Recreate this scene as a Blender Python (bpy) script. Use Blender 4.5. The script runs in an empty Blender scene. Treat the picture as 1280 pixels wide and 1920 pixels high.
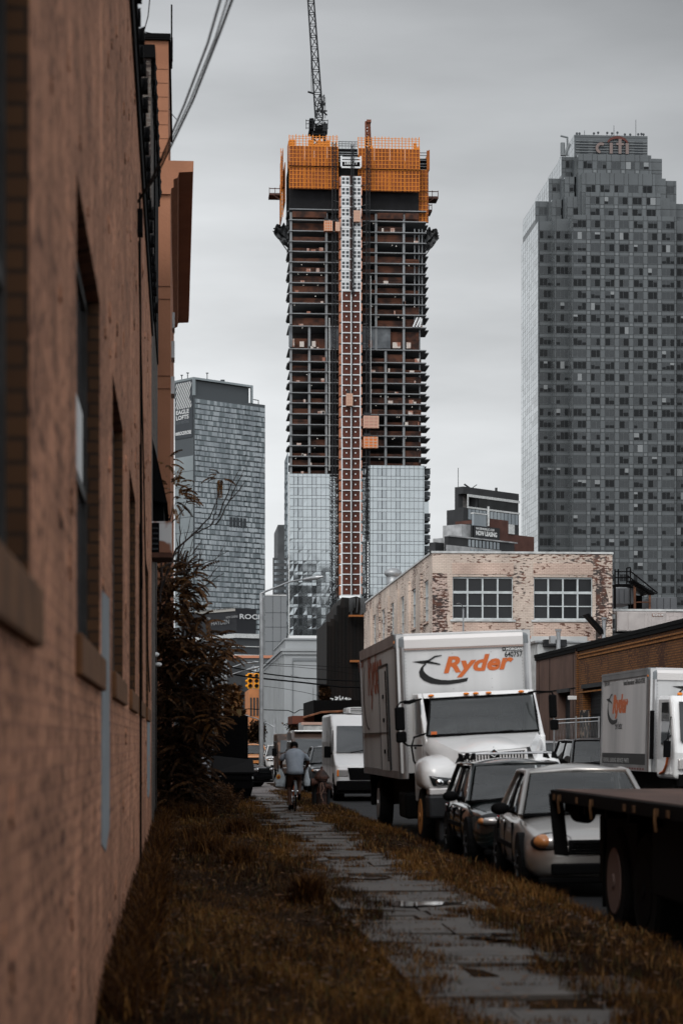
import bpy, math, random
import numpy as np
from mathutils import Vector, Matrix, Euler
R = math.radians
random.seed(7)
scene = bpy.context.scene
col = scene.collection
# ------------------------------------------------------------------ camera
CAMZ, FP, HOR, VPX = 1.6, 4000.0, 1390.0, 345.0
TH = math.atan((640 - VPX) / FP)
FW = Vector((math.sin(TH), math.cos(TH), 0)); RT = Vector((math.cos(TH), -math.sin(TH), 0))
cam = bpy.data.cameras.new('camera'); camo = bpy.data.objects.new('camera', cam); col.objects.link(camo)
camo.location = (0, 0, CAMZ); camo.rotation_euler = (R(90), 0, -TH)
cam.sensor_fit = 'VERTICAL'; cam.sensor_height = 36; cam.lens = 75
cam.shift_y = (HOR - 960) / 1920.0
cam.clip_start = 0.1; cam.clip_end = 12000
cam.dof.use_dof = True; cam.dof.focus_distance = 110; cam.dof.aperture_fstop = 3.0
scene.camera = camo
# ------------------------------------------------------------------ world, sun, exposure
SUN_EL, SUN_AZ = 42, 205          # degrees; the sun is veiled, behind and left of the camera
w = bpy.data.worlds.new('World'); scene.world = w; w.use_nodes = True
nt = w.node_tree; nt.nodes.clear()
def N(t, **k):
    n = nt.nodes.new(t)
    for a, b in k.items(): setattr(n, a, b)
    return n
out = N('ShaderNodeOutputWorld'); bg = N('ShaderNodeBackground'); sky = N('ShaderNodeTexSky')
sky.sky_type = 'NISHITA'; sky.sun_disc = False; sky.sun_elevation = R(SUN_EL); sky.sun_rotation = R(SUN_AZ)
tc = N('ShaderNodeTexCoord'); sep = N('ShaderNodeSeparateXYZ')
nt.links.new(tc.outputs['Generated'], sep.inputs[0])
ramp = N('ShaderNodeValToRGB'); nt.links.new(sep.outputs['Z'], ramp.inputs[0])
cr = ramp.color_ramp
cr.elements[0].position = 0.0; cr.elements[0].color = (.70, .715, .73, 1)
cr.elements[1].position = 1.0; cr.elements[1].color = (.62, .64, .67, 1)
for p, c in ((.12, (.69, .705, .715, 1)), (.2, (.64, .655, .665, 1)), (.27, (.50, .515, .525, 1)), (.34, (.38, .39, .40, 1)), (.5, (.50, .52, .54, 1))):
    e = cr.elements.new(p); e.color = c
mp = N('ShaderNodeMapping'); mp.inputs['Scale'].default_value = (1.6, 1.6, 7.0)
nt.links.new(tc.outputs['Generated'], mp.inputs[0])
nz = N('ShaderNodeTexNoise'); nz.inputs['Scale'].default_value = 2.6; nz.inputs['Detail'].default_value = 6; nz.inputs['Roughness'].default_value = .5
nt.links.new(mp.outputs[0], nz.inputs['Vector'])
mr = N('ShaderNodeMapRange'); mr.inputs[1].default_value = .3; mr.inputs[2].default_value = .7; mr.inputs[3].default_value = .93; mr.inputs[4].default_value = 1.34
nt.links.new(nz.outputs[0], mr.inputs[0])
# brighter veil of cloud on the sun's side (behind the camera)
my = N('ShaderNodeMapRange'); my.inputs[1].default_value = .45; my.inputs[2].default_value = -.7; my.inputs[3].default_value = 1.0; my.inputs[4].default_value = 3.0
nt.links.new(sep.outputs['Y'], my.inputs[0])
mu = N('ShaderNodeMath', operation='MULTIPLY'); nt.links.new(mr.outputs[0], mu.inputs[0]); nt.links.new(my.outputs[0], mu.inputs[1])
# a little darker towards the east (right of the picture)
mx = N('ShaderNodeMapRange'); mx.inputs[1].default_value = .0; mx.inputs[2].default_value = .26; mx.inputs[3].default_value = 1.10; mx.inputs[4].default_value = .74
nt.links.new(sep.outputs['X'], mx.inputs[0])
mu2 = N('ShaderNodeMath', operation='MULTIPLY'); nt.links.new(mu.outputs[0], mu2.inputs[0]); nt.links.new(mx.outputs[0], mu2.inputs[1])
vm = N('ShaderNodeVectorMath', operation='SCALE'); nt.links.new(ramp.outputs[0], vm.inputs[0]); nt.links.new(mu2.outputs[0], vm.inputs['Scale'])
bg2 = N('ShaderNodeBackground'); nt.links.new(vm.outputs[0], bg2.inputs[0]); bg2.inputs[1].default_value = 1.0
nt.links.new(sky.outputs[0], bg.inputs[0]); bg.inputs[1].default_value = .06
mixs = N('ShaderNodeMixShader'); mixs.inputs[0].default_value = .93
nt.links.new(bg.outputs[0], mixs.inputs[1]); nt.links.new(bg2.outputs[0], mixs.inputs[2]); nt.links.new(mixs.outputs[0], out.inputs[0])
sl = bpy.data.lights.new('sun', 'SUN'); so = bpy.data.objects.new('sun', sl); col.objects.link(so)
sl.energy = 1.4; sl.angle = R(25); sl.color = (1, .95, .88)
az = R(SUN_AZ); el = R(SUN_EL)
dv = Vector((math.sin(az) * math.cos(el), math.cos(az) * math.cos(el), math.sin(el)))
so.rotation_euler = dv.to_track_quat('Z', 'Y').to_euler()
vs = scene.view_settings; scene.display_settings.display_device = 'sRGB'
vs.view_transform = 'Standard'; vs.look = 'None'; vs.exposure = 0; vs.gamma = 1
scene.cycles.use_denoising = True
scene.cycles.max_bounces = 6; scene.cycles.diffuse_bounces = 3; scene.cycles.glossy_bounces = 3; scene.cycles.transmission_bounces = 4; scene.cycles.transparent_max_bounces = 8
scene.cycles.caustics_reflective = False; scene.cycles.caustics_refractive = False

# ------------------------------------------------------------------ helpers
def ray(px):
    return FW + RT * ((px - 640) / FP)
def Q(px, py, Y):                      # point on the plane y = Y
    r = ray(px); t = Y / r.y
    return Vector((r.x * t, Y, CAMZ - (py - HOR) / FP * t))
def QX(px, Y): return Q(px, HOR, Y).x
PXC = [640]                            # pixel column used where only a height is asked for
def QZ(px, py, Y): return Q(px or PXC[0], py, Y).z
def C(px, py, d):                      # point at depth d along the optical axis
    p = FW * d + RT * ((px - 640) / FP * d); p.z = CAMZ - (py - HOR) / FP * d
    return p
def YX(px, X):                         # distance Y at which the vertical plane x = X crosses pixel column px
    r = ray(px); return r.y * X / r.x

def wmat(o):
    m = Matrix.Identity(4)
    while o is not None:
        m = Matrix.Translation(o.location) @ o.rotation_euler.to_matrix().to_4x4() @ m
        o = o.parent
    return m
class MB:
    def __init__(s, world=False): s.v = []; s.f = []; s.m = []; s.w = world
    def add(s, vs, fs, mi=0):
        b = len(s.v); s.v += [tuple(p) for p in vs]
        for f in fs: s.f.append(tuple(b + i for i in f)); s.m.append(mi)
    def quad(s, a, b, c, d, mi=0): s.add([a, b, c, d], [(0, 1, 2, 3)], mi)
    def poly(s, pts, mi=0): s.add(pts, [tuple(range(len(pts)))], mi)
    def box(s, x0, y0, z0, x1, y1, z1, mi=0):
        if x0 > x1: x0, x1 = x1, x0
        if y0 > y1: y0, y1 = y1, y0
        if z0 > z1: z0, z1 = z1, z0
        s.add([(x0,y0,z0),(x1,y0,z0),(x1,y1,z0),(x0,y1,z0),(x0,y0,z1),(x1,y0,z1),(x1,y1,z1),(x0,y1,z1)],
              [(0,3,2,1),(4,5,6,7),(0,1,5,4),(1,2,6,5),(2,3,7,6),(3,0,4,7)], mi)
    def hexa(s, F, u0, u1, v0, v1, n0, n1, mi=0):
        s.add([F(u,v,n) for n in (n0,n1) for (u,v) in ((u0,v0),(u1,v0),(u1,v1),(u0,v1))],
              [(0,3,2,1),(4,5,6,7),(0,1,5,4),(1,2,6,5),(2,3,7,6),(3,0,4,7)], mi)
    def cyl(s, a, b, r0, r1=None, n=10, mi=0):
        a = Vector(a); b = Vector(b); r1 = r0 if r1 is None else r1
        d = (b - a)
        if d.length < 1e-9: return
        q = d.to_track_quat('Z', 'Y').to_matrix()
        ring = [q @ Vector((math.cos(2*math.pi*i/n), math.sin(2*math.pi*i/n), 0)) for i in range(n)]
        vs = [a + p*r0 for p in ring] + [b + p*r1 for p in ring]
        s.add(vs, [(i,(i+1)%n,n+(i+1)%n,n+i) for i in range(n)] + [tuple(range(n-1,-1,-1)), tuple(range(n,2*n))], mi)
    def tube(s, pts, r, n=8, mi=0, r1=None):
        pts = [Vector(p) for p in pts]; k = len(pts); b = len(s.v)
        up = Vector((0,0,1))
        for i, p in enumerate(pts):
            d = (pts[min(i+1,k-1)] - pts[max(i-1,0)]).normalized()
            x = d.cross(up if abs(d.z) < .95 else Vector((1,0,0))).normalized(); y = x.cross(d)
            rr = r if r1 is None else r + (r1-r)*i/(k-1)
            for j in range(n):
                a = 2*math.pi*j/n; s.v.append(tuple(p + x*math.cos(a)*rr + y*math.sin(a)*rr))
        for i in range(k-1):
            for j in range(n):
                s.f.append((b+i*n+j, b+i*n+(j+1)%n, b+(i+1)*n+(j+1)%n, b+(i+1)*n+j)); s.m.append(mi)
        s.f.append(tuple(b+j for j in range(n))); s.m.append(mi)
        s.f.append(tuple(b+(k-1)*n+j for j in range(n-1,-1,-1))); s.m.append(mi)
    def ell(s, c, rx, ry, rz, nu=12, nv=8, mi=0):
        c = Vector(c); vs = [c + Vector((0,0,-rz))]
        for j in range(1, nv):
            t = math.pi*j/nv
            for i in range(nu):
                a = 2*math.pi*i/nu; vs.append(c + Vector((math.cos(a)*math.sin(t)*rx, math.sin(a)*math.sin(t)*ry, -math.cos(t)*rz)))
        vs.append(c + Vector((0,0,rz))); fs = []
        for i in range(nu): fs.append((0, 1+(i+1)%nu, 1+i))
        for j in range(nv-2):
            for i in range(nu):
                a = 1+j*nu; fs.append((a+i, a+(i+1)%nu, a+nu+(i+1)%nu, a+nu+i))
        l = len(vs)-1; a = 1+(nv-2)*nu
        for i in range(nu): fs.append((a+i, a+(i+1)%nu, l))
        s.add(vs, fs, mi)
    def grid(s, fn, nu, nv, mi=0):     # fn(u,v) u,v in 0..1
        s.add([fn(i/nu, j/nv) for j in range(nv+1) for i in range(nu+1)],
              [(j*(nu+1)+i, j*(nu+1)+i+1, (j+1)*(nu+1)+i+1, (j+1)*(nu+1)+i) for j in range(nv) for i in range(nu)], mi)
    def patch(s, a, b, c, d, bulge=0, n=6, mi=0, ins=0, off=0, insv=None):   # a bottom-left, b bottom-right, c top-right, d top-left (seen from outside)
        a, b, c, d = map(Vector, (a, b, c, d)); nrm = (b-a).cross(d-a).normalized(); iv = ins if insv is None else insv
        def fn(u, v):
            U = ins + (1-2*ins)*u; V = iv + (1-2*iv)*v
            p = (a*(1-U)+b*U)*(1-V) + (d*(1-U)+c*U)*V
            return p + nrm*(bulge*(1-(2*U-1)**2)*(1-(2*V-1)**2)**.5 + off)
        s.grid(fn, n, n, mi)
    def loft(s, secs, mi=0, cap=True, closed=True):
        n = len(secs[0]); b = len(s.v)
        for q in secs: s.v += [tuple(p) for p in q]
        for k in range(len(secs)-1):
            for i in range(n if closed else n-1):
                s.f.append((b+k*n+i, b+k*n+(i+1)%n, b+(k+1)*n+(i+1)%n, b+(k+1)*n+i)); s.m.append(mi)
        if cap:
            s.f.append(tuple(b+i for i in range(n-1,-1,-1))); s.m.append(mi)
            s.f.append(tuple(b+(len(secs)-1)*n+i for i in range(n))); s.m.append(mi)
    def prism(s, pts, F, n0, n1, mi=0):   # 2D outline pts -> F(u,v,n)
        k = len(pts)
        s.add([F(u,v,n0) for u,v in pts] + [F(u,v,n1) for u,v in pts],
              [tuple(range(k-1,-1,-1)), tuple(range(k,2*k))] + [(i,(i+1)%k,k+(i+1)%k,k+i) for i in range(k)], mi)
    def merge(s, o, mo=0):
        b = len(s.v); s.v += o.v; s.f += [tuple(b+i for i in f) for f in o.f]; s.m += [k+mo for k in o.m]
    def build(s, name, mats, parent=None, smooth=False, bevel=0, sub=0, label=None, kind=None, flat_angle=None):
        if not isinstance(mats, (list, tuple)): mats = [mats]
        vs = s.v
        if s.w and parent is not None:
            im = wmat(parent).inverted(); vs = [tuple(im @ Vector(p)) for p in vs]
        me = bpy.data.meshes.new(name); me.from_pydata(vs, [], s.f)
        for m in mats: me.materials.append(m)
        if len(mats) > 1: me.polygons.foreach_set('material_index', s.m)
        if smooth: me.polygons.foreach_set('use_smooth', [True]*len(s.f))
        me.update()
        o = bpy.data.objects.new(name, me); col.objects.link(o)
        if parent is not None: o.parent = parent
        if bevel:
            b = o.modifiers.new('bevel', 'BEVEL'); b.width = bevel; b.segments = 2; b.limit_method = 'ANGLE'; b.angle_limit = R(40)
        if sub:
            b = o.modifiers.new('subsurf', 'SUBSURF'); b.levels = sub; b.render_levels = sub
        if label: o['label'] = label
        if kind: o['kind'] = kind
        return o
def thing(name, label, cat, loc=(0,0,0), rz=0, group=None):
    o = bpy.data.objects.new(name, None); col.objects.link(o); o.empty_display_size = .3
    o.location = loc; o.rotation_euler = (0,0,rz); o['label'] = label; o['category'] = cat
    if group: o['group'] = group
    return o
def tag(o, label, cat, group=None):
    o['label'] = label; o['category'] = cat
    if group: o['group'] = group
    return o
def struct(o, kind='structure'):
    o['kind'] = kind; return o
def emit_windows(root, wins, mats, name='window', cap=100):
    """wins: list of MBs (same material list); the first `cap` become parts, the rest one part of kind stuff."""
    for w_ in wins[:cap]: w_.build(name, mats, root)
    if len(wins) > cap:
        r = MB(wins[0].w)
        for w_ in wins[cap:]: r.merge(w_)
        r.build(name, mats, root, kind='stuff')
def roll(root, deg, zc, skip=('wheel',)):
    """lean the sprung body on its wheels towards the kerb"""
    a = R(deg)
    for c in root.children:
        if c.name.split('.')[0] in skip: continue
        c.rotation_euler = (0, a, 0); c.location = (c.location.x - math.sin(a)*zc, c.location.y, c.location.z + zc - math.cos(a)*zc)
def dup(root, loc=None, rz=None, label=None):
    r = root.copy(); col.objects.link(r)
    if loc is not None: r.location = loc
    if rz is not None: r.rotation_euler = (0,0,rz)
    if label: r['label'] = label
    for ch in list(root.children):
        c = ch.copy(); col.objects.link(c); c.parent = r
        for g in ch.children:
            d = g.copy(); col.objects.link(d); d.parent = c
    return r
def text_mb(s, size, F, bold=0, shear=0, mi=0, depth=.0, sx=1, align='LEFT', spacing=1):
    """text as mesh: F(u,v,n) maps the text plane into space; sx squeezes the width"""
    c = bpy.data.curves.new('t', 'FONT'); c.body = s; c.size = size; c.offset = bold; c.shear = shear; c.align_x = align; c.space_character = spacing
    c.resolution_u = 3
    o = bpy.data.objects.new('t', c); col.objects.link(o)
    dg = bpy.context.evaluated_depsgraph_get(); me = bpy.data.meshes.new_from_object(o.evaluated_get(dg))
    mb = MB(); mb.v = [tuple(F(v.co.x*sx, v.co.y, depth)) for v in me.vertices]
    mb.f = [tuple(p.vertices) for p in me.polygons]; mb.m = [mi]*len(mb.f)
    bpy.data.objects.remove(o); bpy.data.curves.remove(c); bpy.data.meshes.remove(me)
    return mb

# ------------------------------------------------------------------ materials
def mat(name, c, rough=.6, metal=0, var=0, scale=1.0, bump=0, bscale=None, c2=None, spec=.22, det=4, coat=0, stretch=None, lo=.35, hi=.65):
    m = bpy.data.materials.new(name); m.use_nodes = True; t = m.node_tree; p = t.nodes['Principled BSDF']
    p.inputs['Base Color'].default_value = (*c, 1); p.inputs['Roughness'].default_value = rough; p.inputs['Metallic'].default_value = metal
    p.inputs['Specular IOR Level'].default_value = spec
    if coat: p.inputs['Coat Weight'].default_value = coat; p.inputs['Coat Roughness'].default_value = .04
    tcn = t.nodes.new('ShaderNodeTexCoord'); src = tcn.outputs['Object']
    if stretch:
        mpn = t.nodes.new('ShaderNodeMapping'); mpn.inputs['Scale'].default_value = stretch; t.links.new(src, mpn.inputs[0]); src = mpn.outputs[0]
    if var or c2:
        n = t.nodes.new('ShaderNodeTexNoise'); n.inputs['Scale'].default_value = scale; n.inputs['Detail'].default_value = det; t.links.new(src, n.inputs['Vector'])
        r = t.nodes.new('ShaderNodeValToRGB'); t.links.new(n.outputs[0], r.inputs[0])
        r.color_ramp.elements[0].position = lo; r.color_ramp.elements[1].position = hi
        if c2: a, b = c, c2
        else: a = tuple(x*(1-var) for x in c); b = tuple(min(1, x*(1+var)) for x in c)
        r.color_ramp.elements[0].color = (*a, 1); r.color_ramp.elements[1].color = (*b, 1)
        t.links.new(r.outputs[0], p.inputs['Base Color'])
    if bump:
        n2 = t.nodes.new('ShaderNodeTexNoise'); n2.inputs['Scale'].default_value = bscale or scale*4; n2.inputs['Detail'].default_value = 5; t.links.new(src, n2.inputs['Vector'])
        bn = t.nodes.new('ShaderNodeBump'); bn.inputs['Strength'].default_value = min(1, bump); bn.inputs['Distance'].default_value = .02 if bump <= 1 else .02*bump
        t.links.new(n2.outputs[0], bn.inputs['Height']); t.links.new(bn.outputs[0], p.inputs['Normal'])
    return m
def brickmat(name, c1, c2, mort, bw=.2, bh=.067, peel=None, peel_lo=.55, peel_scale=.8, rough=.85, msize=.008, bump=.5, peel2=None, pmap=(4.5,12,1), pw=.9):
    """brick courses on any upright wall: u = x+y, v = z in object space; peel = colour of bare patches showing through paint"""
    m = bpy.data.materials.new(name); m.use_nodes = True; t = m.node_tree; p = t.nodes['Principled BSDF']; p.inputs['Roughness'].default_value = rough
    p.inputs['Specular IOR Level'].default_value = .25
    L = t.links.new; nn = t.nodes.new
    tcn = nn('ShaderNodeTexCoord'); sp = nn('ShaderNodeSeparateXYZ'); L(tcn.outputs['Object'], sp.inputs[0])
    ad = nn('ShaderNodeMath'); ad.operation = 'ADD'; L(sp.outputs['X'], ad.inputs[0]); L(sp.outputs['Y'], ad.inputs[1])
    cb = nn('ShaderNodeCombineXYZ'); L(ad.outputs[0], cb.inputs[0]); L(sp.outputs['Z'], cb.inputs[1])
    br = nn('ShaderNodeTexBrick'); L(cb.outputs[0], br.inputs['Vector']); br.inputs['Scale'].default_value = 1
    br.inputs['Brick Width'].default_value = bw; br.inputs['Row Height'].default_value = bh; br.inputs['Mortar Size'].default_value = msize
    br.inputs['Color1'].default_value = (*c1, 1); br.inputs['Color2'].default_value = (*c2, 1); br.inputs['Mortar'].default_value = (*mort, 1)
    nzz = nn('ShaderNodeTexNoise'); nzz.inputs['Scale'].default_value = .5; nzz.inputs['Detail'].default_value = 6; L(tcn.outputs['Object'], nzz.inputs['Vector'])
    mrr = nn('ShaderNodeMapRange'); mrr.inputs[1].default_value = .3; mrr.inputs[2].default_value = .7; mrr.inputs[3].default_value = .72; mrr.inputs[4].default_value = 1.2; L(nzz.outputs[0], mrr.inputs[0])
    sc_ = nn('ShaderNodeVectorMath'); sc_.operation = 'SCALE'; L(br.outputs['Color'], sc_.inputs[0]); L(mrr.outputs[0], sc_.inputs['Scale'])
    last = sc_.outputs[0]
    if peel:
        # per-brick noise: cells the size of a brick, density steered by a broad noise
        vor = nn('ShaderNodeTexNoise'); mpp = nn('ShaderNodeMapping'); mpp.inputs['Scale'].default_value = pmap; L(cb.outputs[0], mpp.inputs[0]); L(mpp.outputs[0], vor.inputs['Vector'])
        vor.inputs['Scale'].default_value = 1.0; vor.inputs['Detail'].default_value = 3
        big = nn('ShaderNodeTexNoise'); big.inputs['Scale'].default_value = peel_scale; big.inputs['Detail'].default_value = 3; L(cb.outputs[0], big.inputs['Vector'])
        mm = nn('ShaderNodeMath'); mm.operation = 'MULTIPLY_ADD'; L(big.outputs[0], mm.inputs[0]); mm.inputs[1].default_value = pw; L(vor.outputs[0], mm.inputs[2])
        rr = nn('ShaderNodeMapRange'); rr.inputs[1].default_value = peel_lo; rr.inputs[2].default_value = peel_lo+.05; L(mm.outputs[0], rr.inputs[0])
        mix = nn('ShaderNodeMix'); mix.data_type = 'RGBA'; L(rr.outputs[0], mix.inputs['Factor']); L(last, mix.inputs['A'])
        if peel2:
            n3 = nn('ShaderNodeTexNoise'); n3.inputs['Scale'].default_value = 3; L(cb.outputs[0], n3.inputs['Vector'])
            r3 = nn('ShaderNodeValToRGB'); L(n3.outputs[0], r3.inputs[0]); r3.color_ramp.elements[0].color = (*peel, 1); r3.color_ramp.elements[1].color = (*peel2, 1)
            r3.color_ramp.elements[0].position = .42; r3.color_ramp.elements[1].position = .6
            L(r3.outputs[0], mix.inputs['B'])
        else: mix.inputs['B'].default_value = (*peel, 1)
        last = mix.outputs['Result']
    L(last, p.inputs['Base Color'])
    bn = nn('ShaderNodeBump'); bn.inputs['Strength'].default_value = bump; bn.inputs['Distance'].default_value = .01; bn.invert = True
    L(br.outputs['Fac'], bn.inputs['Height']); L(bn.outputs[0], p.inputs['Normal'])
    return m
def glassmat(name, c, rough=.06, spec=.6, wave=0, wscale=.3, metal=0):
    m = mat(name, c, rough, metal, spec=spec)
    if wave:
        t = m.node_tree; n = t.nodes.new('ShaderNodeTexNoise'); n.inputs['Scale'].default_value = wscale; n.inputs['Detail'].default_value = 1
        tcn = t.nodes.new('ShaderNodeTexCoord'); t.links.new(tcn.outputs['Object'], n.inputs['Vector'])
        bn = t.nodes.new('ShaderNodeBump'); bn.inputs['Strength'].default_value = 1; bn.inputs['Distance'].default_value = wave
        t.links.new(n.outputs[0], bn.inputs['Height']); t.links.new(bn.outputs[0], t.nodes['Principled BSDF'].inputs['Normal'])
    return m
def seethrough(name, tint, refl=.9):
    m = bpy.data.materials.new(name); m.use_nodes = True; t = m.node_tree; t.nodes.remove(t.nodes['Principled BSDF']); o = t.nodes['Material Output']
    a = t.nodes.new('ShaderNodeBsdfTransparent'); a.inputs[0].default_value = (*tint, 1); g = t.nodes.new('ShaderNodeBsdfGlossy'); g.inputs[0].default_value = (refl, refl, refl, 1); g.inputs['Roughness'].default_value = .03
    f = t.nodes.new('ShaderNodeFresnel'); f.inputs[0].default_value = 1.45; x = t.nodes.new('ShaderNodeMixShader')
    t.links.new(f.outputs[0], x.inputs[0]); hz = t.nodes.new('ShaderNodeBsdfDiffuse'); hz.inputs[0].default_value = (.10,.108,.112,1); hm = t.nodes.new('ShaderNodeMixShader'); hm.inputs[0].default_value = .28; t.links.new(a.outputs[0], hm.inputs[1]); t.links.new(hz.outputs[0], hm.inputs[2]); t.links.new(hm.outputs[0], x.inputs[1]); t.links.new(g.outputs[0], x.inputs[2]); t.links.new(x.outputs[0], o.inputs[0]); return m  # grey diffuse veil mixed in imitates haze and reflection on the glass
K = {}
K['clear'] = seethrough('veiled windscreen glass', (.62,.66,.66))
K['black'] = mat('matt black', (.0025,.0025,.0028), .75, spec=.06)
K['rubber'] = mat('tyre rubber', (.005,.005,.005), .9, spec=.08)
K['dark_steel'] = mat('dark steel', (.02,.021,.023), .5, .3, var=.3, scale=3)
K['steel'] = mat('galvanised steel', (.30,.31,.32), .45, .6, var=.2, scale=2, bump=.2)
K['concrete'] = mat('concrete', (.22,.23,.235), .85, var=.18, scale=.5, bump=.3, bscale=6)
K['white_paint'] = mat('white vehicle paint', (.66,.66,.66), .28, spec=.5, coat=.5, var=.05, scale=1.5)
K['chrome'] = mat('chrome', (.6,.6,.6), .12, 1)
K['orange'] = mat('orange lettering', (.48,.115,.03), .45)
K['ink'] = mat('black lettering', (.01,.01,.01), .4)
K['pale_ink'] = mat('pale lettering', (.55,.56,.56), .5)
K['amber'] = mat('amber lens', (.70,.20,.02), .2); K['amber2'] = mat('dull amber lens', (.38,.15,.05), .15, spec=.5)
K['cabin'] = mat('dark cabin trim', (.018,.018,.019), .8); K['seat'] = mat('grey seat cloth', (.05,.05,.052), .9, var=.2, scale=6)
K['lens'] = mat('clear lamp lens', (.42,.40,.39), .10, .5)
K['glass'] = glassmat('vehicle glass', (.012,.014,.015), .05, spec=.45)
K['alu'] = mat('dull aluminium', (.42,.42,.43), .38, .85, var=.12, scale=2)
# ================================================================== GROUND
rng = np.random.default_rng(11)
m_earth = mat('dark earth', (.020,.012,.007), 1.0, var=.4, scale=1.2, bump=.6, bscale=10, spec=.02)
m_asph = mat('wet asphalt', (.016,.0163,.0175), .75, spec=.15, var=.35, scale=.9, bump=.5, bscale=60)
mb = MB(); mb.quad((-3000,-200,-.158),(3000,-200,-.158),(3000,6000,-.158),(-3000,6000,-.158)); struct(mb.build('ground', m_earth))
mb = MB(); mb.quad((3.6,-30,-.15),(14.3,-30,-.15),(14.3,700,-.15),(3.6,700,-.15)); struct(mb.build('road', m_asph))
mb = MB(); mb.quad((-40,176,-.146),(60,176,-.146),(60,190,-.146),(-40,190,-.146)); struct(mb.build('cross_road', m_asph))
def hsh(x, y):
    return np.sin(x*1.7+y*.9)*.5+np.sin(x*3.1-y*2.3+1.3)*.3+np.sin(y*5.1+x*4.7+.4)*.2
def verge_z(x, y): return .015*hsh(x*2, y*1.1) + .015
mb = MB(); nx, ny = 24, 260
mb.grid(lambda u, v: (-.75+u*4.25, 2+v*78, float(verge_z(-.75+u*4.25, 2+v*78)) - .035 + (.05 if u < .5 or u > .88 else 0)), nx, ny)
struct(mb.build('soil_verge', m_earth, smooth=True))
# kerb in stones
m_kerb = mat('old kerb stone', (.10,.098,.095), .8, var=.3, scale=2, bump=.5, bscale=20)
mb = MB(); y = 4.0
while y < 120:
    l = random.uniform(1.6, 2.2); mb.box(3.5, y+.01, -.157, 3.66, y+l-.01, random.uniform(-.004,.006)); y += l
struct(mb.build('kerb', m_kerb, bevel=.012))
# bluestone flags of the pavement
m_flag = mat('wet flagstone', (.030,.024,.020), .55, c2=(.078,.066,.056), spec=.24, scale=1.7, bump=.6, bscale=14, det=6, lo=.3, hi=.7)
m_crack = mat('soil in the joints', (.012,.009,.006), .9, var=.3, scale=8)
mb = MB(); y = 6.0
while y < 62:
    l = random.choice([.4,.55,.75,1.0,.9]); xs = [1.45, random.uniform(1.9,2.6), 2.98] if random.random() < .45 else [1.45, 2.98]
    for a, b in zip(xs[:-1], xs[1:]):
        n = random.randint(2, 3); tz = random.uniform(-.016,.014); tx = random.uniform(-.026,.026)
        j = lambda: random.uniform(-.03,.03)
        q = [(a+.012+j()*.3, y+.014+j()), (b-.012+j()*.3, y+.014+j()), (b-.012+j()*.3, y+l-.016+j()*.6), (a+.012+j()*.3, y+l-.016+j()*.6)]
        zt = [.008+tz*1.2+tx, .008+tz*1.2-tx, .008+tz*1.2-tx*.7, .008+tz*1.2+tx*.7]
        zt = [z_+random.uniform(-.006,.006) for z_ in zt]
        mb.add([(p[0],p[1],z_) for p,z_ in zip(q,zt)] + [(p[0],p[1],-.06) for p in q], [(0,1,2,3),(0,4,5,1),(1,5,6,2),(2,6,7,3),(3,7,4,0)])
    y += l
struct(mb.build('pavement', m_flag, bevel=.006))
m_apron = mat('pale concrete apron', (.20,.175,.165), .7, var=.3, scale=.8, bump=.4, bscale=9, det=6)
mb = MB(); y = 62.0
while y < 170:
    l = 1.5 if y < 90 else 4.5; mb.box(-.4, y, -.05, 3.48, y+l-.03, .02+random.uniform(-.008,.008)); y += l
struct(mb.build('concrete_apron', m_apron))
# puddles: level films of water in the low spots
m_wat = mat('puddle water', (.006,.006,.007), .03, spec=1.0)
for (cx, cy, rx, ry) in ((2.22, 20.6, .42, .28), (2.5, 17.2, .22, .15), (2.15, 24.5, .22, .16)):
    mb = MB(); pts = []
    for i in range(28):
        a = 2*math.pi*i/28; k = 1+.22*math.sin(3*a+cx*9)+.14*math.sin(7*a+cy); pts.append((cx+rx*k*math.cos(a), cy+ry*k*math.sin(a), .0285))
    mb.poly(pts); struct(mb.build('puddle_water', m_wat), 'structure')

# ------------------------------------------------------------------ grass
def blades(x, y, z, h, wd, lean, tone, name, m, kind='stuff', parent=None):
    n = len(x); a = rng.uniform(0, 2*np.pi, n); dx = np.cos(a); dy = np.sin(a)
    b = a + np.pi/2 + rng.uniform(-.6,.6,n); lx = np.cos(b)*lean*h; ly = np.sin(b)*lean*h
    V = np.zeros((n, 5, 3), np.float32)
    wx = dx*wd/2; wy = dy*wd/2
    V[:,0] = np.stack([x-wx, y-wy, z], 1); V[:,1] = np.stack([x+wx, y+wy, z], 1)
    V[:,2] = np.stack([x-wx*.75+lx*.35, y-wy*.75+ly*.35, z+h*.6], 1); V[:,3] = np.stack([x+wx*.75+lx*.35, y+wy*.75+ly*.35, z+h*.6], 1)
    V[:,4] = np.stack([x+lx, y+ly, z+h*np.sqrt(np.clip(1-lean**2*.5,.1,1))], 1)
    base = (np.arange(n)*5)[:,None]
    L = np.concatenate([base+np.array([[0,1,3,2]]), base+np.array([[2,3,4]])], 1).ravel()
    me = bpy.data.meshes.new(name); me.vertices.add(n*5); me.vertices.foreach_set('co', V.ravel())
    me.loops.add(n*7); me.loops.foreach_set('vertex_index', L.astype(np.int32))
    st = (np.arange(n)[:,None]*7+np.array([[0,4]])).ravel(); tot = np.tile([4,3], n)
    me.polygons.add(n*2); me.polygons.foreach_set('loop_start', st.astype(np.int32)); me.polygons.foreach_set('loop_total', tot.astype(np.int32))
    at = me.attributes.new('tone', 'FLOAT', 'POINT'); at.data.foreach_set('value', np.repeat(tone, 5).astype(np.float32))
    me.update(calc_edges=True); me.materials.append(m)
    o = bpy.data.objects.new(name, me); col.objects.link(o); o['kind'] = kind
    if parent: o.parent = parent
    return o
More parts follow.
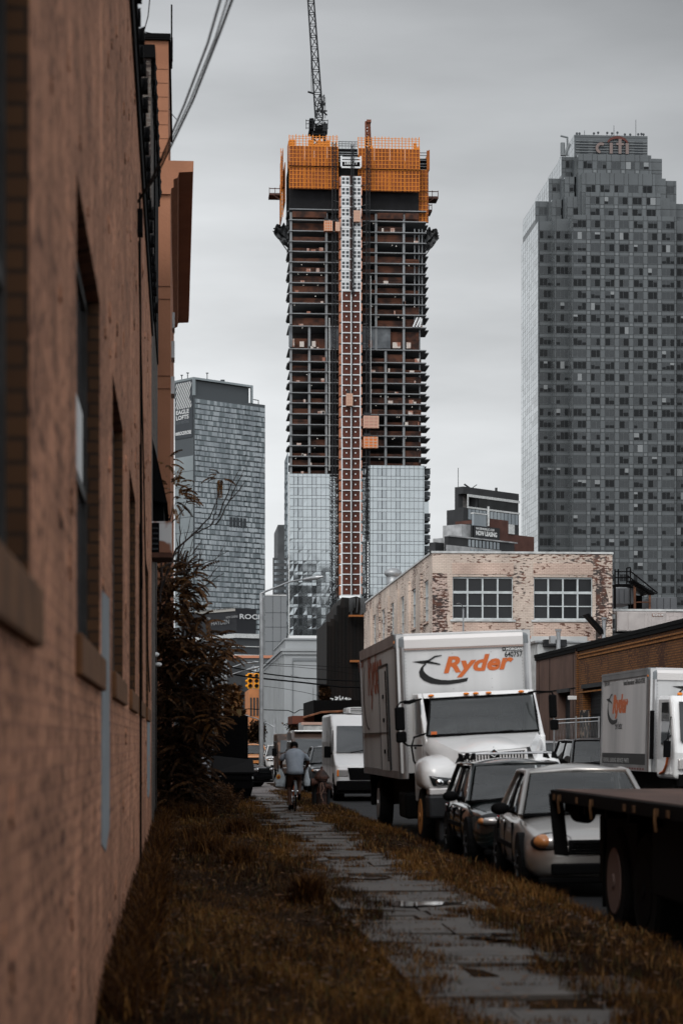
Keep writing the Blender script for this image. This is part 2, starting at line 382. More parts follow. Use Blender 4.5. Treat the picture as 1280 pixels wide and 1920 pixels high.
def tonemat(name, stops, rough=.7):
    m = bpy.data.materials.new(name); m.use_nodes = True; t = m.node_tree; p = t.nodes['Principled BSDF']
    a = t.nodes.new('ShaderNodeAttribute'); a.attribute_name = 'tone'; r = t.nodes.new('ShaderNodeValToRGB'); t.links.new(a.outputs['Fac'], r.inputs[0])
    cr = r.color_ramp; cr.elements[0].position = stops[0][0]; cr.elements[0].color = (*stops[0][1],1); cr.elements[1].position = stops[-1][0]; cr.elements[1].color = (*stops[-1][1],1)
    for p_, c_ in stops[1:-1]: e = cr.elements.new(p_); e.color = (*c_,1)
    t.links.new(r.outputs[0], p.inputs['Base Color']); p.inputs['Roughness'].default_value = rough; p.inputs['Specular IOR Level'].default_value = .06
    return m
m_grass = tonemat('autumn grass', [(0,(.012,.006,.003)),(.25,(.034,.014,.005)),(.5,(.10,.042,.010)),(.78,(.19,.088,.022)),(.9,(.24,.13,.045)),(1,(.05,.052,.018))])
def region(n, x0, x1, y0, y1, keep, hmin, hmax, wd):
    # density falls with distance as 1/y
    y = y0*(y1/y0)**rng.random(n); x = rng.uniform(x0, x1, n)
    k = keep(x, y); x = x[k]; y = y[k]; n = len(x)
    patch = .5+.5*hsh(x*1.6+3, y*.55)
    h = (hmin+(hmax-hmin)*rng.random(n)**1.6)*(.55+.75*patch); t = np.clip(.30+.34*hsh(x*.9, y*.35+2)+.16*hsh(x*4, y*2.2)+rng.normal(0,.2,n), 0, 1)
    o_ = rng.random(n); t = np.where(o_ < .035, .90, np.where(o_ > .94, 1.0, t)); h = np.where(o_ < .07, h*1.35, h)
    return x, y, verge_z(x, y)-.02, h, wd*(.7+.6*rng.random(n))*(1+y/45), np.clip(rng.normal(.55,.25,n),.05,1.1), t
edgeL = lambda y: 1.80 + .10*np.sin(y*1.3)+.08*np.sin(y*3.7+1)+.05*np.sin(y*9.1) - .16*np.clip((17-y)/6,0,1) + .1*np.clip((y-40)/10,0,1)
edgeR = lambda y: 2.74 + .10*np.sin(y*1.1+2)+.08*np.sin(y*4.1)+.05*np.sin(y*8.3) - .22*np.clip((22-y)/8,0,1)
A = [region(190000, -.62, 2.0, 9.5, 62, lambda x,y: x < edgeL(y)+.06*rng.normal(size=len(x)), .03, .125, .0042),
     region(125000, 2.4, 3.85, 9.5, 68, lambda x,y: (x > edgeR(y)+.06*rng.normal(size=len(x))) & (x < 3.72+.08*rng.random(len(x))), .03, .135, .0042)]
# tufts in the joints of the flags
tx = []; ty = []
for _ in range(150):
    cy = 10*(6.0)**random.random(); cx = random.choice([random.uniform(1.7,2.2), random.uniform(2.3,2.9)])
    k = random.randint(30, 110); tx.append(rng.normal(cx, random.uniform(.04,.16), k)); ty.append(rng.normal(cy, .02+.02*random.random(), k))
tx = np.concatenate(tx); ty = np.concatenate(ty); n = len(tx)
A.append((tx, ty, np.full(n, .0), rng.uniform(.02,.06,n), rng.uniform(.003,.006,n)*(1+ty/45), rng.uniform(.2,.9,n), np.clip(rng.normal(.42,.2,n),0,1)))
# tall weeds along the foot of the wall and a heaped clump
wx = []; wy = []
for _ in range(150):
    cy = 12*(4.2)**random.random(); k = random.randint(60,110); wx.append(rng.normal(-.36+.12*random.random()-.0025*cy, .08, k)); wy.append(rng.normal(cy, .18, k))
for (cx, cy, s) in ((.35,30,.22),(.15,33,.2),(.7,27,.16),(.95,36,.2),(.2,44,.3),(.5,50,.35),(1.0,54,.3),(1.2,21,.12)):
    k = 1200; wx.append(rng.normal(cx, s*.55, k)); wy.append(rng.normal(cy, s*1.3, k))
wx = np.concatenate(wx); wy = np.concatenate(wy); k = wx > -.50-.0025*wy; wx = wx[k]; wy = wy[k]; n = len(wx)
A.append((wx, wy, verge_z(wx,wy)-.02, rng.uniform(.12,.36,n), rng.uniform(.006,.012,n)*(1+wy/60), rng.uniform(.2,.9,n), np.clip(rng.normal(.28,.18,n),0,1)))
cat = [np.concatenate([a[i] for a in A]) for i in range(7)]
blades(*cat, 'grass', m_grass)
# fallen leaves and litter lying on the grass
m_leaf = mat('dead leaf', (.10,.045,.018), .7, var=.5, scale=9)
mb = MB()
for _ in range(1800):
    y = 11*(4.5)**random.random(); x = random.choice([random.uniform(-.4,1.7), random.uniform(2.75,3.5), random.uniform(1.6,2.9)])
    s = random.uniform(.012,.045); a = random.uniform(0,6.3); z = .05+random.uniform(0,.05) if (x < 1.6 or x > 2.9) else .033
    c, d = math.cos(a)*s, math.sin(a)*s
    mb.quad((x-c,y-d,z),(x+d*.5,y-c*.5,z+.004),(x+c,y+d,z+.008),(x-d*.5,y+c*.5,z+.003))
struct(mb.build('fallen_leaves', m_leaf), 'stuff')
m_cloth = mat('pale litter', (.32,.28,.25), .7, var=.2, scale=8)
o = MB(); o.tube([Q(515,1690,21.2)+Vector((0,0,.06)), Q(560,1694,21.3)+Vector((0,0,.07)), Q(605,1698,21.1)+Vector((0,0,.05))], .013)
tag(o.build('broken_stick', m_leaf), 'bare broken stick lying in the brown grass left of the slabs', 'stick')

# ================================================================== LEFT BUILDING
m_wall = brickmat('painted rough brick', (.46,.225,.132), (.415,.198,.118), (.36,.172,.108), .21, .075, peel=(.085,.036,.022), peel_lo=.70, peel_scale=1.2, pmap=(17,12,1), pw=.3, bump=.8)
t = m_wall.node_tree                       # coarse render: deeper relief and broad tonal drift over the courses
_p = t.nodes['Principled BSDF']; _old = _p.inputs['Normal'].links[0].from_socket
_n = t.nodes.new('ShaderNodeTexNoise'); _n.inputs['Scale'].default_value = 9; _n.inputs['Detail'].default_value = 7; _n.inputs['Roughness'].default_value = .7
_tc = t.nodes.new('ShaderNodeTexCoord'); t.links.new(_tc.outputs['Object'], _n.inputs['Vector'])
_b = t.nodes.new('ShaderNodeBump'); _b.inputs['Strength'].default_value = 1; _b.inputs['Distance'].default_value = .035; t.links.new(_n.outputs[0], _b.inputs['Height']); t.links.new(_old, _b.inputs['Normal']); t.links.new(_b.outputs[0], _p.inputs['Normal'])
_cl = _p.inputs['Base Color'].links[0].from_socket; _n2 = t.nodes.new('ShaderNodeTexNoise'); _n2.inputs['Scale'].default_value = 2.2; _n2.inputs['Detail'].default_value = 8; t.links.new(_tc.outputs['Object'], _n2.inputs['Vector'])
_m = t.nodes.new('ShaderNodeMapRange'); _m.inputs[1].default_value = .32; _m.inputs[2].default_value = .68; _m.inputs[3].default_value = .68; _m.inputs[4].default_value = 1.30; t.links.new(_n2.outputs[0], _m.inputs[0])
_s = t.nodes.new('ShaderNodeVectorMath'); _s.operation = 'SCALE'; t.links.new(_cl, _s.inputs[0]); t.links.new(_m.outputs[0], _s.inputs['Scale']); t.links.new(_s.outputs[0], _p.inputs['Base Color'])
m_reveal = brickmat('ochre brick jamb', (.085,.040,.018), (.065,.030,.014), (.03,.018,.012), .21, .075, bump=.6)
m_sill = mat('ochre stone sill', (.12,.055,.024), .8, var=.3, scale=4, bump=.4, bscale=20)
m_greyp = mat('grey paint patch', (.20,.22,.235), .8, var=.1, scale=3, bump=.3, bscale=20)
m_oldglass = glassmat('dusty window glass', (.03,.032,.036), .12, spec=.8, wave=.004, wscale=3)
m_oldframe = mat('old dark sash paint', (.035,.033,.032), .6, var=.3, scale=5)
FWL = lambda u, v, n: (-.464-.0025*u+n, u, v)
bld = thing('painted_brick_building', 'long tan painted brick building in the left foreground with tall recessed windows', 'building', (-.464,0,0))
wins = [(fe-2.9, fe) for fe in (1.5, 6.75, 12.7, 18.0, 23.2, 28.1, 33.4)]
mb = MB(True); Y0, Y1, ZS, ZH, ZT = -6.0, 37.0, 1.9, 4.2, 8.9
mb.hexa(FWL, Y0, Y1, -.16, ZS, -.35, 0); mb.hexa(FWL, Y0, Y1, ZH, ZT, -.35, 0)
e = Y0
for a, b in wins: mb.hexa(FWL, e, a, ZS, ZH, -.35, 0); e = b
mb.hexa(FWL, e, Y1, ZS, ZH, -.35, 0)
# rough proud and sunk spots of render, so that the grazing edge is uneven
for _ in range(260):
    u = random.uniform(3, 36.5); v = random.uniform(.1, 8.6)
    if any(a-.2 < u < b+.2 for a,b in wins) and ZS-.3 < v < ZH+.1: continue
    r_ = random.uniform(.03,.11); pts = [(u+r_*random.uniform(.6,1.2)*math.cos(k*.9), v+r_*random.uniform(.5,1)*math.sin(k*.9)) for k in range(7)]
    mb.prism(pts, FWL, -.005, random.uniform(.004,.011))
mb.box(-9, Y0+.002, -.16, -.83, Y1-.002, ZT-.01)
mb.build('wall', m_wall, bld)
for a, b in wins:
    f = MB(True)
    for u0, u1 in ((a,a+.07),(b-.07,b),((a+b)/2-.035,(a+b)/2+.035)): f.hexa(FWL, u0, u1, ZS+.002, ZH-.002, -.12, -.075)
    for v0, v1 in ((ZS+.2,ZS+.27),(ZH-.07,ZH-.002),(3.0,3.06)): f.hexa(FWL, a+.07, b-.07, v0, v1, -.121, -.078)
    fo = f.build('window', m_oldframe, bld)
    g = MB(True); g.hexa(FWL, a+.04, b-.04, ZS+.1, ZH-.04, -.108, -.10); g.build('pane', m_oldglass, fo)
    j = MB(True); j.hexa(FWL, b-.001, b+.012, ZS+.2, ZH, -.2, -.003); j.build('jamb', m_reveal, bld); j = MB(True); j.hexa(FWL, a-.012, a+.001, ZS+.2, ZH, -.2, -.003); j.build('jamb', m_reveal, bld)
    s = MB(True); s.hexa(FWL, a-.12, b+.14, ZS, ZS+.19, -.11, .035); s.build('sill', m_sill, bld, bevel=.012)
s = MB(True); s.hexa(FWL, 11.2, 12.45, 3.08, 3.5, -.098, -.09); s.build('blind', mat('pale window blind', (.55,.56,.56), .6), bld, label='pale blind in the second window')
for (a, b, z0, z1, l) in ((12.9,14.3,.93,2.55,'tall grey painted strip'), (31.6,34.6,.75,2.0,'grey painted strip near far end')):
    s = MB(True); pts = [(a,z0+.05),((a+b)/2,z0-.03),(b,z0+.1),(b+.02,(z0+z1)/2),(b-.03,z1),(a+.04,z1-.04)]; s.prism(pts, FWL, .0, .006); s.build('paint_patch', m_greyp, bld, label=l)
# eave: dark fascia with broken tile ends
s = MB(True); s.hexa(FWL, Y0, Y1+.1, ZT-.02, ZT+.16, -.4, .055); s.hexa(FWL, Y0, Y1, ZT-.30, ZT-.02, .002, .03)
u = 8.0
while u < Y1:
    l = random.uniform(.22,.5); k = random.uniform(.03,.085); s.add([FWL(u,ZT-.02,.03),FWL(u+l,ZT-.02,.03),FWL(u+l,ZT+.22,.05+k),FWL(u,ZT+.10,.035)], [(0,1,2,3)]); s.hexa(FWL,u+l*.5,u+l,ZT+.02,ZT+.14,.05,.055+k*.8); u += l+random.uniform(.1,.4)
s.build('eave', K['black'], bld)
s = MB(True); s.tube([FWL(24.7,z,.03) for z in (0,2,4.3)]+[FWL(24.5,5.0,.03)], .014, 6); s.build('drainpipe', K['black'], bld)
s = MB(True)
s.tube([FWL(24+t_*9, 7.2-5.0*t_**.8+.25*math.sin(t_*7), .02) for t_ in [i/14 for i in range(15)]], .010, 5); s.build('cable', K['black'], bld)
s = MB(True); s.tube([FWL(24.6,7.9-.35*i,.02+.002*i) for i in range(14)], .012, 5); s.build('cable', K['black'], bld)
s = MB(True); s.hexa(FWL, 24.2,24.45,7.35,7.62,0,.06); s.build('cable_bracket', K['black'], bld)

# grey brick building behind it
m_gb = brickmat('weathered grey brick', (.105,.085,.072), (.07,.058,.05), (.13,.12,.11), .21, .075, peel=(.03,.022,.02), peel_lo=.98)
F2 = lambda u, v, n: (-.568+n, u, v)
b2 = thing('grey_brick_building', 'weathered grey brick building with jagged tiled eave behind the tan painted one', 'building', (-.57,37,0))
PXC[0] = 290
zt = QZ(283,105,37.2)
mb = MB(True); mb.box(-9, 37.02, -.16, -.568, 46.5, zt); mb.build('wall', m_gb, b2)
s = MB(True); s.hexa(F2, 37.0, 46.6, zt-.05, zt+.1, -2, .075); s.hexa(F2, 36.95, 37.02, zt-.1, zt+.12, -3, .07)
u = 37.2
while u < 46.3:
    s.add([F2(u,zt-.55,.0),F2(u+.35,zt-.5,.0),F2(u+.5,zt-.05,.1),F2(u,zt-.05,.06)], [(0,1,2,3)]); s.hexa(F2,u,u+.3,zt-.42,zt-.05,0,.05+random.uniform(0,.03)); u += .85
s.hexa(F2, 40.5, 45.5, zt-3.9, zt-.05, .001, .03)
s.build('eave', K['black'], b2)
s = MB(True); z0 = QZ(300,960,41); z1 = QZ(300,850,41)
s.add([F2(39,z0,0),F2(42.5,z0,0),F2(42.5,z0-.05,.27),F2(39,z0-.05,.27),F2(39,z1,0),F2(42.5,z1,0)], [(0,1,2,3),(3,2,5,4),(0,3,4),(1,5,2)])
for k in range(16): s.hexa(F2, 42.45,42.5, z0+ (z1-z0)*k/16, z0+(z1-z0)*(k+.5)/16, 0, .25*(1-k/16)+.04)
s.build('tiled_awning', K['black'], b2)
s = MB(True); s.hexa(F2, 39.4, 42.4, z0-.85, z0, .0, .2); s.build('shopfront_shutter', K['black'], b2)
# boxed sign / air conditioner bolted to the wall
m_sg = mat('peeling white panel', (.50,.50,.50), .6, c2=(.20,.09,.055), scale=1.6, lo=.48, hi=.53, det=3)
ac = thing('wall_cabinet', 'peeling white and brown metal cabinet bracketed to the wall above the bush', 'cabinet', (-.4,38,QZ(300,1010,38)))
x0, x1 = QX(281,38), QX(322,38); z0, z1 = QZ(300,1036,38), QZ(300,977,38)
s = MB(True); s.box(x0,38.03,z0,x1,38.9,z1); s.build('body', m_sg, ac, bevel=.01)
s = MB(True); s.box(x0,38.0,z0,QX(299,38),38.028,z1-.03); s.build('grille', K['black'], ac)
for k in range(5):
    s = MB(True); zz = z0+.05+k*(z1-z0-.1)/5; s.box(x0+.02,37.99,zz,QX(297,38),37.999,zz+.03); s.build('grille_slat', K['dark_steel'], ac)
s = MB(True); s.box(x0-.1,37.95,z0-.09,x1+.01,38.95,z0-.003); s.build('bracket_shelf', mat('rusty bracket', (.07,.03,.02), .8, var=.3, scale=5), ac)

# tan building with the big cornice
m_tan = mat('tan stucco', (.27,.12,.068), .8, var=.08, scale=1.2, bump=.25, bscale=18)
F3 = lambda u, v, n: (-.300-.0034*(u-48)+n, u, v)
b3 = thing('tan_stucco_building', 'tall tan stucco building with deep projecting cornice at the end of the left row', 'building', (-.3,48,0))
zt = QZ(330,303,48); zz2 = QZ(300,70,48)
mb = MB(True); mb.box(-8,48,-.16,-.300,65,zt-.4); mb.build('wall', m_tan, b3)
mb = MB(True); xt = QX(316,48); mb.box(-8,47.99,zt-.42,xt,56,zz2-.08)
for yy in (118,560,535,710): pass
mb.build('stair_tower', m_tan, b3)
s = MB(True); s.box(-8,47.9,zz2-.078,xt+.05,56.1,zz2+.06); s.box(QX(255,47.85),47.94,QZ(0,96,48),QX(289,48),47.96,QZ(0,93,48)); s.box(QX(289,48),47.94,QZ(0,118,48),QX(290,48),47.96,QZ(0,93,48)); s.build('coping', K['black'], b3)
s = MB(True)
for yy in (537,561,705,729): s.box(-.62,47.985,QZ(0,yy,48),-.305,47.998,QZ(0,yy,48)+.012)
for yy in range(130,300,26): s.box(QX(291,48),47.982,QZ(0,yy,48),xt-.01,47.989,QZ(0,yy,48)+.008)
s.build('stucco_joint', mat('dark stucco joint', (.12,.05,.03), .9), b3)  # thin darker brown strips mark the joints
s = MB(True)
prof = [(0,zt-.75),(.02,zt-.62),(.07,zt-.60),(.07,zt-.42),(.16,zt-.38),(.19,zt-.26),(.50,zt-.24),(.516,zt-.05),(.516,zt),(-2,zt),(-2,zt-.75)]
s.loft([[F3(u,v,n) for n, v in prof] for u in (47.92, 65.2)]); s.build('cornice', m_tan, b3)
s = MB(True); s.cyl((QX(322,47.8),47.8,QZ(0,128,47.8)),(QX(322,47.8),47.8,QZ(0,8,47.8)),.018); s.box(xt+.06,47.7,QZ(0,118,48),xt+.1,47.9,QZ(0,78,48)); s.build('antenna_pole', K['black'], b3)
s = MB(True); s.tube([Q(262,58,47.9),Q(268,70,47.9),Q(312,69,47.9)], .01, 5); s.tube([Q(262,58,47.9),Q(300,66,47.9)], .01, 5); s.build('roof_rail', K['black'], b3)
for (py, u) in ((655,52),(722,50),(600,55)):
    s = MB(True); z = QZ(324,py,u); s.hexa(F3,u,u+.7,z-.2,z+.2,0.001,.09); s.build('air_conditioner', K['steel'], b3)
# dark post with two lamps by the wall
lp = thing('wall_lamp_post', 'black post with two round white lamps beside the wall and the bush', 'lamp post', (QX(290,43),43,0))
s = MB(True); s.cyl((QX(289,43),43,-.1),(QX(289,43),43,QZ(0,1050,43)),.045,.04); s.build('post', K['black'], lp)
m_opal = mat('opal glass', (.6,.6,.6), .3)
for (px, py) in ((292,1227),(297,1246)):
    s = MB(True); c = Q(px,py,42.8); s.tube([(QX(289,43),43,c.z+.03),c], .012, 5); s.ell(c,.075,.06,.045); s.build('lamp', m_opal, lp, smooth=True)

# ================================================================== WHITE BRICK BUILDING
m_wb = brickmat('peeling whitewashed brick', (.57,.475,.41), (.50,.41,.35), (.40,.33,.28), .21, .075, peel=(.13,.062,.045), peel_lo=1.04, peel_scale=.45, peel2=(.075,.062,.058), msize=.01)
m_wb2 = brickmat('pink washed brick', (.58,.45,.375), (.52,.40,.33), (.40,.28,.24), .21, .075, peel=(.12,.06,.045), peel_lo=1.12, msize=.01)
m_wf = mat('grey window paint', (.42,.45,.46), .6, var=.12, scale=4)
m_wg = glassmat('old factory glass', (.018,.019,.021), .1, spec=.13, wave=.01, wscale=.8)
m_cop = mat('pale coping', (.42,.43,.43), .7, var=.2, scale=3)
PXC[0] = 980
YB = 95.0; XL, XR = QX(810,YB), QX(1147,YB); ZR = QZ(0,1038,YB); YE = 130
wbb = thing('whitewashed_brick_building', 'two storey peeling pinkish white brick building with steel windows behind the white truck', 'building', (XL,YB,0))
FF = lambda u, v, n: (u, YB-n, v)           # front, faces the camera
FS = lambda u, v, n: (XL-n, u, v)           # street side
zw0, zw1 = QZ(0,1162,YB), QZ(0,1082,YB)
fw = [(QX(848,YB),QX(961,YB)), (QX(1000,YB),QX(1110,YB))]
sw = [(96.6,98.3),(101.3,103.6),(106.7,109),(111.8,114.2),(117.2,119.6),(122.5,125)]
mb = MB(True); D = .5
mb.hexa(FF, XL, XR, -.16, zw0, -D, 0); mb.hexa(FF, XL, XR, zw1, ZR, -D, 0)
e = XL
for a, b in fw: mb.hexa(FF, e, a, zw0, zw1, -D, 0); e = b
mb.hexa(FF, e, XR, zw0, zw1, -D, 0)
ys = YB+D+.001
mb.hexa(FS, ys, YE, -.16, zw0, -D, 0); mb.hexa(FS, ys, YE, zw1, ZR, -D, 0); e = ys
for a, b in sw: mb.hexa(FS, e, a, zw0, zw1, -D, 0); e = b
mb.hexa(FS, e, YE, zw0, zw1, -D, 0)
for k, (a, b) in enumerate(sw): mb.hexa(FS, (b+.5), (sw[k+1][0]-.5 if k < 5 else YE), -.16, ZR-.6, 0, .12)
mb.box(XL+D+.01, YB+D+.01, -.1, XR, YE, ZR-.4)
mb.build('wall', m_wb, wbb)
for a, b in fw:
    s = MB(True); s.hexa(FF, a-.02, b+.02, zw1+.12, zw1+.62, .001, .02); s.build('brick_panel', m_wb2, wbb)
    s = MB(True); s.hexa(FF, a+.0, b+.1, zw0-.95, zw0-.14, .001, .02); s.build('brick_panel', m_wb2, wbb)
m_wbp = brickmat('badly peeled brick', (.50,.39,.34), (.40,.31,.27), (.28,.21,.18), .21, .075, peel=(.09,.042,.03), peel_lo=.90, peel_scale=.5, peel2=(.045,.038,.036), msize=.01)
for a, b, z_ in ((XL+.003, XL+.72, ZR-.9), (XR-.75, XR-.25, ZR-.5)):
    s = MB(True); pts = [(a,0),(b,0)]+[(b+random.uniform(-.08,.1), .4+k*(z_-.4)/18) for k in range(19)]+[(a,z_)]; s.prism(pts, FF, .001, .008); s.build('peeling_pier', m_wbp, wbb)
s = MB(True); s.hexa(FF, XL-.06, XR+.04, ZR, ZR+.09, -.5, .05); s.hexa(FS, YB-.04, YE, ZR+.003, ZR+.088, -.5, .06); s.build('coping', m_cop, wbb)
s = MB(True); s.hexa(FF, XR-1.15, XR-.05, -.1, zw0-1.2, .002, .05); s.hexa(FF, XL+3.6, XR-1.15, -.1, QZ(0,1193,YB), .002, .055); s.build('rendered_base', mat('pale render', (.45,.46,.46), .8, var=.1, scale=1), wbb)
def factory_window(F, a, b, z0, z1, root, nc=4, fr=.075):
    f = MB(True); zt_ = z0+(z1-z0)*.64; zm = z0+(zt_-z0)*.5
    for k in range(nc+1):
        u = a+(b-a)*k/nc; f.hexa(F, max(a,u-fr/2), min(b,u+fr/2), z0, z1, -.16, -.08)
    for v, h in ((z0+fr/2,fr),(zt_,fr*1.5),(z1-fr/2,fr),(zm,fr*.6)): f.hexa(F, a+.001, b-.001, v-h/2, v+h/2, -.155, -.076)
    fo = f.build('window', m_wf, root)
    for k in range(nc):
        for v0, v1 in ((z0,zm),(zm,zt_),(zt_,z1)):
            g = MB(True); u0 = a+(b-a)*k/nc+.02; u1 = a+(b-a)*(k+1)/nc-.02; tl = random.uniform(-.012,.012); n0 = -.13
            g.add([F(u0,v0,n0),F(u1,v0,n0+tl),F(u1,v1,n0+tl),F(u0,v1,n0)], [(0,1,2,3)]); g.build('pane', m_wg, fo)
    s = MB(True); s.hexa(F, a-.12, b+.12, z0-.09, z0-.002, -.1, .07); s.build('sill', m_cop if F is FF else m_wb2, root)
for a, b in fw: factory_window(FF, a, b, zw0, zw1, wbb)
for a, b in sw: factory_window(FS, a, b, zw0-.6+.6, zw1, wbb, 3)
v = thing('roof_vent', 'round pale vent hood on the edge of the whitewashed brick roof', 'vent', Q(745,1088,115))
s = MB(True); c = Q(748,1080,118); s.cyl(c-Vector((.35,0,.9)), c+Vector((-.35,0,.1)), .33, n=16); s.build('duct', K['steel'], v, smooth=True)
s = MB(True); s.ell(c+Vector((-.35,-.05,.15)),.5,.4,.28); s.build('hood', K['steel'], v, smooth=True)

# ================================================================== BRICK GARAGE ROW (right)
m_bb = brickmat('amber brown brick', (.20,.085,.024), (.145,.055,.016), (.055,.026,.012), .22, .075, peel=(.06,.022,.01), peel_lo=1.02, bump=.8, msize=.012)
m_brn = mat('brown stucco', (.105,.062,.048), .85, var=.15, scale=1.0, bump=.2)
m_sh = mat('dark roller shutter', (.02,.021,.023), .6, var=.2, scale=3)
XG = 14.0
def GY(px): return YX(px, XG)
FG = lambda u, v, n: (XG-n, u, v)
def garage(name, label, y0, y1, ztop, wm, openings, hood):
    g = thing(name, label, 'building', (XG,y0,0)); mb = MB(True); e = y0
    for (a, b, h) in sorted(openings):
        mb.hexa(FG, e, a, -.16, ztop, -.4, 0); mb.hexa(FG, a, b, h, ztop, -.4, 0); e = b
    mb.hexa(FG, e, y1, -.16, ztop, -.4, 0); mb.box(XG+.41, y0, 0, XG+14, y1, ztop-.35)
    mb.build('wall', wm, g)
    s = MB(True); s.hexa(FG, y0-.05, y1+.05, ztop, ztop+.12, -.5, .07); s.hexa(FG, y0, y1, ztop-.12, ztop-.003, .001, .05); s.build('coping', K['black'], g)
    for (a, b, h) in openings:
        s = MB(True); s.hexa(FG, a+.01, b-.01, -.1, h-.01, -.32, -.28)
        for k in range(int((h+.1)/.12)): s.hexa(FG, a+.02, b-.02, -.08+k*.12, -.04+k*.12, -.278, -.255)
        s.build('roller_shutter', m_sh, g)
        s = MB(True); s.hexa(FG, a-.05, b+.05, h+.003, h+.14, .001, .06); s.build('lintel', m_sh, g)
    return g
zg = 1.6+225/4000*GY(1280)
gb = garage('brick_garage', 'amber brown brick garage with dark roller shutters on the right', GY(1420), GY(1081), zg, m_bb, [(GY(1128),GY(1092),3.45),(GY(1268),GY(1190),3.3),(GY(1400),GY(1320),3.3)], 0)
s = MB(True)
for zz in (zg-.28, zg-.40, zg-1.62): s.hexa(FG, GY(1420), GY(1084), zz, zz+.05, .001, .03)
s.hexa(FG, GY(1420), GY(1140), 3.46, 3.62, .001, .02); s.build('brick_course', mat('amber brick course', (.24,.10,.028), .85, var=.3, scale=6), gb)
s = MB(True); s.hexa(FG, GY(1080.5), GY(1081.5)-.2, -.1, zg, .002, .05); s.build('corner_pier', m_bb, gb)
ga = garage('brown_stucco_garage', 'plain brown stucco garage with a dark doorway beyond the brick one', GY(1080.5)+.01, GY(1004), zg, m_brn, [(GY(1068),GY(1046),3.4)], 0)
s = MB(True)
for px in (1030,1010,1074):
    s.hexa(FG, GY(px), GY(px)+.04, -.1, zg-.15, .001, .012)
s.hexa(FG, GY(1080)+.1, GY(1005), 3.5, 3.54, .001, .012); s.build('panel_joint', K['black'], ga)
m_mural = mat('graffiti paint', (.02,.02,.02), .8, c2=(.30,.22,.16), scale=3.5, lo=.55, hi=.6)
s = MB(True); s.hexa(FG, GY(1105), GY(1090)+.3, .4, 2.7, .012, .018); s.build('graffiti_panel', m_mural, gb)
# security camera on the pier
sc_ = thing('security_camera', 'small white security camera above the dark shutter of the brick garage', 'camera', Q(1083,1308,GY(1083)))
s = MB(True); c = Q(1082,1308,GY(1082)); s.box(c.x-.35,c.y-.08,c.z-.08,c.x-.02,c.y+.08,c.z+.06); s.build('body', K['white_paint'], sc_, bevel=.02)
s = MB(True); s.cyl(c+Vector((-.03,0,0)), (XG,c.y,c.z+.05), .02); s.build('bracket', K['steel'], sc_)
# pipe gate in front of the shutter
gt = thing('pipe_gate', 'galvanised pipe gate standing before the dark shutter of the brick garage', 'gate', (QX(1060,66),66,-.15))
s = MB(True)
for py in (1347,1354): s.cyl(Q(1036,py+3,66), Q(1124,py-2,66), .022)
s.build('rail', K['steel'], gt)
for px in (1079,1122,1038):
    s = MB(True); p = Q(px,1343,66); s.cyl((p.x,p.y,-.15), p, .03); s.build('post', K['steel'], gt)
s = MB(True)
for k in range(30):
    a = Q(1040+k*2.8,1352,66); s.cyl(a, (a.x+.1,66,.0), .004, n=4); s.cyl(a, (a.x-.1,66,.0), .004, n=4)
s.build('mesh_infill', K['steel'], gt)

# annex with roof plant between the garages and the tower
m_ann = brickmat('pale blockwork', (.42,.38,.37), (.38,.34,.33), (.3,.27,.26), .4, .2)
PXC[0] = 1190
YA = 97.5; an = thing('pale_annex_building', 'pale blockwork annex with a flat roof right of the whitewashed building', 'building', (QX(1150,YA),YA,0))
zA = QZ(0,1146,YA)
s = MB(True); s.box(QX(1149,YA),YA,-.1,QX(1330,YA),YA+14,zA); s.build('wall', m_ann, an)
s = MB(True); s.box(QX(1149,YA)-.02,YA-.06,zA+.002,QX(1330,YA),YA+.3,zA+.1); s.build('coping', m_cop, an)
s = MB(True); s.box(QX(1106,YA-2),YA-2.2,-.1,QX(1330,YA-2),YA-.01,QZ(0,1188,YA-2)); s.build('lean_to', mat('dark lean-to', (.05,.052,.055), .8), an)
m_hv = mat('beige grey plant casing', (.36,.33,.32), .55, var=.1, scale=2)
def plant(name, label, px0, px1, py0, py1, Y, dp, m, fn=None, catg='air unit'):
    r_ = thing(name, label, catg, Q((px0+px1)/2, py1, Y)); s = MB(True)
    a = Q(px0,py1,Y); b = Q(px1,py0,Y); s.box(a.x,Y,a.z,b.x,Y+dp,b.z); s.build('casing', m, r_, bevel=.02)
    if fn: fn(r_, a, b, Y)
    return r_
def fn1(r_, a, b, Y):
    W = b.x-a.x; H = b.z-a.z
    for (u0,u1,v0,v1) in ((.02,.20,.06,.94),(.23,.55,.06,.94),(.62,.64,.02,.98),(.70,.97,.06,.94)):
        s = MB(True); s.box(a.x+u0*W,Y-.02,a.z+v0*H,a.x+u1*W,Y-.003,a.z+v1*H); s.build('access_panel', m_hv, r_, bevel=.008)
    s = MB(True); s.box(a.x+.02*W-.01,Y-.03,a.z,a.x+.96*W,Y-.004,a.z+.03*H); s.build('base_rail', K['dark_steel'], r_)
    s = MB(True); s.box(a.x+.71*W,Y-.04,a.z+.76*H,a.x+.93*W,Y-.022,a.z+.90*H); sg = s.build('maker_plate', mat('brown plate', (.16,.06,.03), .5), r_)
    t_ = text_mb('REZNOR', .13, lambda u,v,n: (a.x+.72*W+u,Y-.045,a.z+.785*H+v), bold=.004, sx=.95); t_.w = True; t_.build('lettering', K['pale_ink'], sg)
plant('rooftop_heater', 'long beige rooftop heater unit with brown maker plate over the garage', 1156, 1248, 1147, 1184, 95.2, 1.6, m_hv, fn1)
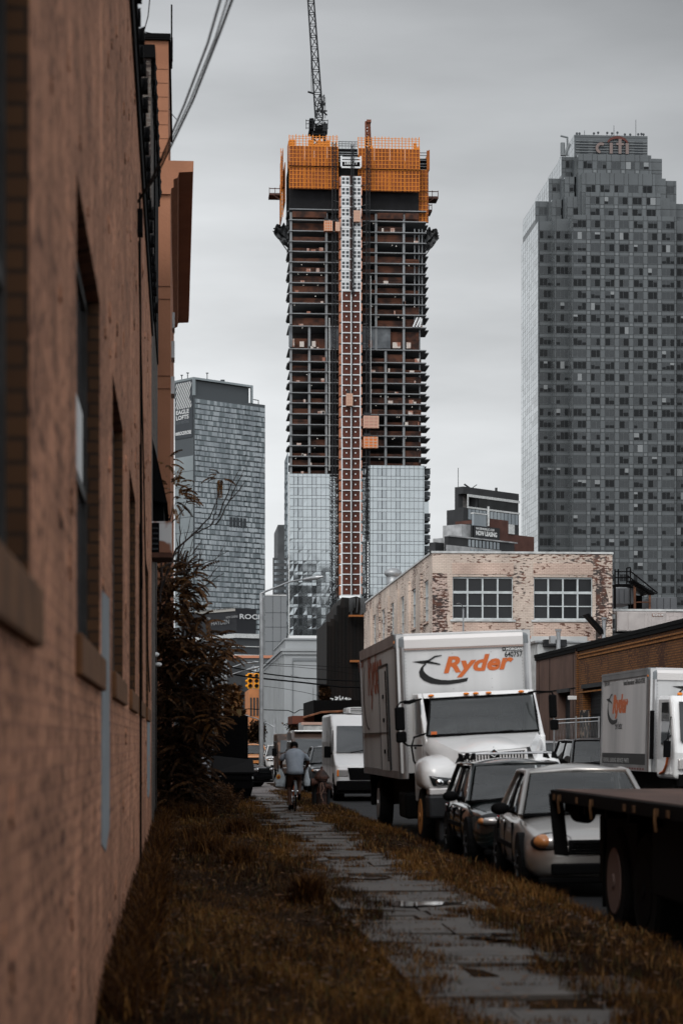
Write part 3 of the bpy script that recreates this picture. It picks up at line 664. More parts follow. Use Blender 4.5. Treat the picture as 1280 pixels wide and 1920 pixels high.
def fn2(r_, a, b, Y):
    s = MB(True); s.box(a.x,Y-.03,a.z+.02,b.x,Y-.003,a.z+.10); s.build('base_rail', K['dark_steel'], r_)
    s = MB(True); s.box(b.x-.12,Y-.05,a.z+.2,b.x-.04,Y-.003,b.z-.2); s.build('conduit', K['dark_steel'], r_)
plant('duct_box', 'plain grey square duct box left of the beige heater', 1124, 1153, 1152, 1186, 95.3, 1.4, K['concrete'], fn2, 'duct')
m_pl = mat('slate grey plant', (.085,.09,.098), .6, var=.1, scale=1)
def ribs(r_, a, b, Y):
    for k in range(1,4):
        x = a.x+(b.x-a.x)*k/4; s = MB(True); s.box(x-.01,Y-.015,a.z+.05,x+.01,Y-.002,b.z-.05); s.build('seam', K['dark_steel'], r_)
plant('slate_roof_unit', 'slate grey roof unit under the black escape stair', 1150, 1188, 1103, 1132, 104, 3, m_pl, ribs)
plant('slate_tank_housing', 'wide slate grey housing right of the timber frame on the roof', 1218, 1268, 1120, 1144, 104, 3, m_pl, ribs)
plant('pale_vent_box', 'small pale metal box on top of the slate roof unit', 1160, 1182, 1097, 1103, 104.5, 1, K['steel'], None, 'vent')
tf = thing('timber_shelter', 'open timber lean-to frame with sloping roof between two slate units', 'shelter', Q(1203,1146,103))
s = MB(True); Yt = 103
for px, py in ((1189,1096),(1217,1114)):
    for dy in (0,1.4): p = Q(px,py,Yt+dy); s.box(p.x-.05,Yt+dy-.05,QZ(0,1146,Yt),p.x+.05,Yt+dy+.05,p.z)
s.box(QX(1189,Yt),Yt-.04,QZ(0,1130,Yt),QX(1217,Yt),Yt+.04,QZ(0,1128,Yt)); m_tim = mat('weathered timber', (.16,.075,.045), .8, var=.3, scale=4)
s.build('frame', m_tim, tf)
s = MB(True); a = Q(1187,1094,Yt-.2); b = Q(1219,1113,Yt-.2); s.loft([[(a.x,a.y,a.z),(b.x,b.y,b.z),(b.x,b.y,b.z+.05),(a.x,a.y,a.z+.05)],[(a.x,a.y+2,a.z),(b.x,b.y+2,b.z),(b.x,b.y+2,b.z+.05),(a.x,a.y+2,a.z+.05)]]); s.build('roof', K['dark_steel'], tf)
s = MB(True); s.box(QX(1190,Yt),Yt+1.6,QZ(0,1146,Yt),QX(1216,Yt),Yt+1.7,QZ(0,1112,Yt)); s.build('back_board', K['black'], tf)
st = thing('escape_stair', 'black steel escape stair climbing over the roof plant', 'stair', Q(1160,1102,101))
s = MB(True); Ys = 101.5
for dy in (0, 1.0):
    for (p, q_) in (((1152,1067),(1152,1100)),((1158,1067),(1158,1100)),((1174,1065),(1174,1100)),((1181,1064),(1181,1100)),((1152,1072),(1181,1072)),((1152,1096),(1181,1096)),((1152,1083),(1181,1083)),((1174,1065),(1181,1064)),
                    ((1181,1071),(1232,1112)),((1181,1084),(1226,1114)),((1176,1080),(1222,1114))):
        s.cyl(Q(*p,Ys+dy), Q(*q_,Ys+dy), .035, n=6)
s.build('railing', K['black'], st)
for k in range(12):
    t_ = MB(True); p = Q(1181+k*3.7,1089+k*2.2,Ys); t_.box(p.x,Ys,p.z,p.x+.25,Ys+1,p.z+.03); t_.build('tread', K['black'], st)
s = MB(True); p = Q(1150,1098,Ys); s.box(p.x,Ys,p.z,QX(1182,Ys),Ys+1,p.z+.05); s.box(p.x,Ys,QZ(0,1150,Ys),p.x+.1,Ys+.1,p.z); s.box(QX(1181,Ys),Ys,QZ(0,1150,Ys),QX(1182,Ys),Ys+.1,p.z); s.build('landing', K['black'], st)
def flue(name, label, px, py0, py1, Y, r0, cap=True):
    f = thing(name, label, 'flue', Q(px,py1,Y)); s = MB(True); a = Q(px,py1,Y); b = Q(px,py0,Y); s.cyl(a-Vector((0,0,.6)), b, r0, n=14); s.build('pipe', K['steel'], f, smooth=False)
    s = MB(True); s.cyl(b+Vector((0,0,.03)), b+Vector((0,0,.10)), r0*1.5, r0*1.5, 14)
    for q_ in range(4): s.cyl(b+Vector((math.cos(q_*1.57)*r0,math.sin(q_*1.57)*r0,-.05)), b+Vector((math.cos(q_*1.57)*r0*1.3,math.sin(q_*1.57)*r0*1.3,.05)), .012, n=4)
    s.build('cowl', K['steel'], f)
flue('roof_flue', 'galvanised flue pipe with flat cowl beside the leaning black panel', 1131, 1162, 1192, 94, .085)
flue('roof_flue', 'short flue with flat cowl on the low roof right of the truck box', 1046, 1184, 1206, 90, .09)
plant('small_roof_box', 'small square metal box beside the short flue on the low roof', 1031, 1041, 1192, 1207, 90, .4, K['steel'], None, 'vent')
plant('dark_curb_box', 'dark low curb box behind the short flue on the low roof', 1020, 1062, 1199, 1212, 91, .6, K['dark_steel'], None, 'vent')
lb = thing('leaning_board', 'long black board leaning between the duct box and flue', 'board', Q(1120,1180,93.6))
s = MB(True); a = Q(1097,1152,93.8); b = Q(1130,1189,93.8); c = Q(1103,1150,93.8); d = Q(1130,1180,93.8); s.add([a,b,d,c]+[p+Vector((0,.8,0)) for p in (a,b,d,c)], [(0,1,2,3),(4,7,6,5),(0,4,5,1),(1,5,6,2),(2,6,7,3),(3,7,4,0)]); s.build('panel', K['black'], lb)
s = MB(True); s.cyl(Q(1130,1182,94), Q(1130,1196,94), .03); s.build('prop', K['dark_steel'], lb)
# low shed whose pale roof shows right of the truck box
PXC[0] = 1050
sh = thing('low_white_shed', 'low white rendered shed behind the brown garage under the pinkish wall', 'building', (QX(1060,92),92,0))
s = MB(True); s.box(QX(1000,92.5),91.5,-.1,QX(1104,92.5),94.2,QZ(0,1206,92)); s.build('wall', m_cop, sh)
s = MB(True); s.box(QX(998,92),91.4,QZ(0,1206,92)+.002,QX(1105,92),94.3,QZ(0,1206,92)+.08); s.build('roof', K['steel'], sh)
# ================================================================== TOWER UNDER CONSTRUCTION
PXC[0] = 665
YT = 650.0; U = YT/FP
X_ = lambda px: QX(px, YT)
Z_ = lambda py: QZ(0, py, YT)
FT = lambda u, v, n: (u, YT-n, v)
m_slab = mat('site concrete', (.17,.178,.185), .9, var=.12, scale=.15)
m_net = mat('rust brown safety net', (.070,.028,.017), .9, c2=(.022,.012,.010), scale=.35, lo=.4, hi=.6, det=3)
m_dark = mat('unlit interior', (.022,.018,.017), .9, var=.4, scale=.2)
m_blk = mat('black tarpaulin', (.005,.005,.006), .85, var=.3, scale=.4)
m_or = mat('orange screen sheet', (.34,.098,.009), .7, c2=(.18,.048,.007), scale=.22, lo=.4, hi=.62)
m_or2 = mat('orange screen steel', (.50,.165,.02), .6)
m_or3 = mat('brown orange mesh', (.15,.042,.012), .8, var=.3, scale=.3)
m_wfr = mat('white hoist frame', (.52,.53,.54), .6)
m_hbr = mat('maroon hoist panel', (.075,.022,.014), .8, c2=(.035,.014,.01), scale=.3, lo=.4, hi=.6)
m_hor = mat('faded orange hoist side', (.42,.17,.10), .8, var=.25, scale=.3)
m_cw = glassmat('tower glass', (.23,.25,.26), .07, metal=.92, wave=.02, wscale=.25)
m_cwd = glassmat('tower window glass', (.195,.212,.222), .05, metal=.92, wave=.02, wscale=.25)
m_mul = mat('dark mullion', (.03,.035,.04), .5)
tw = thing('construction_tower', 'concrete and glass tower under construction with orange screens around its top', 'skyscraper', (X_(541),YT,0))
ysU = [611.6,588.3,568.9,549.2,530.6,511,491.8,472,453,433.5,413,393]
ysL = [654.3,678,697,717,736.5,755.6,776,796,816,835.6,855.5,873,889]
XL_, XR_ = X_(541.5), X_(799)
for k, py in enumerate(ysU+ysL):
    s = MB(True); z = Z_(py); j = random.uniform(-.15,.15)
    s.box(XL_+j, YT, z-.28, XR_, YT+15, z); s.box(XR_+.002, YT+4.5, z-.28, X_(804.5 + .5*(k % 3))+ (py-400)*.0015, YT+15, z)
    if k % 2: s.box(XL_-.35, YT+3, z-.27, XL_+j-.002, YT+13, z-.002)
    s.build('floor_slab', m_slab, tw)
def colm(px, y0, y1, w_=4.2, n=-.5, m=m_slab, d=.8):
    s = MB(True); x = X_(px); s.box(x-w_*U/2, YT-n, Z_(y1), x+w_*U/2, YT-n+d, Z_(y0)); return s.build('column', m, tw)
for px, a, b in ((545.5,393,900),(612,393,612),(705,393,655),(757,393,875),(580,612,892),(612,612,892),(723,655,875),(545.5,609,656)): colm(px, a, b)
for px in (778,786,792): colm(px, 425, 612, 1.8, -1.5)
for px in (788,): colm(px, 612, 875, 2.2, -2)
for px in (640,674): colm(px, 400, 900, 3, -2)
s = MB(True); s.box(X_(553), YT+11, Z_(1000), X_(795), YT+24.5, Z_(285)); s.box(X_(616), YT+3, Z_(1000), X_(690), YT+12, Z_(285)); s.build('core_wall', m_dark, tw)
# safety netting along the floor edges, bay by bay
lev = sorted(ysU+ysL)
nets = []
for k in range(len(lev)-1):
    yt, yb = lev[k], lev[k+1]
    bays = [(548,611),(676,704),(707,756),(759,786)] if yb < 655 else [(548,579),(582,611),(692,722),(725,756),(759,790)]
    for a, b in bays:
        if 611 < yb < 655 and a > 600 and b < 735: continue
        r_ = random.random()
        if r_ < .1 : continue
        h = random.choice([.5,.62,.75,.86]) if yb < 655 else random.choice([.35,.55,.7])
        n_ = MB(True); zb, ztp = Z_(yb), Z_(yt); z1 = zb+(ztp-zb-.3)*h
        dd = random.uniform(1.0, 2.2); n_.box(X_(a), YT+dd, zb, X_(b), YT+dd+.06, z1)
        if random.random() < .7: n_.box(X_(a), YT+dd-.12, zb+(z1-zb)*.55, X_(b), YT+dd-.02, zb+(z1-zb)*.62)
        nets.append(n_)
emit_windows(tw, nets, m_net, 'safety_net', 100)
# mechanical floor: bare concrete wall, patches, stored material
m_stc = mat('stained concrete', (.12,.13,.14), .9, c2=(.055,.06,.066), scale=.3)
for a_, b_, d_ in ((617,732,.6),(541.5,548,.1)):
    s = MB(True); s.box(X_(a_), YT+d_, Z_(652), X_(b_), YT+d_+.5, Z_(613)); s.build('concrete_wall', m_stc, tw)
m_store = mat('stored material', (.22,.10,.07), .8, c2=(.40,.36,.33), scale=.25, lo=.45, hi=.55)
st_ = [(736,751,640,651),(762,770,640,651),(691,697,637,651),(548,552,636,651),(562,570,641,651),(585,592,640,651)]
for _ in range(46):
    k = random.randrange(len(lev)-1); yb = lev[k+1]; a = random.choice([random.uniform(549,605), random.uniform(694,785)]); st_.append((a, a+random.uniform(1.5,9), yb-random.uniform(3,8), yb-.6))
for (a, b, c, d) in st_:
    s = MB(True); s.box(X_(a), YT+.5, Z_(d), X_(b), YT+.95, Z_(c)); s.build('stored_pallet', m_store, tw)
lampm = mat('site lamp', (.8,.78,.75), .5); lampm.node_tree.nodes['Principled BSDF'].inputs['Emission Color'].default_value = (1,.9,.8,1); lampm.node_tree.nodes['Principled BSDF'].inputs['Emission Strength'].default_value = .5
for _ in range(40):
    k = random.randrange(len(lev)-1); a = random.choice([random.uniform(550,608), random.uniform(694,784)]); zz = Z_(lev[k]+random.uniform(4,7)); s = MB(True); s.box(X_(a), YT+.7, zz, X_(a)+.18, YT+.8, zz+.18); s.build('site_lamp', lampm, tw)
for (a, b, c, d) in ((774,612,782,594),(780,612,788,594),(786,612,790,596)):
    s = MB(True); s.cyl(FT(X_(a),Z_(b),.2), FT(X_(c),Z_(d),.2), .3, n=6); s.build('leaning_sheet', m_wfr, tw)
# black netting under the screens and an added dark box blocking the sky behind them
s = MB(True); s.box(X_(543), YT+.3, Z_(399), X_(785), YT+22, Z_(300)); s.box(X_(785)+.01, YT+3, Z_(413), X_(800), YT+22, Z_(330)); s.build('netting_sky_block', m_blk, tw)
s = MB(True)
for a, b in ((548,612),(707,756),(759,785)): s.box(X_(a), YT+.1, Z_(409), X_(b), YT+.25, Z_(398))
s.build('red_net_band', m_net, tw)
# orange climbing screens
def screen(x0, x1, rows, n=2.5, cols=None, side=None, top=False):
    """one climbing screen panel: sheet, verticals, rails. rows = (ytop, ybottom)"""
    s = MB(True); yt, yb = rows
    F = (lambda u, v, k: (X_(u), YT-n-k, Z_(v))) if side is None else side
    s.hexa(F, x0+.15, x1-.15, yb, yt, 0, .12, 2 if top else 0)
    v = yt
    while v < yb-1: s.hexa(F, x0, x1, v, v+.9, .125, .24, 1); v += 7.4
    k = x0
    while k <= x1: s.hexa(F, k, k+.8, yt, yb, .13, .26, 1); k += 6.6
    k = x0+2.5
    while k < x1-2: s.hexa(F, k, k+3.0, yt, yb, .121, .124, 2); k += 6.6
    s.hexa(F, x0, x1, yb-.8, yb, .3, .5, 3)
    return s.build('screen_panel', [m_or, m_or2, m_or3, K['black']], tw)
def fringe(x0, x1, yt, yb, n=2.5):
    s = MB(True); k = x0
    while k <= x1: s.box(X_(k)-.12, YT-n-.2, Z_(yb), X_(k)+.12, YT-n, Z_(yt-random.uniform(1,4))); k += 6.3
    for v in (yt, yt+4, yt+9, yt+14): s.box(X_(x0), YT-n-.12, Z_(v)-.07, X_(x1), YT-n-.02, Z_(v)+.07)
    k = x0
    while k < x1-2:
        h = random.choice([0,0,4,9,12]); w_ = random.uniform(5,12)
        if h: s.box(X_(k), YT-n+.05, Z_(yb), X_(min(k+w_,x1)), YT-n+.12, Z_(yb-h))
        k += w_
    s.build('screen_fringe', m_or2, tw)
for (a, b) in ((541.5,570),(570.3,588),(588.3,612),(612.3,633)):
    screen(a, b, (280,318)); screen(a, b, (318.5,360), 2.2)
for (a, b) in ((670,700),(700.3,729),(729.3,757),(757.3,785)):
    screen(a, b, (282,321)); screen(a, b, (321.5,362), 2.2)
fringe(541.5, 633, 262, 280); fringe(670, 785, 263, 282)
for (t_, b_) in ((313,355),(355.5,372),(372.5,413)): screen(785.4, 803.5, (t_, b_), -2)
# far side screens seen past the corners
SL = lambda u, v, k: (X_(541)-k-1.6, YT+u, Z_(v))
s = MB(True); s.box(X_(531), YT+5, Z_(345), X_(531)+.2, YT+22, Z_(275)); s.box(X_(541)-.1, YT-1, Z_(318), X_(541)+.1, YT+6, Z_(268)); s.box(X_(535),YT+4,Z_(375),X_(535)+.2,YT+20,Z_(300)); s.box(X_(529.5), YT+8, Z_(400), X_(529.5)+.25, YT+20, Z_(320))
s.build('side_screen', m_or, tw)
s = MB(True)
for v in range(275, 398, 9): s.box(X_(528.5), YT+7.5, Z_(v)-.1, X_(533), YT+7.7, Z_(v)+.1)
for u in (528.5, 532.5): s.box(X_(u)-.1, YT+7.4, Z_(398), X_(u)+.1, YT+7.6, Z_(268))
s.build('side_scaffold', m_or2, tw)
s = MB(True); s.box(X_(801), YT+2, Z_(312), X_(806.5), YT+2.3, Z_(276)); s.box(X_(806.5)-.2, YT+2.3, Z_(312), X_(806.5), YT+20, Z_(274)); s.build('side_screen', m_or, tw)
s = MB(True); s.box(X_(785.4), YT+4, Z_(313), X_(803), YT+14, Z_(288)); s.build('void_shade_block', K['black'], tw)  # solid black block stands in for the shade inside the open gap
s = MB(True)
for v in (278,283,292,299,304,310): s.box(X_(785), YT+3.4, Z_(v)-.12, X_(804), YT+3.6, Z_(v)+.12)
s.build('guard_rail', m_slab, tw)
# the dark gap between the screens with rails and a deck
s = MB(True); s.box(X_(633.5), YT-1.0, Z_(310), X_(669.5), YT+3, Z_(281)); s.build('top_deck', K['black'], tw)
s = MB(True)
for v in (268,272,276,288,292,296,301,305): s.box(X_(633.5), YT-1.3, Z_(v)-.12, X_(669.5), YT-1.1, Z_(v)+.12)
for u in range(635, 670, 6): s.box(X_(u)-.08, YT-1.28, Z_(282), X_(u)+.08, YT-1.12, Z_(267))
s.build('guard_rail', m_slab, tw)
# cantilevered platforms
def platform(px0, px1, py0, py1, dy=8):
    s = MB(True); m_ = (py0+py1)/2
    s.box(X_(px0), YT+dy, Z_(py1), X_(px1), YT+dy+6, Z_(m_+2)); s.box(X_(px0), YT+dy-.2, Z_(py0)-.1, X_(px1), YT+dy-.02, Z_(py0)+.15)
    for u in (px0+.5, (px0+px1)/2, px1-.5): s.box(X_(u)-.1, YT+dy-.2, Z_(py1), X_(u)+.1, YT+dy, Z_(py0-2))
    q_ = px1 if px0 < 600 else px0; o_ = px0+(px1-px0)*(.4 if px0 < 600 else .6); s.cyl((X_(o_),YT+dy,Z_(py1)), (X_(q_),YT+dy,Z_(py1+10)), .15, n=4)
    s.build('cantilever_platform', mat('brown platform', (.07,.035,.028), .8), tw)
platform(506.5, 529, 344, 356); platform(804, 827, 344, 357); platform(804, 815, 370, 382)
# crumpled debris nets on outriggers
def dnet(xi, xo, y0, y1):
    s = MB(True)
    def fn(u, v):
        px = xi+(xo-xi)*(math.sin(math.pi*min(1,v*1.0+.12))**.6)*u; py = y0+(y1-y0)*v + 6*(1-u)*0 + 3*math.sin(u*9+v*14)
        return (X_(px), YT+3-3*u+.9*math.sin(v*22+u*8)+.5*math.sin(u*17), Z_(py))
    s.grid(fn, 16, 22); s.build('debris_net', m_tarp, tw, smooth=False)
    s = MB(True); s.cyl(FT(X_(xi),Z_(y0),-2), FT(X_(xo),Z_(y0+8),-1), .2, n=4); s.cyl(FT(X_(xi),Z_(y1+6),-2), FT(X_(xo+(1 if xo>xi else -1)),Z_(y0+12),-1), .15, n=4); s.build('outrigger', K['black'], tw)
m_tarp = mat('glossy black net', (.05,.052,.054), .4, var=.6, scale=.4)
dnet(541, 513, 422, 466); dnet(797, 822, 425, 470)
# finished curtain wall
def curtain(x0, x1, y0, y1, colw, opers, n=.3, F=None, name='glass_panel', rowh=20.35):
    G = F or (lambda u, v, k: (X_(u), YT-n-k, Z_(v)))
    b = MB(True); b.hexa(G, x0, x1, y1, y0, -.15, 0); b.build('mullion_grid', m_mul, tw)
    y = y0; wl = []; ol = []
    while y < y1-4:
        c = x0; k = 0
        while c < x1-1:
            c1 = min(x1, c+colw)
            for (a_, b_) in ((.0,.30),(.30,1.0)):
                p = MB(True); t1 = random.gauss(0,.012); t2 = random.gauss(0,.012)
                ya = y+rowh*a_+.5; yb = min(y1, y+rowh*b_)-.25
                if yb <= ya: continue
                op = (k in opers) and a_ > 0
                g = .75 if op else .28
                p.add([G(c+g,yb,.05+abs(t1)),G(c1-g,yb,.05+abs(t2)),G(c1-g,ya,.05),G(c+g,ya,.05+abs(t1-t2))], [(0,1,2,3)], 1 if op else 0)
                (ol if op else wl).append(p)
            c += colw; k += 1
        y += rowh
    emit_windows(tw, ol, [m_cw, m_cwd], 'window', 50)
    r = MB(True)
    for p in wl: r.merge(p)
    r.build(name, [m_cw, m_cwd], tw)
curtain(541.5, 618, 889, 1192, 8.6, (1,2,5))
curtain(690, 795, 872, 1140, 8.55, (2,3,6))
curtain(618.3, 637, 889, 1192, 6.2, (), -2.5)
curtain(676, 689.7, 872, 1140, 6.8, (), -2.5)
SF = lambda u, v, k: (XL_-k-.4, YT+u, Z_(v))
b = MB(True)
for k in range(15): b.hexa(SF, 1, 19, 889+k*20.35+14, 889+k*20.35+2, 0, .1)
b.hexa(SF, 0, 20, 1192, 850, -.3, -.01); b.build('side_glazing', [m_cwd], tw)
s = MB(True); s.box(X_(795)+.01, YT+6, Z_(1190), X_(807.5), YT+20, Z_(878)); s.build('side_wing', m_cw, tw)
for k in range(14):
    if k == 3: continue
    zz = Z_(884+k*20.4); s = MB(True); s.box(X_(795)+.02, YT+2.2, zz-1.4, X_(807), YT+5.9, zz-.5); s.box(X_(795)+.02, YT+2.1, zz-.4, X_(807.8), YT+2.2, zz+.9); s.build('balcony', m_mul, tw)
s = MB(True); s.box(X_(541), YT-.6, Z_(1200), X_(542.6), YT-.3, Z_(889)); s.build('corner_trim', m_cop, tw)

# hoist tower in front of the slabs
ht = thing('hoist_tower', 'tall narrow white and maroon hoist shaft climbing the middle of the unfinished tower', 'hoist', (X_(656),YT-4,0))
n0 = 4.0; G = lambda u, v, k: (X_(u), YT-n0-k, Z_(v))
def mkgate(kind):
    s = MB()
    H = 19.55*U; W = 36.5*U; fr = .34
    if kind:
        s.box(-W/2,0,0,W/2,.3,H, 2)
        for x in (-W/2, W/2-fr, -W/2+fr*2.2): pass
        for c in (-W*.25-.25, W*.25+.25):
            s.box(c-W*.22, -.2, .25, c+W*.22, -.02, H-.25, 0)
            for i in (-1,1):
                for j in (0,1): s.box(c+i*W*.105-W*.075, -.26, .55+j*(H-.9)/2, c+i*W*.105+W*.075, -.21, .55+j*(H-.9)/2+(H-1.6)/2, 1)
        s.box(-W/2,-.3,-.18,W/2,-.01,.2,0)
    else:
        s.box(-W/2,0,0,W/2,.3,H, 2)
        s.box(-W/2,-.3,-.14,W/2,-.01,.16,0)
        for x in (-W/2, W/2-fr): s.box(x,-.28,0,x+fr,-.02,H,0)
        s.box(-.16,-.28,0,.16,-.02,H,0)
        for x in (-W*.24, W*.22): s.box(x-.2,-.2,H*.5,x+.2,-.05,H*.5+.4,0)
    return s
m_win = mat('hoist gate pane', (.05,.055,.06), .4)
protos = {}
y = 1118-19.55
sides = []
while y > 318:
    kd = 1 if y < 545 else 0
    if kd not in protos: me_ = mkgate(kd).build('landing_gate', [m_wfr, m_win, m_hbr], ht); protos[kd] = me_; o = me_
    else: o = bpy.data.objects.new('landing_gate', protos[kd].data); col.objects.link(o); o.parent = ht
    o.location = (0, -.2, Z_(y+19.55))
    s = MB(True); s.box(X_(634.5), YT-n0+.4, Z_(y+18.5), X_(637.5), YT-.2, Z_(y+2)); s.build('side_gate', m_hor, ht)
    s = MB(True); s.box(X_(674.6), YT-n0-.35, Z_(y+17), X_(676.2), YT-n0+1, Z_(y+3)); s.build('side_gate', m_hor, ht)
    y -= 19.55
s = MB(True)
for u in (637.8, 673.8): s.box(X_(u)-.25, YT-n0-.5, Z_(320), X_(u)+.25, YT-n0, Z_(300))
for v in (304, 309.5, 321): s.box(X_(638), YT-n0-.45, Z_(v)-.25, X_(674), YT-n0-.1, Z_(v)+.25)
s.build('head_frame', m_wfr, ht)
s = MB(True); s.box(X_(639.5), YT-n0-.3, Z_(320.5), X_(672), YT-n0-.15, Z_(311)); hs = s.build('head_sign', K['black'], ht)
t_ = text_mb('LIBERTY', 1.1, lambda u,v,n: (X_(643.5)+u, YT-n0-.34, Z_(315.6)+v), bold=.03); t_.w = True; t_.build('lettering', K['pale_ink'], hs)
def lattice(s, a, b, w_, step, r=.1, w1=None, mi=0, n=4):
    a = Vector(a); b = Vector(b); d = (b-a); L = d.length; d.normalize(); x = d.cross(Vector((0,1,0))).normalized() if abs(d.y) < .9 else Vector((1,0,0)); yv = d.cross(x)
    w1 = w1 or w_; kk = max(1, int(L/step))
    cn = lambda t, i: a + d*(L*t) + (x*(1 if i in (0,3) else -1) + yv*(1 if i in (0,1) else -1))*((w_+(w1-w_)*t)/2)
    for i in range(4): s.cyl(cn(0,i), cn(1,i), r, n=n, mi=mi)
    for k in range(kk):
        for i in range(4):
            j = (i+1)%4; A_, B_ = (i, j) if k % 2 else (j, i)
            s.cyl(cn(k/kk,A_), cn((k+1)/kk,B_), r*.75, n=n, mi=mi); s.cyl(cn(k/kk,i), cn(k/kk,j), r*.7, n=n, mi=mi)
for (px, y0, y1, lb) in ((624,276,1150,'dark lattice hoist mast left of the white and maroon shaft'),(687,282,1130,'dark lattice hoist mast right of the white and maroon shaft')):
    t = thing('hoist_mast', lb, 'mast', (X_(px),YT-4.6,0), group='lattice hoist masts'); s = MB(True); lattice(s, (X_(px),YT-4.6,Z_(y1)), (X_(px),YT-4.6,Z_(y0)), 1.05, 1.6, .10); s.build('lattice', K['dark_steel'], t)
    s = MB(True)
    v = y0+70
    while v < y1:
        s.cyl((X_(px),YT-4.2,Z_(v)), (X_(px)+(3 if px < 650 else -3),YT-1,Z_(v+.5)), .09, n=4); v += 37
    s.build('wall_tie', m_slab, t)
s = MB(True); lattice(s, (X_(658),YT-5.1,Z_(558)), (X_(658),YT-5.1,Z_(280)), .7, 1.5, .09); s.cyl((X_(657.5),YT-5.1,Z_(1118)),(X_(657.5),YT-5.1,Z_(558)),.16,n=4); s.build('centre_mast', K['dark_steel'], ht)
for px, y0, y1 in ((693.5,520,780),(616.5,600,885)):
    s = MB(True); s.cyl((X_(px),YT-2.6,Z_(y1)),(X_(px),YT-2.6,Z_(y0)),.14,n=5); tag(s.build('supply_pipe', m_cop, None), ('pale' if px > 650 else 'thin long')+' vertical supply pipe on the '+('right' if px > 650 else 'left')+' half of the unfinished tower', 'pipe')
m_cfr = mat('cage frame', (.42,.27,.20), .7)
def car_(px0, px1, y0, y1, label, mcol, n=6.2, split=False):
    c = thing('hoist_car', label, 'hoist car', (X_((px0+px1)/2),YT-n,Z_(y1)), group='hoist cars on the tower')
    s = MB(True); s.box(X_(px0),YT-n,Z_(y1),X_(px1),YT-n+1.5,Z_(y0)); s.build('cage', mcol, c)
    s = MB(True)
    for v in (.08,.34,.6,.88): s.box(X_(px0)+.1,YT-n-.15,Z_(y1)+v*(y1-y0)*U-.12,X_(px1)-.1,YT-n-.02,Z_(y1)+v*(y1-y0)*U+.12)
    for u in (.02,.33,.64,.93): s.box(X_(px0)+u*(px1-px0)*U,YT-n-.14,Z_(y1),X_(px0)+u*(px1-px0)*U+.3,YT-n-.02,Z_(y0))
    s.build('cage_frame', m_cfr, c)
    s = MB(True); s.box(X_(px0)+.3,YT-n+.2,Z_(y0),X_((px0+px1)/2),YT-n+1.3,Z_(y0-6)); s.cyl((X_(px0)+.2,YT-n,Z_(y0)),(X_(px0)+.2,YT-n,Z_(y0-8)),.1,n=4); s.cyl((X_(px1)-.2,YT-n,Z_(y0)),(X_(px1)-.2,YT-n,Z_(y0-7)),.1,n=4)
    s.build('roof_gear', K['dark_steel'], c)
m_car = mat('orange hoist car', (.50,.14,.035), .7); m_car2 = mat('faded hoist car', (.40,.22,.17), .7)
car_(605,620,424,443,'orange hoist car high on the left lattice mast',m_car); car_(660,671.5,404,425,'faded hoist car high on the white shaft, right half',m_car2)
car_(646,657,744,767,'faded hoist car halfway down the maroon shaft, left half',m_car2); car_(678,706.5,785,808,'wide pale hoist car with orange panels right of the shaft',m_car2); car_(678,705,824,845,'wide orange hoist car just below the pale one',m_car)
car_(626,633,426,443,'narrow orange hoist car between left mast and white shaft',m_car)

# ------------------------------------------------------------------ cranes on top
cr_ = thing('tower_crane', 'dark lattice tower crane with near vertical jib rising out of the orange screens', 'crane', (X_(597),YT+8,Z_(262)))
Yc = YT+8; P = lambda px, py, dy=0: Q(px, py, Yc+dy)
s = MB(True); lattice(s, P(597,300), P(597,232), 3.6, 3.2, .32); s.build('mast', K['dark_steel'], cr_)
s = MB(True); lattice(s, P(598,218), P(578.5,-60), 2.3, 3.4, .17, 1.7); s.build('jib', K['dark_steel'], cr_)
s = MB(True); s.box(P(578,0).x, Yc-2, P(0,240).z, P(613,0).x, Yc+2, P(0,236).z); s.box(P(590,0).x,Yc-2.2,P(0,236).z,P(606,0).x,Yc+2,P(0,226).z); s.build('slewing_platform', K['black'], cr_)
s = MB(True); s.box(P(579,0).x,Yc-2.6,P(0,236).z,P(588,0).x,Yc+.5,P(0,213).z); s.build('counterweight', K['black'], cr_, bevel=.3)
s = MB(True); s.box(P(604,0).x,Yc-2.4,P(0,238).z,P(613,0).x,Yc+.5,P(0,222).z); s.build('cab', K['dark_steel'], cr_, bevel=.3)
s = MB(True); lattice(s, P(596,236), P(604,178), 2.6, 2.4, .16, 1.2); s.box(P(600,0).x,Yc-1,P(0,183).z,P(610,0).x,Yc+1,P(0,180.5).z); s.cyl(P(577,172),P(590,176),.3,n=4)
s.cyl(P(592,208),P(613,208),.25,n=4); s.cyl(P(606,210),P(613,216),.25,n=4); s.build('a_frame', K['dark_steel'], cr_)
s = MB(True)
for px in (606,609.5): s.cyl(P(px,182),P(px,222),.09,n=4)
s.cyl(P(583,110),P(584,172),.08,n=4); s.build('hoist_rope', K['black'], cr_)
s = MB(True)
for v in (226,232,240): s.cyl(P(573,v,-3),P(615,v,-3),.1,n=4)
for u in (574,580,586,608,614): s.cyl(P(u,242,-3),P(u,224,-3),.1,n=4)
s.build('walkway_rail', K['dark_steel'], cr_)
c2 = thing('small_derrick', 'short rust brown derrick mast standing above the right orange screens', 'crane', (X_(690),YT+4,Z_(285)))
s = MB(True); lattice(s, Q(689,300,YT-1), Q(688,228,YT-1), .9, 2, .22); s.cyl(Q(696,300,YT-1),Q(693,232,YT-1),.22,n=5); s.box(X_(686.5),YT-2,Z_(232),X_(694.5),YT,Z_(227)); s.build('mast', mat('rusty steel', (.13,.045,.025), .8), c2)

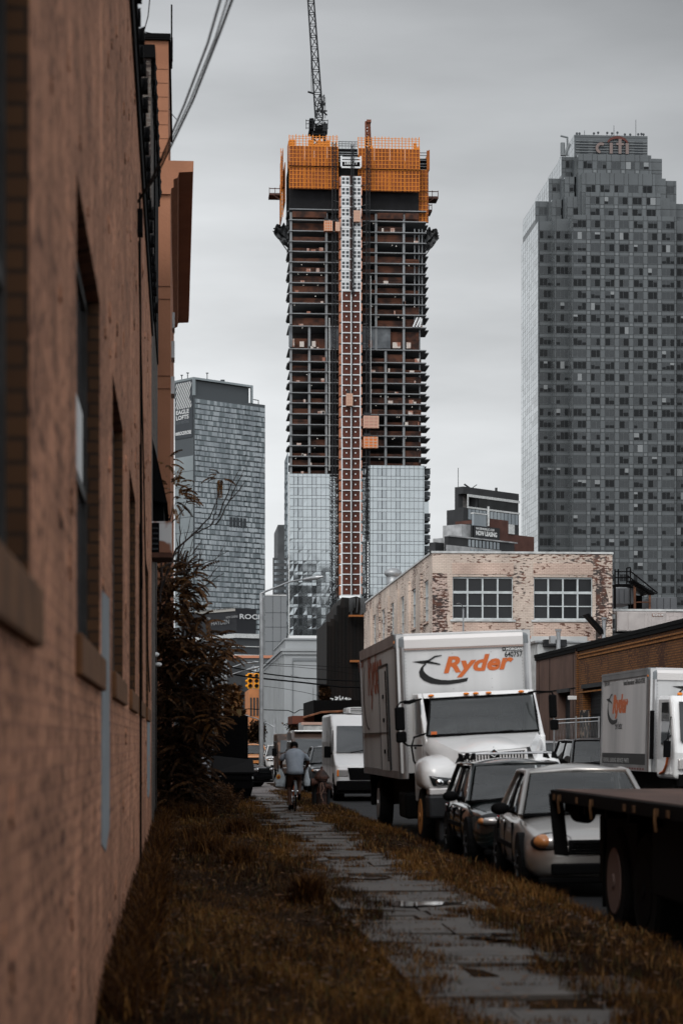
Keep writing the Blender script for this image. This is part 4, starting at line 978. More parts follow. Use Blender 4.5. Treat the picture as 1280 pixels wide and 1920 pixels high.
# ================================================================== STEPPED OFFICE TOWER (right)
PXC[0] = 1150
YC = 720.0; UC = YC/FP
m_pan = mat('grey green stone panel', (.072,.080,.085), .35, spec=.25, var=.12, scale=.08)
m_lit = mat('pale panel frame', (.12,.13,.135), .4)
m_wd = glassmat('dark office glass', (.006,.007,.008), .08, spec=.12)
m_wl = glassmat('office blinds behind glass', (.030,.034,.037), .25, spec=.25)
m_wb_ = glassmat('pale blinds behind glass', (.16,.17,.175), .25, spec=.3)
m_side = glassmat('sky bright side glass', (.42,.45,.465), .12, metal=.9, wave=.02, wscale=.1)
ct = thing('stepped_office_tower', 'grey stepped office skyscraper with a bank sign on its crown at the right edge', 'skyscraper', (QX(1080,YC),YC,0))
wins_c = []; grid_l = []; joint_c = MB(True)
def cbox(px0, px1, ytop, n, depth, wx=None, ybot=1200, side=True, sidewin=True):
    Y = YC-n; x0, x1 = QX(px0,Y), QX(px1,Y); z1 = QZ(0,ytop,Y)
    s = MB(True); s.box(x0, Y, 0, x1, Y+depth, z1); s.build('tower_block', m_pan, ct)
    rows = [y_ for y_ in [414+22.1*k for k in range(-8, 34)] if y_ > ytop+5 and y_+13 < ybot]
    for yr in rows:
        joint_c.box(x0, Y-.05, QZ(0,yr-1.5,Y), x1, Y-.02, QZ(0,yr-.7,Y)); joint_c.box(x0, Y-.05, QZ(0,yr+14,Y), x1, Y-.02, QZ(0,yr+14.8,Y))
        for (a, b) in (wx or []):
            if a < px0 or b > px1+1: continue
            m_ = MB(True); k = 3 if b-a > 20 else 2; uu = [a+(b-a)*i/k for i in range(k+1)]
            if k == 2: uu[1] = a+(b-a)*random.choice([.42,.58])
            r0 = random.random(); base = 0 if r0 < .70 else 1
            for i in range(k):
                za, zb = QZ(0,yr+13,Y), QZ(0,yr,Y); xa, xb = QX(uu[i]+.25,Y), QX(uu[i+1]-.25,Y)
                c_ = base if random.random() < .75 else 1-base; r_ = random.random()
                if c_ == 0 and r_ < .35:
                    zc = zb-(zb-za)*random.choice([.3,.45,.6]); m_.quad((xa,Y-.03,za),(xb,Y-.03,za),(xb,Y-.03,zc),(xa,Y-.03,zc),0); m_.quad((xa,Y-.03,zc),(xb,Y-.03,zc),(xb,Y-.03,zb),(xa,Y-.03,zb), 2 if random.random() < .12 else 1)
                else: m_.quad((xa,Y-.03,za),(xb,Y-.03,za),(xb,Y-.03,zb),(xa,Y-.03,zb), 2 if random.random() < .025 else c_)
            wins_c.append(m_)
    if wx:
        for (a, b) in wx:
            if a < px0 or b > px1+1: continue
            for e in (a-.9, b+.2): joint_c.box(QX(e,Y), Y-.06, QZ(0,ybot,Y), QX(e+.7,Y), Y-.02, z1)
        for i in range(len(wx)-1):
            c_ = (wx[i][1]+wx[i+1][0])/2
            if c_ < px0+3 or c_ > px1-3 or wx[i+1][0]-wx[i][1] > 14: continue
            for yr in rows:
                yc_ = yr+18; grid_c = MB(True); grid_l.append(grid_c); grid_c.box(QX(c_-2.6,Y), Y-.10, QZ(0,yc_+2.6,Y), QX(c_+2.6,Y), Y-.04, QZ(0,yc_-2.6,Y))
    # left return, glazing coloured brighter to stand for its sky reflection
    if side:
        for yr in [ytop+1+11.05*k for k in range(int((ybot-ytop)/11.05))]:
            d0 = Y; k = 0
            while d0 < Y+depth-1:
                za = QZ(0,yr+10.6,Y); zb = QZ(0,yr,Y); sidep.quad((x0-.03,d0+4.4,za),(x0-.03,d0+.15,za),(x0-.03,d0+.15,zb),(x0-.03,d0+4.4,zb), 1 if random.random() < .25 else 0); d0 += 4.6; k += 1
sidep = MB(True)
wm_ = [(1107+26.75*k, 1124+26.75*k) for k in range(5)]
main_w = [(1074,1098)]+wm_+[(1240,1263)]
cbox(1076,1213,254,-14,30,None,300)
cbox(1083,1220,290,-10,40,[(1093+26.5*k,1109+26.5*k) for k in range(5)],330)
cbox(1052,1240,296,-18,28,[(1060,1076)],340)
cbox(1090,1227,325,-7,40,[(1098+26.6*k,1115+26.6*k) for k in range(5)],366)
cbox(1058,1247,333,-14,30,[(1067,1084)],376)
cbox(1028,1267,337,-22,28,[(1035,1052),(1249,1262)],382)
cbox(1097,1237,361,-4,40,[(1106+26.3*k,1123+26.3*k) for k in range(5)],406)
cbox(1063,1255,370,-11,30,[(1074,1092)],412)
cbox(1034,1266,376,-18,30,[(1042,1056)],416)
cbox(1003,1330,380,-26,28,[(1010,1024)],420)
cbox(1072,1266,404,-1,40,main_w)
cbox(1039,1330,412,-9,32,[(1042,1065)]+[(1268,1285)])
cbox(1008,1330,417,-17,37,[(1011,1033)])
emit_windows(ct, wins_c, [m_wd, m_wl, m_wb_], 'window', 100)
emit_windows(ct, grid_l, m_lit, 'panel_boss', 100); joint_c.build('panel_joint', mat('facade joint', (.025,.028,.03), .6), ct); sidep.build('side_glazing', [m_side, mat('sky bright spandrel', (.38,.405,.415), .2, .85)], ct)
# crown: louvres, sign and aerials
Yk = YC+14; Xc = lambda px: QX(px,Yk); Zc = lambda py: QZ(0,py,Yk)
s = MB(True)
for a, b in ((1086,1102),(1111,1136),(1140,1176),(1188,1204)): s.box(Xc(a),Yk-.1,Zc(289),Xc(b),Yk-.02,Zc(264))
s.build('plant_opening', m_mul, ct)
s = MB(True)
for v in (266,271,276,281,286): s.box(Xc(1078),Yk-.4,Zc(v)-.12,Xc(1212),Yk-.12,Zc(v)+.12)
s.build('louvre', m_lit, ct)
sg = thing('bank_sign', 'pinkish lower case letters under a red arc on the crown of the stepped tower', 'sign', (Xc(1145),Yk-1,Zc(288)))
for ch, px in (('c',1125),('i',1141),('t',1153),('i',1171)):
    t_ = MB(); zb3 = Zc(289.5)
    if ch == 'i': t_.box(Xc(px),Yk-1.1,zb3,Xc(px+5.6),Yk-.7,Zc(269.5))
    elif ch == 't': t_.box(Xc(px+4.5),Yk-1.1,zb3,Xc(px+10),Yk-.7,Zc(262)); t_.box(Xc(px),Yk-1.12,Zc(273.5),Xc(px+14.5),Yk-.72,Zc(269.5))
    else:
        for i in range(16):
            a0, a1 = R(52+i*16), R(52+(i+1)*16)
            if i > 12: break
            q = [(Xc(px)+math.cos(a_)*r__*UC, Zc(279.5)+math.sin(a_)*r__*UC) for a_, r__ in ((a0,10.8),(a1,10.8),(a1,5.6),(a0,5.6))]
            q = [(x, max(z, zb3)) for x, z in q]
            t_.add([(x,Yk-1.1,z) for x,z in q]+[(x,Yk-.7,z) for x,z in q], [(3,2,1,0),(4,5,6,7),(0,1,5,4),(2,3,7,6)])
    t_.w = True; t_.build('letter', mat('pale pink sign face', (.14,.108,.10), .6), sg)
s = MB(True); pts = []
for i in range(25): a = math.pi*(.10+.80*i/24); pts.append((Xc(1156)+math.cos(a)*21.5*UC, Zc(272.5)+math.sin(a)*16.5*UC))
for i in range(24,-1,-1): a = math.pi*(.10+.80*i/24); pts.append((Xc(1156)+math.cos(a)*18.5*UC, Zc(272.5)+math.sin(a)*11.5*UC))
for i in range(24):
    q = [pts[i], pts[i+1], pts[48-i], pts[49-i]]; s.add([(x,Yk-1.0,z) for x,z in q]+[(x,Yk-.6,z) for x,z in q], [(3,2,1,0),(0,1,5,4),(2,3,7,6)])
s.build('arc', mat('dark red sign face', (.075,.022,.017), .6), sg)
for px, h, dish in ((1080,3,1),(1085,3,1),(1095,9,0),(1112,4,1),(1120,6,1),(1137,6,1),(1146,5,1),(1150,20,0),(1156,7,1),(1170,3,1),(1180,3,1),(1191,32,0),(1195,4,1),(1201,5,1),(1205,4,1)):
    a_ = MB(True); z0 = QZ(0,254.5,Yk+3); x = QX(px,Yk+3); a_.cyl((x,Yk+3,z0),(x,Yk+3,z0+h*UC),.09,n=5)
    if dish: a_.cyl((x,Yk+2.6,z0+h*UC*.8),(x+.1,Yk+2.9,z0+h*UC*.8),.42,n=10)
    a_.build('aerial', m_mul, ct)
s = MB(True); s.cyl(Q(1063,292,YC+10),Q(1063,257,YC+10),.35,n=5); s.cyl(Q(1063,258,YC+10),Q(1050,255,YC+10),.35,n=5); s.cyl(Q(1054,292,YC+10),Q(1054,268,YC+10),.8,n=6); s.cyl(Q(1058,292,YC+10),Q(1067,270,YC+10),.6,n=6); s.build('davit_arm', m_lit, ct)

# ================================================================== GLASS BANNER TOWER (left) and other turned buildings
class Rot:
    def __init__(s, px, d, phi):
        s.P = FW*d + RT*((px-640)/FP*d); s.P.z = 0; a = R(phi); s.d = d
        s.e1 = RT*math.sin(a)+FW*math.cos(a); s.e2 = -RT*math.cos(a)+FW*math.sin(a)
    def w(s, a, b, z): p = s.P+s.e1*a+s.e2*b; return Vector((p.x,p.y,z))
    def a(s, px, b=0, off=0):       # a on the plane b = const
        k = (px-640)/FP; p = s.P+s.e2*b
        return (k*p.dot(FW)-p.dot(RT))/(s.e1.dot(RT)-k*s.e1.dot(FW))
    def b(s, px, a=0):
        k = (px-640)/FP; p = s.P+s.e1*a
        return (k*p.dot(FW)-p.dot(RT))/(s.e2.dot(RT)-k*s.e2.dot(FW))
    def z(s, py, a=0, b=0): return CAMZ-(py-HOR)/FP*(s.P+s.e1*a+s.e2*b).dot(FW)
    def box(s, mb, a0, b0, z0, a1, b1, z1, mi=0):
        mb.add([s.w(*p) for p in ((a0,b0,z0),(a1,b0,z0),(a1,b1,z0),(a0,b1,z0),(a0,b0,z1),(a1,b0,z1),(a1,b1,z1),(a0,b1,z1))],
               [(0,3,2,1),(4,5,6,7),(0,1,5,4),(1,2,6,5),(2,3,7,6),(3,0,4,7)], mi)
e_ = Rot(363, 1000, 48)
m_eg = mat('glass tower panel', (.17,.19,.205), .12, .7, c2=(.26,.285,.30), scale=.12, lo=.4, hi=.6, stretch=(1,1,.25))
m_ed = mat('glass tower band', (.052,.060,.066), .4)
m_es = mat('grey green metal panel', (.20,.225,.235), .35, .6, var=.15, scale=.06)
et = thing('banner_glass_tower', 'slender glass tower with a large dark banner at its top left corner', 'skyscraper', e_.w(0,0,0))
aE = e_.a(497); aM = e_.a(473); bE = e_.b(328); zT = e_.z(707); zL = e_.z(741)
def build_rot(fr, boxes, name, m, root, **k):
    s = MB(True)
    for b_ in boxes: fr.box(s, *b_)
    return s.build(name, m, root, **k)
build_rot(e_, [(0,0,0,aE,bE,zL)], 'tower_block', m_ed, et)
build_rot(e_, [(-.3,-.4,zT-1,aM+.2,bE+.3,zT),(-.3,-.4,zL,.9,.5,zT-1),(aM-.8,-.4,zL,aM+.2,.5,zT-1),(-.3,bE-1,zL,1.2,bE+.3,zT-1)], 'crown_frame', m_es, et)
build_rot(e_, [(1.2,1.2,zL-1,aM-1.2,bE-1,zT-1.2)], 'roof_plant_screen', m_ed, et)
nfl = 52; fh = (zL-e_.z(1190))/46; wl = []
for k in range(60):
    z0 = zL-1.2-fh*(k+1)
    if z0 < 2: break
    s = MB(True); a = .7
    while a < aE-.6:
        w_ = random.choice([.7,.9,1.1]); dk = random.random(); e_.box(s, a, -.12-.04*dk, z0+.2, min(a+w_-.05,aE-.1), -.01, z0+fh-.30, 0 if dk < .5 else (1 if dk < .86 else 2))
        a += w_
    wl.append(s)
    if k % 1 == 0:
        t_ = MB(True)
        for a in [random.Random(k//2*0+3).uniform(0,1)]: pass
m_eg1 = mat('darker tower panel', (.12,.14,.15), .15, .6); m_eg2 = mat('pale tower panel', (.25,.275,.29), .2, .6)
for k, s in enumerate(wl): s.build('glazing_band', [m_eg, m_eg1, m_eg2], et)
vl = []; rr = random.Random(5); cs = [rr.uniform(1,aE-3) for _ in range(11)]
for k in range(52):
    z0 = zL-1.2-fh*(k+1)
    for c in cs:
        if rr.random() < .8: s = MB(True); e_.box(s, c+(k%2)*.6, -.3, z0-.1, c+1.6+(k%2)*.6, -.17, z0+.42); vl.append(s)
emit_windows(et, vl, m_ed, 'awning_vent', 60)
s = MB(True); zb = e_.z(990, e_.a(430))
for k in range(5): a0 = e_.a(430.5+6.5*k); e_.box(s, a0, -.32, zb+.5, a0+1.5, -.14, zb+5.2)
s.build('louvre_panel', m_mul, et)
s = MB(True)
for k in range(27):
    z0 = zL-28-(k+1)*7.2; e_.box(s, -.12, .15, z0+.1, -.01, bE-.1, z0+7.0)
s.build('side_panel', m_es, et)
s = MB(True); zb0 = e_.z(819); zb1 = e_.z(711); e_.box(s, -.30, .5, zb0, -.13, bE-.3, zb1); bn = s.build('banner', mat('slate banner', (.035,.04,.046), .6), et, label='large dark banner with diagonal stripes and white lettering')
bw = bE-.8
def BF(u, v, n): return e_.w(-.36, bE-.5-u*bw, zb0+v*(zb1-zb0))     # u from left to right, v up, 0..1
s = MB(True)
for k in range(-14, 22):
    c = k*.105
    pts = []
    lo_, hi_ = .52, .97
    # diagonal stripe clipped to the square
    def clip(poly, f):
        out_ = []
        for i in range(len(poly)):
            p, q = poly[i], poly[(i+1)%len(poly)]; fp, fq = f(p), f(q)
            if fp >= 0: out_.append(p)
            if fp*fq < 0: t = fp/(fp-fq); out_.append((p[0]+(q[0]-p[0])*t, p[1]+(q[1]-p[1])*t))
        return out_
    poly = [(c,lo_-.1),(c+.044,lo_-.1),(c+.044+.75,hi_+.1),(c+.75,hi_+.1)]
    for f in (lambda p: p[0]-.06, lambda p: .94-p[0], lambda p: p[1]-lo_, lambda p: hi_-p[1]): poly = clip(poly, f) if poly else poly
    if not poly: continue
    cx = sum(p[0] for p in poly)/len(poly); 
    pa = clip(poly, lambda p: .60+abs(p[1]-.765)*2.2-p[0]) if True else poly
    if len(pa) > 2: s.poly([BF(*p,0) for p in pa])
s.build('stripe_emblem', K['pale_ink'], bn)
def btext(t, size, u, v, par, m, sx=1, bold=.01):
    g = text_mb(t, size, lambda a, b, n: e_.w(-.37, bE-.5-u*bw-a, zb0+v*(zb1-zb0)+b), bold=bold, sx=sx); g.w = True; g.build('lettering', m, par)
btext('EAGLE', 2.7, .06, .43, bn, K['pale_ink'], 1.28, .05); btext('LOFTS', 2.7, .06, .335, bn, K['pale_ink'], 1.28, .05)
btext('NOW RENTING', 1.9, .05, .26, bn, mat('dim lettering', (.10,.11,.12), .6), .75); btext('ROCKROSE', 2.3, .20, .065, bn, K['pale_ink'], .82, .06)
s = MB(True)
for i in range(2):
    for j in range(2): s.poly([e_.w(-.37, bE-.5-(.05+i*.07)*bw-x_, zb0+(.07+j*.027)*(zb1-zb0)+z_) for x_, z_ in ((0,0),(.8,0),(.8,.55),(0,.55))])
s.build('square_emblem', K['pale_ink'], bn)
s = MB(True)
for px, h in ((341,8),(352,10),(391,12)):
    s = MB(True); a_ = e_.a(px) if px > 363 else 0; b_ = e_.b(px) if px < 363 else 1; p = e_.w(a_, b_, zT); s.cyl(p, p+Vector((0,0,h*.25)), .2, n=4); s.cyl(p+Vector((-.6,0,h*.25)), p+Vector((.6,0,h*.25)), .25, n=4); s.build('roof_aerial', m_mul, et)
s = MB(True); p = e_.w(e_.a(420), 1, zT); s.box(p.x-1, p.y, zT, p.x+1, p.y+1, zT+1); s.build('roof_hatch', m_mul, et); s = MB(True)
p = e_.w(e_.a(487), 1, zL); s.cyl(p, p+Vector((0,0,2.2)), .2, n=4); s.cyl(p+Vector((0,0,2)), p+Vector((-2.5,0,2.4)), .2, n=4)
s.build('roof_aerial', m_mul, et)
# podium with advertising hoarding below it
h_ = Rot(443, 600, 60)
hb = thing('hoarding_building', 'dark low block with black advertising hoardings below the banner tower', 'building', h_.w(0,0,0))
a1 = h_.a(499); b1 = h_.b(330)
build_rot(h_, [(0,0,0,a1,b1,h_.z(1190))], 'wall', mat('dark podium', (.035,.038,.042), .6), hb)
build_rot(h_, [(-.6,-.6,h_.z(1196),a1,b1,h_.z(1188)),(-.3,-.3,h_.z(1212.5),a1,b1,h_.z(1211)),(-.3,-.3,h_.z(1229),a1,b1,h_.z(1227))], 'white_band', m_cop, hb)
build_rot(h_, [(0.2,.2,h_.z(1190)+.01,h_.a(481),b1-3,h_.z(1141))], 'upper_block', mat('black hoarding', (.014,.015,.018), .6), hb)
HL = lambda u, v, n: h_.w(-.1, u, v)       # left face, u is b
s = MB(True)
bL = h_.b(366); hz0 = h_.z(1190, 0, 8); 
q0 = h_.w(-.0,.4,h_.z(1141)); q1 = h_.w(-.0,bL,h_.z(1150,0,bL)); 
s.add([h_.w(-.15,.3,h_.z(1145.5)),h_.w(-.15,bL,h_.z(1151.5,0,bL)),h_.w(-.15,bL,h_.z(1146,0,bL)),h_.w(-.15,.3,h_.z(1139.5))], [(0,1,2,3)]); s.build('information_strip', mat('pale strip', (.30,.29,.27), .6), hb)
s = MB(True); p0 = h_.w(-.25, h_.b(395), h_.z(1173,0,h_.b(395)))
def htext(t, size, b, py, sx=1):
    g = text_mb(t, size, lambda a, c, n: h_.w(-.2, b-a/1.0, h_.z(py,0,b)+c), bold=.02, sx=sx); g.w = True; return g
bb = h_.b(394)
tm = mat('dim hoarding lettering', (.20,.205,.21), .6)
htext('HAYDEN', 1.7, h_.b(397), 1173, 1.7).build('lettering', tm, hb); htext('NOW LEASING', .9, h_.b(425), 1160, 1.2).build('lettering', tm, hb); htext('LUXURY RENTALS', .8, h_.b(377), 1163, 1).build('lettering', tm, hb)
g = text_mb('ROCKROSE', 1.9, lambda a, c, n: h_.w(h_.a(448)+a, -.2, h_.z(1160,h_.a(448))+c), bold=.05, sx=1.45); g.w = True; g.build('lettering', mat('bright hoarding lettering', (.42,.43,.44), .6), hb)
g = text_mb('AVAILABILITY INFORMATION', 1.0, lambda a, c, n: h_.w(-.25, h_.b(370)-a, h_.z(1149.5,0,h_.b(370))-(-a)*.0+c+a*.0), sx=2.0); g.w = True; g.build('lettering', K['ink'], hb)
s = MB(True)
for k in range(3):
    for j in range(5):
        a0 = h_.b(375+11*j); s.add([h_.w(-.12,a0,h_.z(1203+k*12,0,a0)),h_.w(-.12,a0-2.2,h_.z(1203+k*12,0,a0)),h_.w(-.12,a0-2.2,h_.z(1198+k*12,0,a0)),h_.w(-.12,a0,h_.z(1198+k*12,0,a0))], [(0,1,2,3)])
s.build('window_band', m_eg, hb)

# brown block and water tank building right of the tower, with the leasing banner
r_ = Rot(868, 480, 43)
m_char = mat('charcoal cladding', (.028,.029,.031), .7, var=.15, scale=.3); m_rb = mat('dark red brick', (.075,.035,.028), .85, var=.2, scale=.5)
rb = thing('water_tank_building', 'charcoal apartment block with framed rooftop and dark screen wall between the two towers', 'building', r_.w(0,0,0))
zt = r_.z(912); aR = r_.a(972); bR = r_.b(852)
z5 = r_.z(951)
build_rot(r_, [(0,0,0,aR,bR,z5),(0,1.5,z5,1.6,bR,zt-1.6),(0,0,zt-1.6,aR,bR,zt),(r_.a(894),.3,z5,aR,bR,zt-1.61)], 'wall', m_char, rb)
build_rot(r_, [(1.3,-.15,zt-2.2,aR+.2,-.01,zt-1.6),(1.3,-.15,z5-.1,aR+.2,-.01,z5+.3),(1.3,-.15,z5+.31,1.7,-.01,zt-2.21)], 'pale_frame', m_cop, rb)
build_rot(r_, [(r_.a(897),.05,z5+.3,aR-.1,.28,zt-2.2)], 'screen_wall', mat('black screen', (.012,.013,.014), .5, var=.3, scale=.5), rb)
s = MB(True)
for k in range(14): a0 = 1.5+k*(aR-1.8)/14; r_.box(s, a0+.1, -.12, z5-2.6, a0+(aR-1.8)/14-.1, -.01, z5-.25)
s.build('window_band', m_eg, rb)
bw_ = r_.b(837, -.5); build_rot(r_, [(.5,bR+.01,0,9,bR+2.8,r_.z(955,0,bR))], 'side_block', m_char, rb)
s = MB(True); p = r_.w(0,bR*.6,zt); s.cyl(p, p+Vector((0,0,4.3)), .07, n=4); p = r_.w(3.5,1,zt); s.cyl(p, p+Vector((-1.3,0,.9)), .2, n=4); s.cyl(p+Vector((.5,0,0)), p+Vector((1.6,0,.8)), .09, n=4)
p = r_.w(r_.a(936),1,zt); s.cyl(p, p+Vector((0,0,.9)), .3, n=8); s.build('roof_aerial', m_char, rb)
wt = thing('water_tank', 'round dark timber water tank inside the framed rooftop of the charcoal block', 'water tank', r_.w(4.0,4,z5))
s = MB(True); p = r_.w(3.9,3.2,z5); s.cyl(p, p+Vector((0,0,3.2)), 1.25, n=16); s.build('tub', mat('grey timber staves', (.13,.12,.115), .8, var=.3, scale=2), wt); s = MB(True); s.cyl(p+Vector((0,0,3.21)), p+Vector((0,0,3.9)), 1.35, .1, n=16); s.build('lid', m_char, wt)
r2 = Rot(855, 430, 43)
lg = thing('leasing_banner_building', 'low grey and red brick loft block carrying a leasing banner below the charcoal block', 'building', r2.w(0,0,0))
m_pc = mat('patched concrete', (.26,.265,.27), .85, var=.3, scale=.5)
aa = r2.a
build_rot(r2, [(aa(872),1,0,aa(889),6,r2.z(982,aa(872))),(-1.4,0,0,aa(889),5,r2.z(1008))], 'wall', m_pc, lg)
build_rot(r2, [(aa(889)+.01,.5,0,aa(940),8,r2.z(985,aa(920)))], 'dark_wall', m_char, lg)
build_rot(r2, [(aa(916),-.2,0,aa(951),9,r2.z(974,aa(930))),(aa(951)+.01,-.1,0,aa(1000),9,r2.z(1003,aa(965)))], 'brick_wall', m_rb, lg)
build_rot(r2, [(-4,-1.2,0,aa(955),-.25,r2.z(1011,aa(880),-1))], 'terrace_storey', m_char, lg)
build_rot(r2, [(-4.6,-1.3,0,aa(930),-1.21,r2.z(1027,aa(880),-1)),(-4.1,-1.4,r2.z(1011,aa(880),-1)+.003,aa(960),-.2,r2.z(1008.5,aa(880),-1))], 'terrace_band', m_pc, lg)
build_rot(r2, [(-4.2,2,0,-1.5,3.6,r2.z(1018))], 'left_wing', m_char, lg)
s = MB(True)
for k in range(9): a0 = aa(868)+k*1.15; r2.box(s, a0, -1.32, r2.z(1026,aa(880),-1), a0+.75, -1.22, r2.z(1013,aa(880),-1))
for k in range(9): a0 = aa(872)+k*1.2; r2.box(s, a0, -1.42, r2.z(1037,aa(880),-1), a0+.8, -1.32, r2.z(1030,aa(880),-1))
s.build('window_band', m_eg, lg)
s = MB(True)
for k in range(3): r2.box(s, -1.52, 1.2+k*1.2, r2.z(1026), -1.41, 1.8+k*1.2, r2.z(1017))
s.build('slot_window', m_mul, lg)
s = MB(True); za, zb = r2.z(1011,aa(900)), r2.z(987,aa(900)); r2.box(s, aa(886), -.45, za, aa(933), -.26, zb); bn2 = s.build('banner', mat('dark leasing banner', (.02,.021,.023), .6), lg)
g = text_mb('NOW LEASING', 1.25, lambda a, c, n: r2.w(aa(888)+a, -.5, za+.72+c), bold=.05, sx=.80); g.w = True; g.build('lettering', mat('white banner lettering', (.6,.61,.61), .6), bn2)
g = text_mb('WATERMARKLIC.COM', .62, lambda a, c, n: r2.w(aa(888)+a, -.5, za+1.85+c), bold=.02, sx=.95); g.w = True; g.build('lettering', K['pale_ink'], bn2)
build_rot(r2, [(aa(887),-.1,zb+.05,aa(912),.4,zb+2.4)], 'glass_penthouse', m_eg, lg); build_rot(r2, [(aa(886),-.3,zb+2.41,aa(913),.6,zb+2.65),(aa(951),-.3,r2.z(1002,aa(960)),aa(962),.4,r2.z(984,aa(960)))], 'penthouse_roof', m_cop, lg)
s = MB(True); p = r2.w(aa(913),-.3,zb+.2); s.cyl(p, p+Vector((0,0,4.0)), .22, n=8); s.build('white_flue', m_cop, lg)

# ------------------------------------------------------------------ smaller blocks left of the tower
def slab(name, label, px0, px1, py, Y, dp, m, extra=None):
    PXC[0] = (px0+px1)/2; o = thing(name, label, 'building', (QX(px0,Y),Y,0)); s = MB(True); s.box(QX(px0,Y),Y,-.1,QX(px1,Y),Y+dp,QZ(0,py,Y)); s.build('wall', m, o)
    if extra: extra(o, Y)
    return o
m_g1 = mat('mid grey concrete', (.15,.16,.168), .8, var=.06, scale=.1); m_g2 = mat('dark grey facade', (.07,.075,.08), .6, var=.2, scale=.2)
def j1(o, Y):
    s = MB(True)
    for v in (1149,1176,1203): s.box(QX(497,Y),Y-.05,QZ(0,v,Y),QX(537,Y),Y-.01,QZ(0,v-.6,Y))
    for u in (511,526): s.box(QX(u,Y),Y-.05,0,QX(u+.5,Y),Y-.01,QZ(0,1117,Y))
    s.build('panel_joint', m_mul, o); s = MB(True); s.box(QX(497,Y),Y-.1,QZ(0,1117,Y),QX(537,Y),Y-.02,QZ(0,1115,Y)); s.build('parapet', m_cop, o)
slab('grey_panel_block', 'plain grey panelled block between the lamp post and the glass of the tower', 497, 537, 1115, 420, 20, m_g1, j1)
def j2(o, Y):
    s = MB(True); s.box(QX(513,Y)-.3,Y-.4,0,QX(537,Y),Y-.01,QZ(0,1046,Y)); s.build('lower_wing', m_g2, o)
    s = MB(True)
    for k in range(9): s.box(QX(514,Y),Y-.5,QZ(0,1056+k*11,Y),QX(536,Y),Y-.42,QZ(0,1051+k*11,Y))
    s.build('window_band', m_eg, o)
    s = MB(True); s.box(QX(517,Y),Y-.4,QZ(0,1162,Y),QX(537,Y),Y-.41,QZ(0,1158,Y)); s.build('roof_edge', m_mul, o)
slab('narrow_dark_tower', 'narrow dark grey tower with stepped side just left of the construction tower', 521, 540, 984, 700, 30, m_g2, j2)
# grey three storey corner building down the street
PXC[0] = 560
m_gc = mat('grey painted render', (.25,.262,.27), .8, var=.06, scale=.3); Yg = 230.0
gcb = thing('grey_corner_building', 'long grey rendered factory with rows of tall windows down the street', 'building', (QX(532,Yg),Yg,0))
xg0, xg1 = QX(532,Yg), QX(640,Yg); zg1 = QZ(0,1221,Yg); YgE = YX(470, xg0)
s = MB(True); s.box(xg0,Yg,-.1,xg1,YgE,zg1); s.build('wall', m_gc, gcb)
s = MB(True); s.box(xg0-.35,Yg-.35,zg1+.003,xg1,YgE,zg1+.3); s.box(xg0-.2,Yg-.2,zg1-.35,xg1,YgE,zg1-.003); s.build('cornice', m_gc, gcb)
s = MB(True); s.box(xg0+.2,Yg+.6,zg1+.31,xg1,Yg+30,QZ(0,1199,Yg)); s.box(xg0+.1,Yg+.4,QZ(0,1199,Yg)+.003,xg1,Yg+30.2,QZ(0,1196,Yg)); s.build('parapet', m_gc, gcb)
s = MB(True); s.box(QX(548,Yg),Yg-.1,QZ(0,1239,Yg),QX(602,Yg),Yg-.01,QZ(0,1234,Yg)); s.box(QX(548,Yg),Yg-.11,0,QX(549,Yg),Yg-.01,QZ(0,1239,Yg)); s.box(QX(601,Yg),Yg-.11,0,QX(602.3,Yg),Yg-.01,QZ(0,1239,Yg)); s.build('recess_trim', m_g1, gcb)
wl = []
for fl in range(3):
    zb_ = zg1-3.6-fl*3.9; y = Yg+1.5
    while y < YgE-3:
        w1_ = MB(True); w1_.box(xg0-.04,y,zb_,xg0-.01,y+2.3,zb_+2.7, 0); w1_.box(xg0-.07,y+1.08,zb_,xg0-.045,y+1.22,zb_+2.7,1); w1_.box(xg0-.07,y,zb_+1.5,xg0-.046,y+2.3,zb_+1.6,1); wl.append(w1_); y += 4.2
emit_windows(gcb, wl, [m_mul, m_gc], 'window', 60)
s = MB(True)
y = Yg+.6
while y < YgE: s.box(xg0-.22,y,0,xg0-.01,y+.7,zg1-.36); y += 4.2
s.build('pilaster', m_gc, gcb)
# black netted hulk beside the whitewashed building
m_hk = mat('black corrugated hoarding', (.003,.003,.003), .8, c2=(.012,.007,.005), scale=.6, lo=.4, hi=.7, stretch=(3,3,.15))
PXC[0] = 660; Yh = 160.0; hk = thing('black_netted_structure', 'black netted and corrugated scaffold enclosure below the maroon hoist', 'building', (QX(612,Yh),Yh,0))
HX = lambda px: QX(px,Yh); HZ = lambda py: QZ(0,py,Yh)
prof = [(612,1400),(612,1166),(619,1166),(619,1160),(626,1160),(626,1153),(631,1153),(631,1136),(637,1134),(641,1120),(655,1121),(668,1118),(679,1122),(687,1132),(697,1131),(706,1140),(730,1160),(730,1400)]
s = MB(True); s.prism([(HX(a),HZ(b)) for a,b in prof], lambda u,v,n: (u,Yh+n,v), 0, 12); s.build('hoarding', m_hk, hk)
s = MB(True); k = 613
while k < 706:
    top = 1170 if k < 622 else (1160 if k < 632 else 1136)
    s.box(HX(k),Yh-.12,0,HX(k+1.1),Yh-.01,HZ(top+random.uniform(-1,4))); k += 2.6
s.build('corrugation', m_hk, hk)
s = MB(True)
for _ in range(16): x = random.uniform(655,686); s.cyl((HX(x),Yh-.3,HZ(1122)),(HX(x+random.uniform(-3,3)),Yh-.25,HZ(1122+random.uniform(16,36))),.07,n=4)
s.build('hanging_strip', m_tarp, hk)
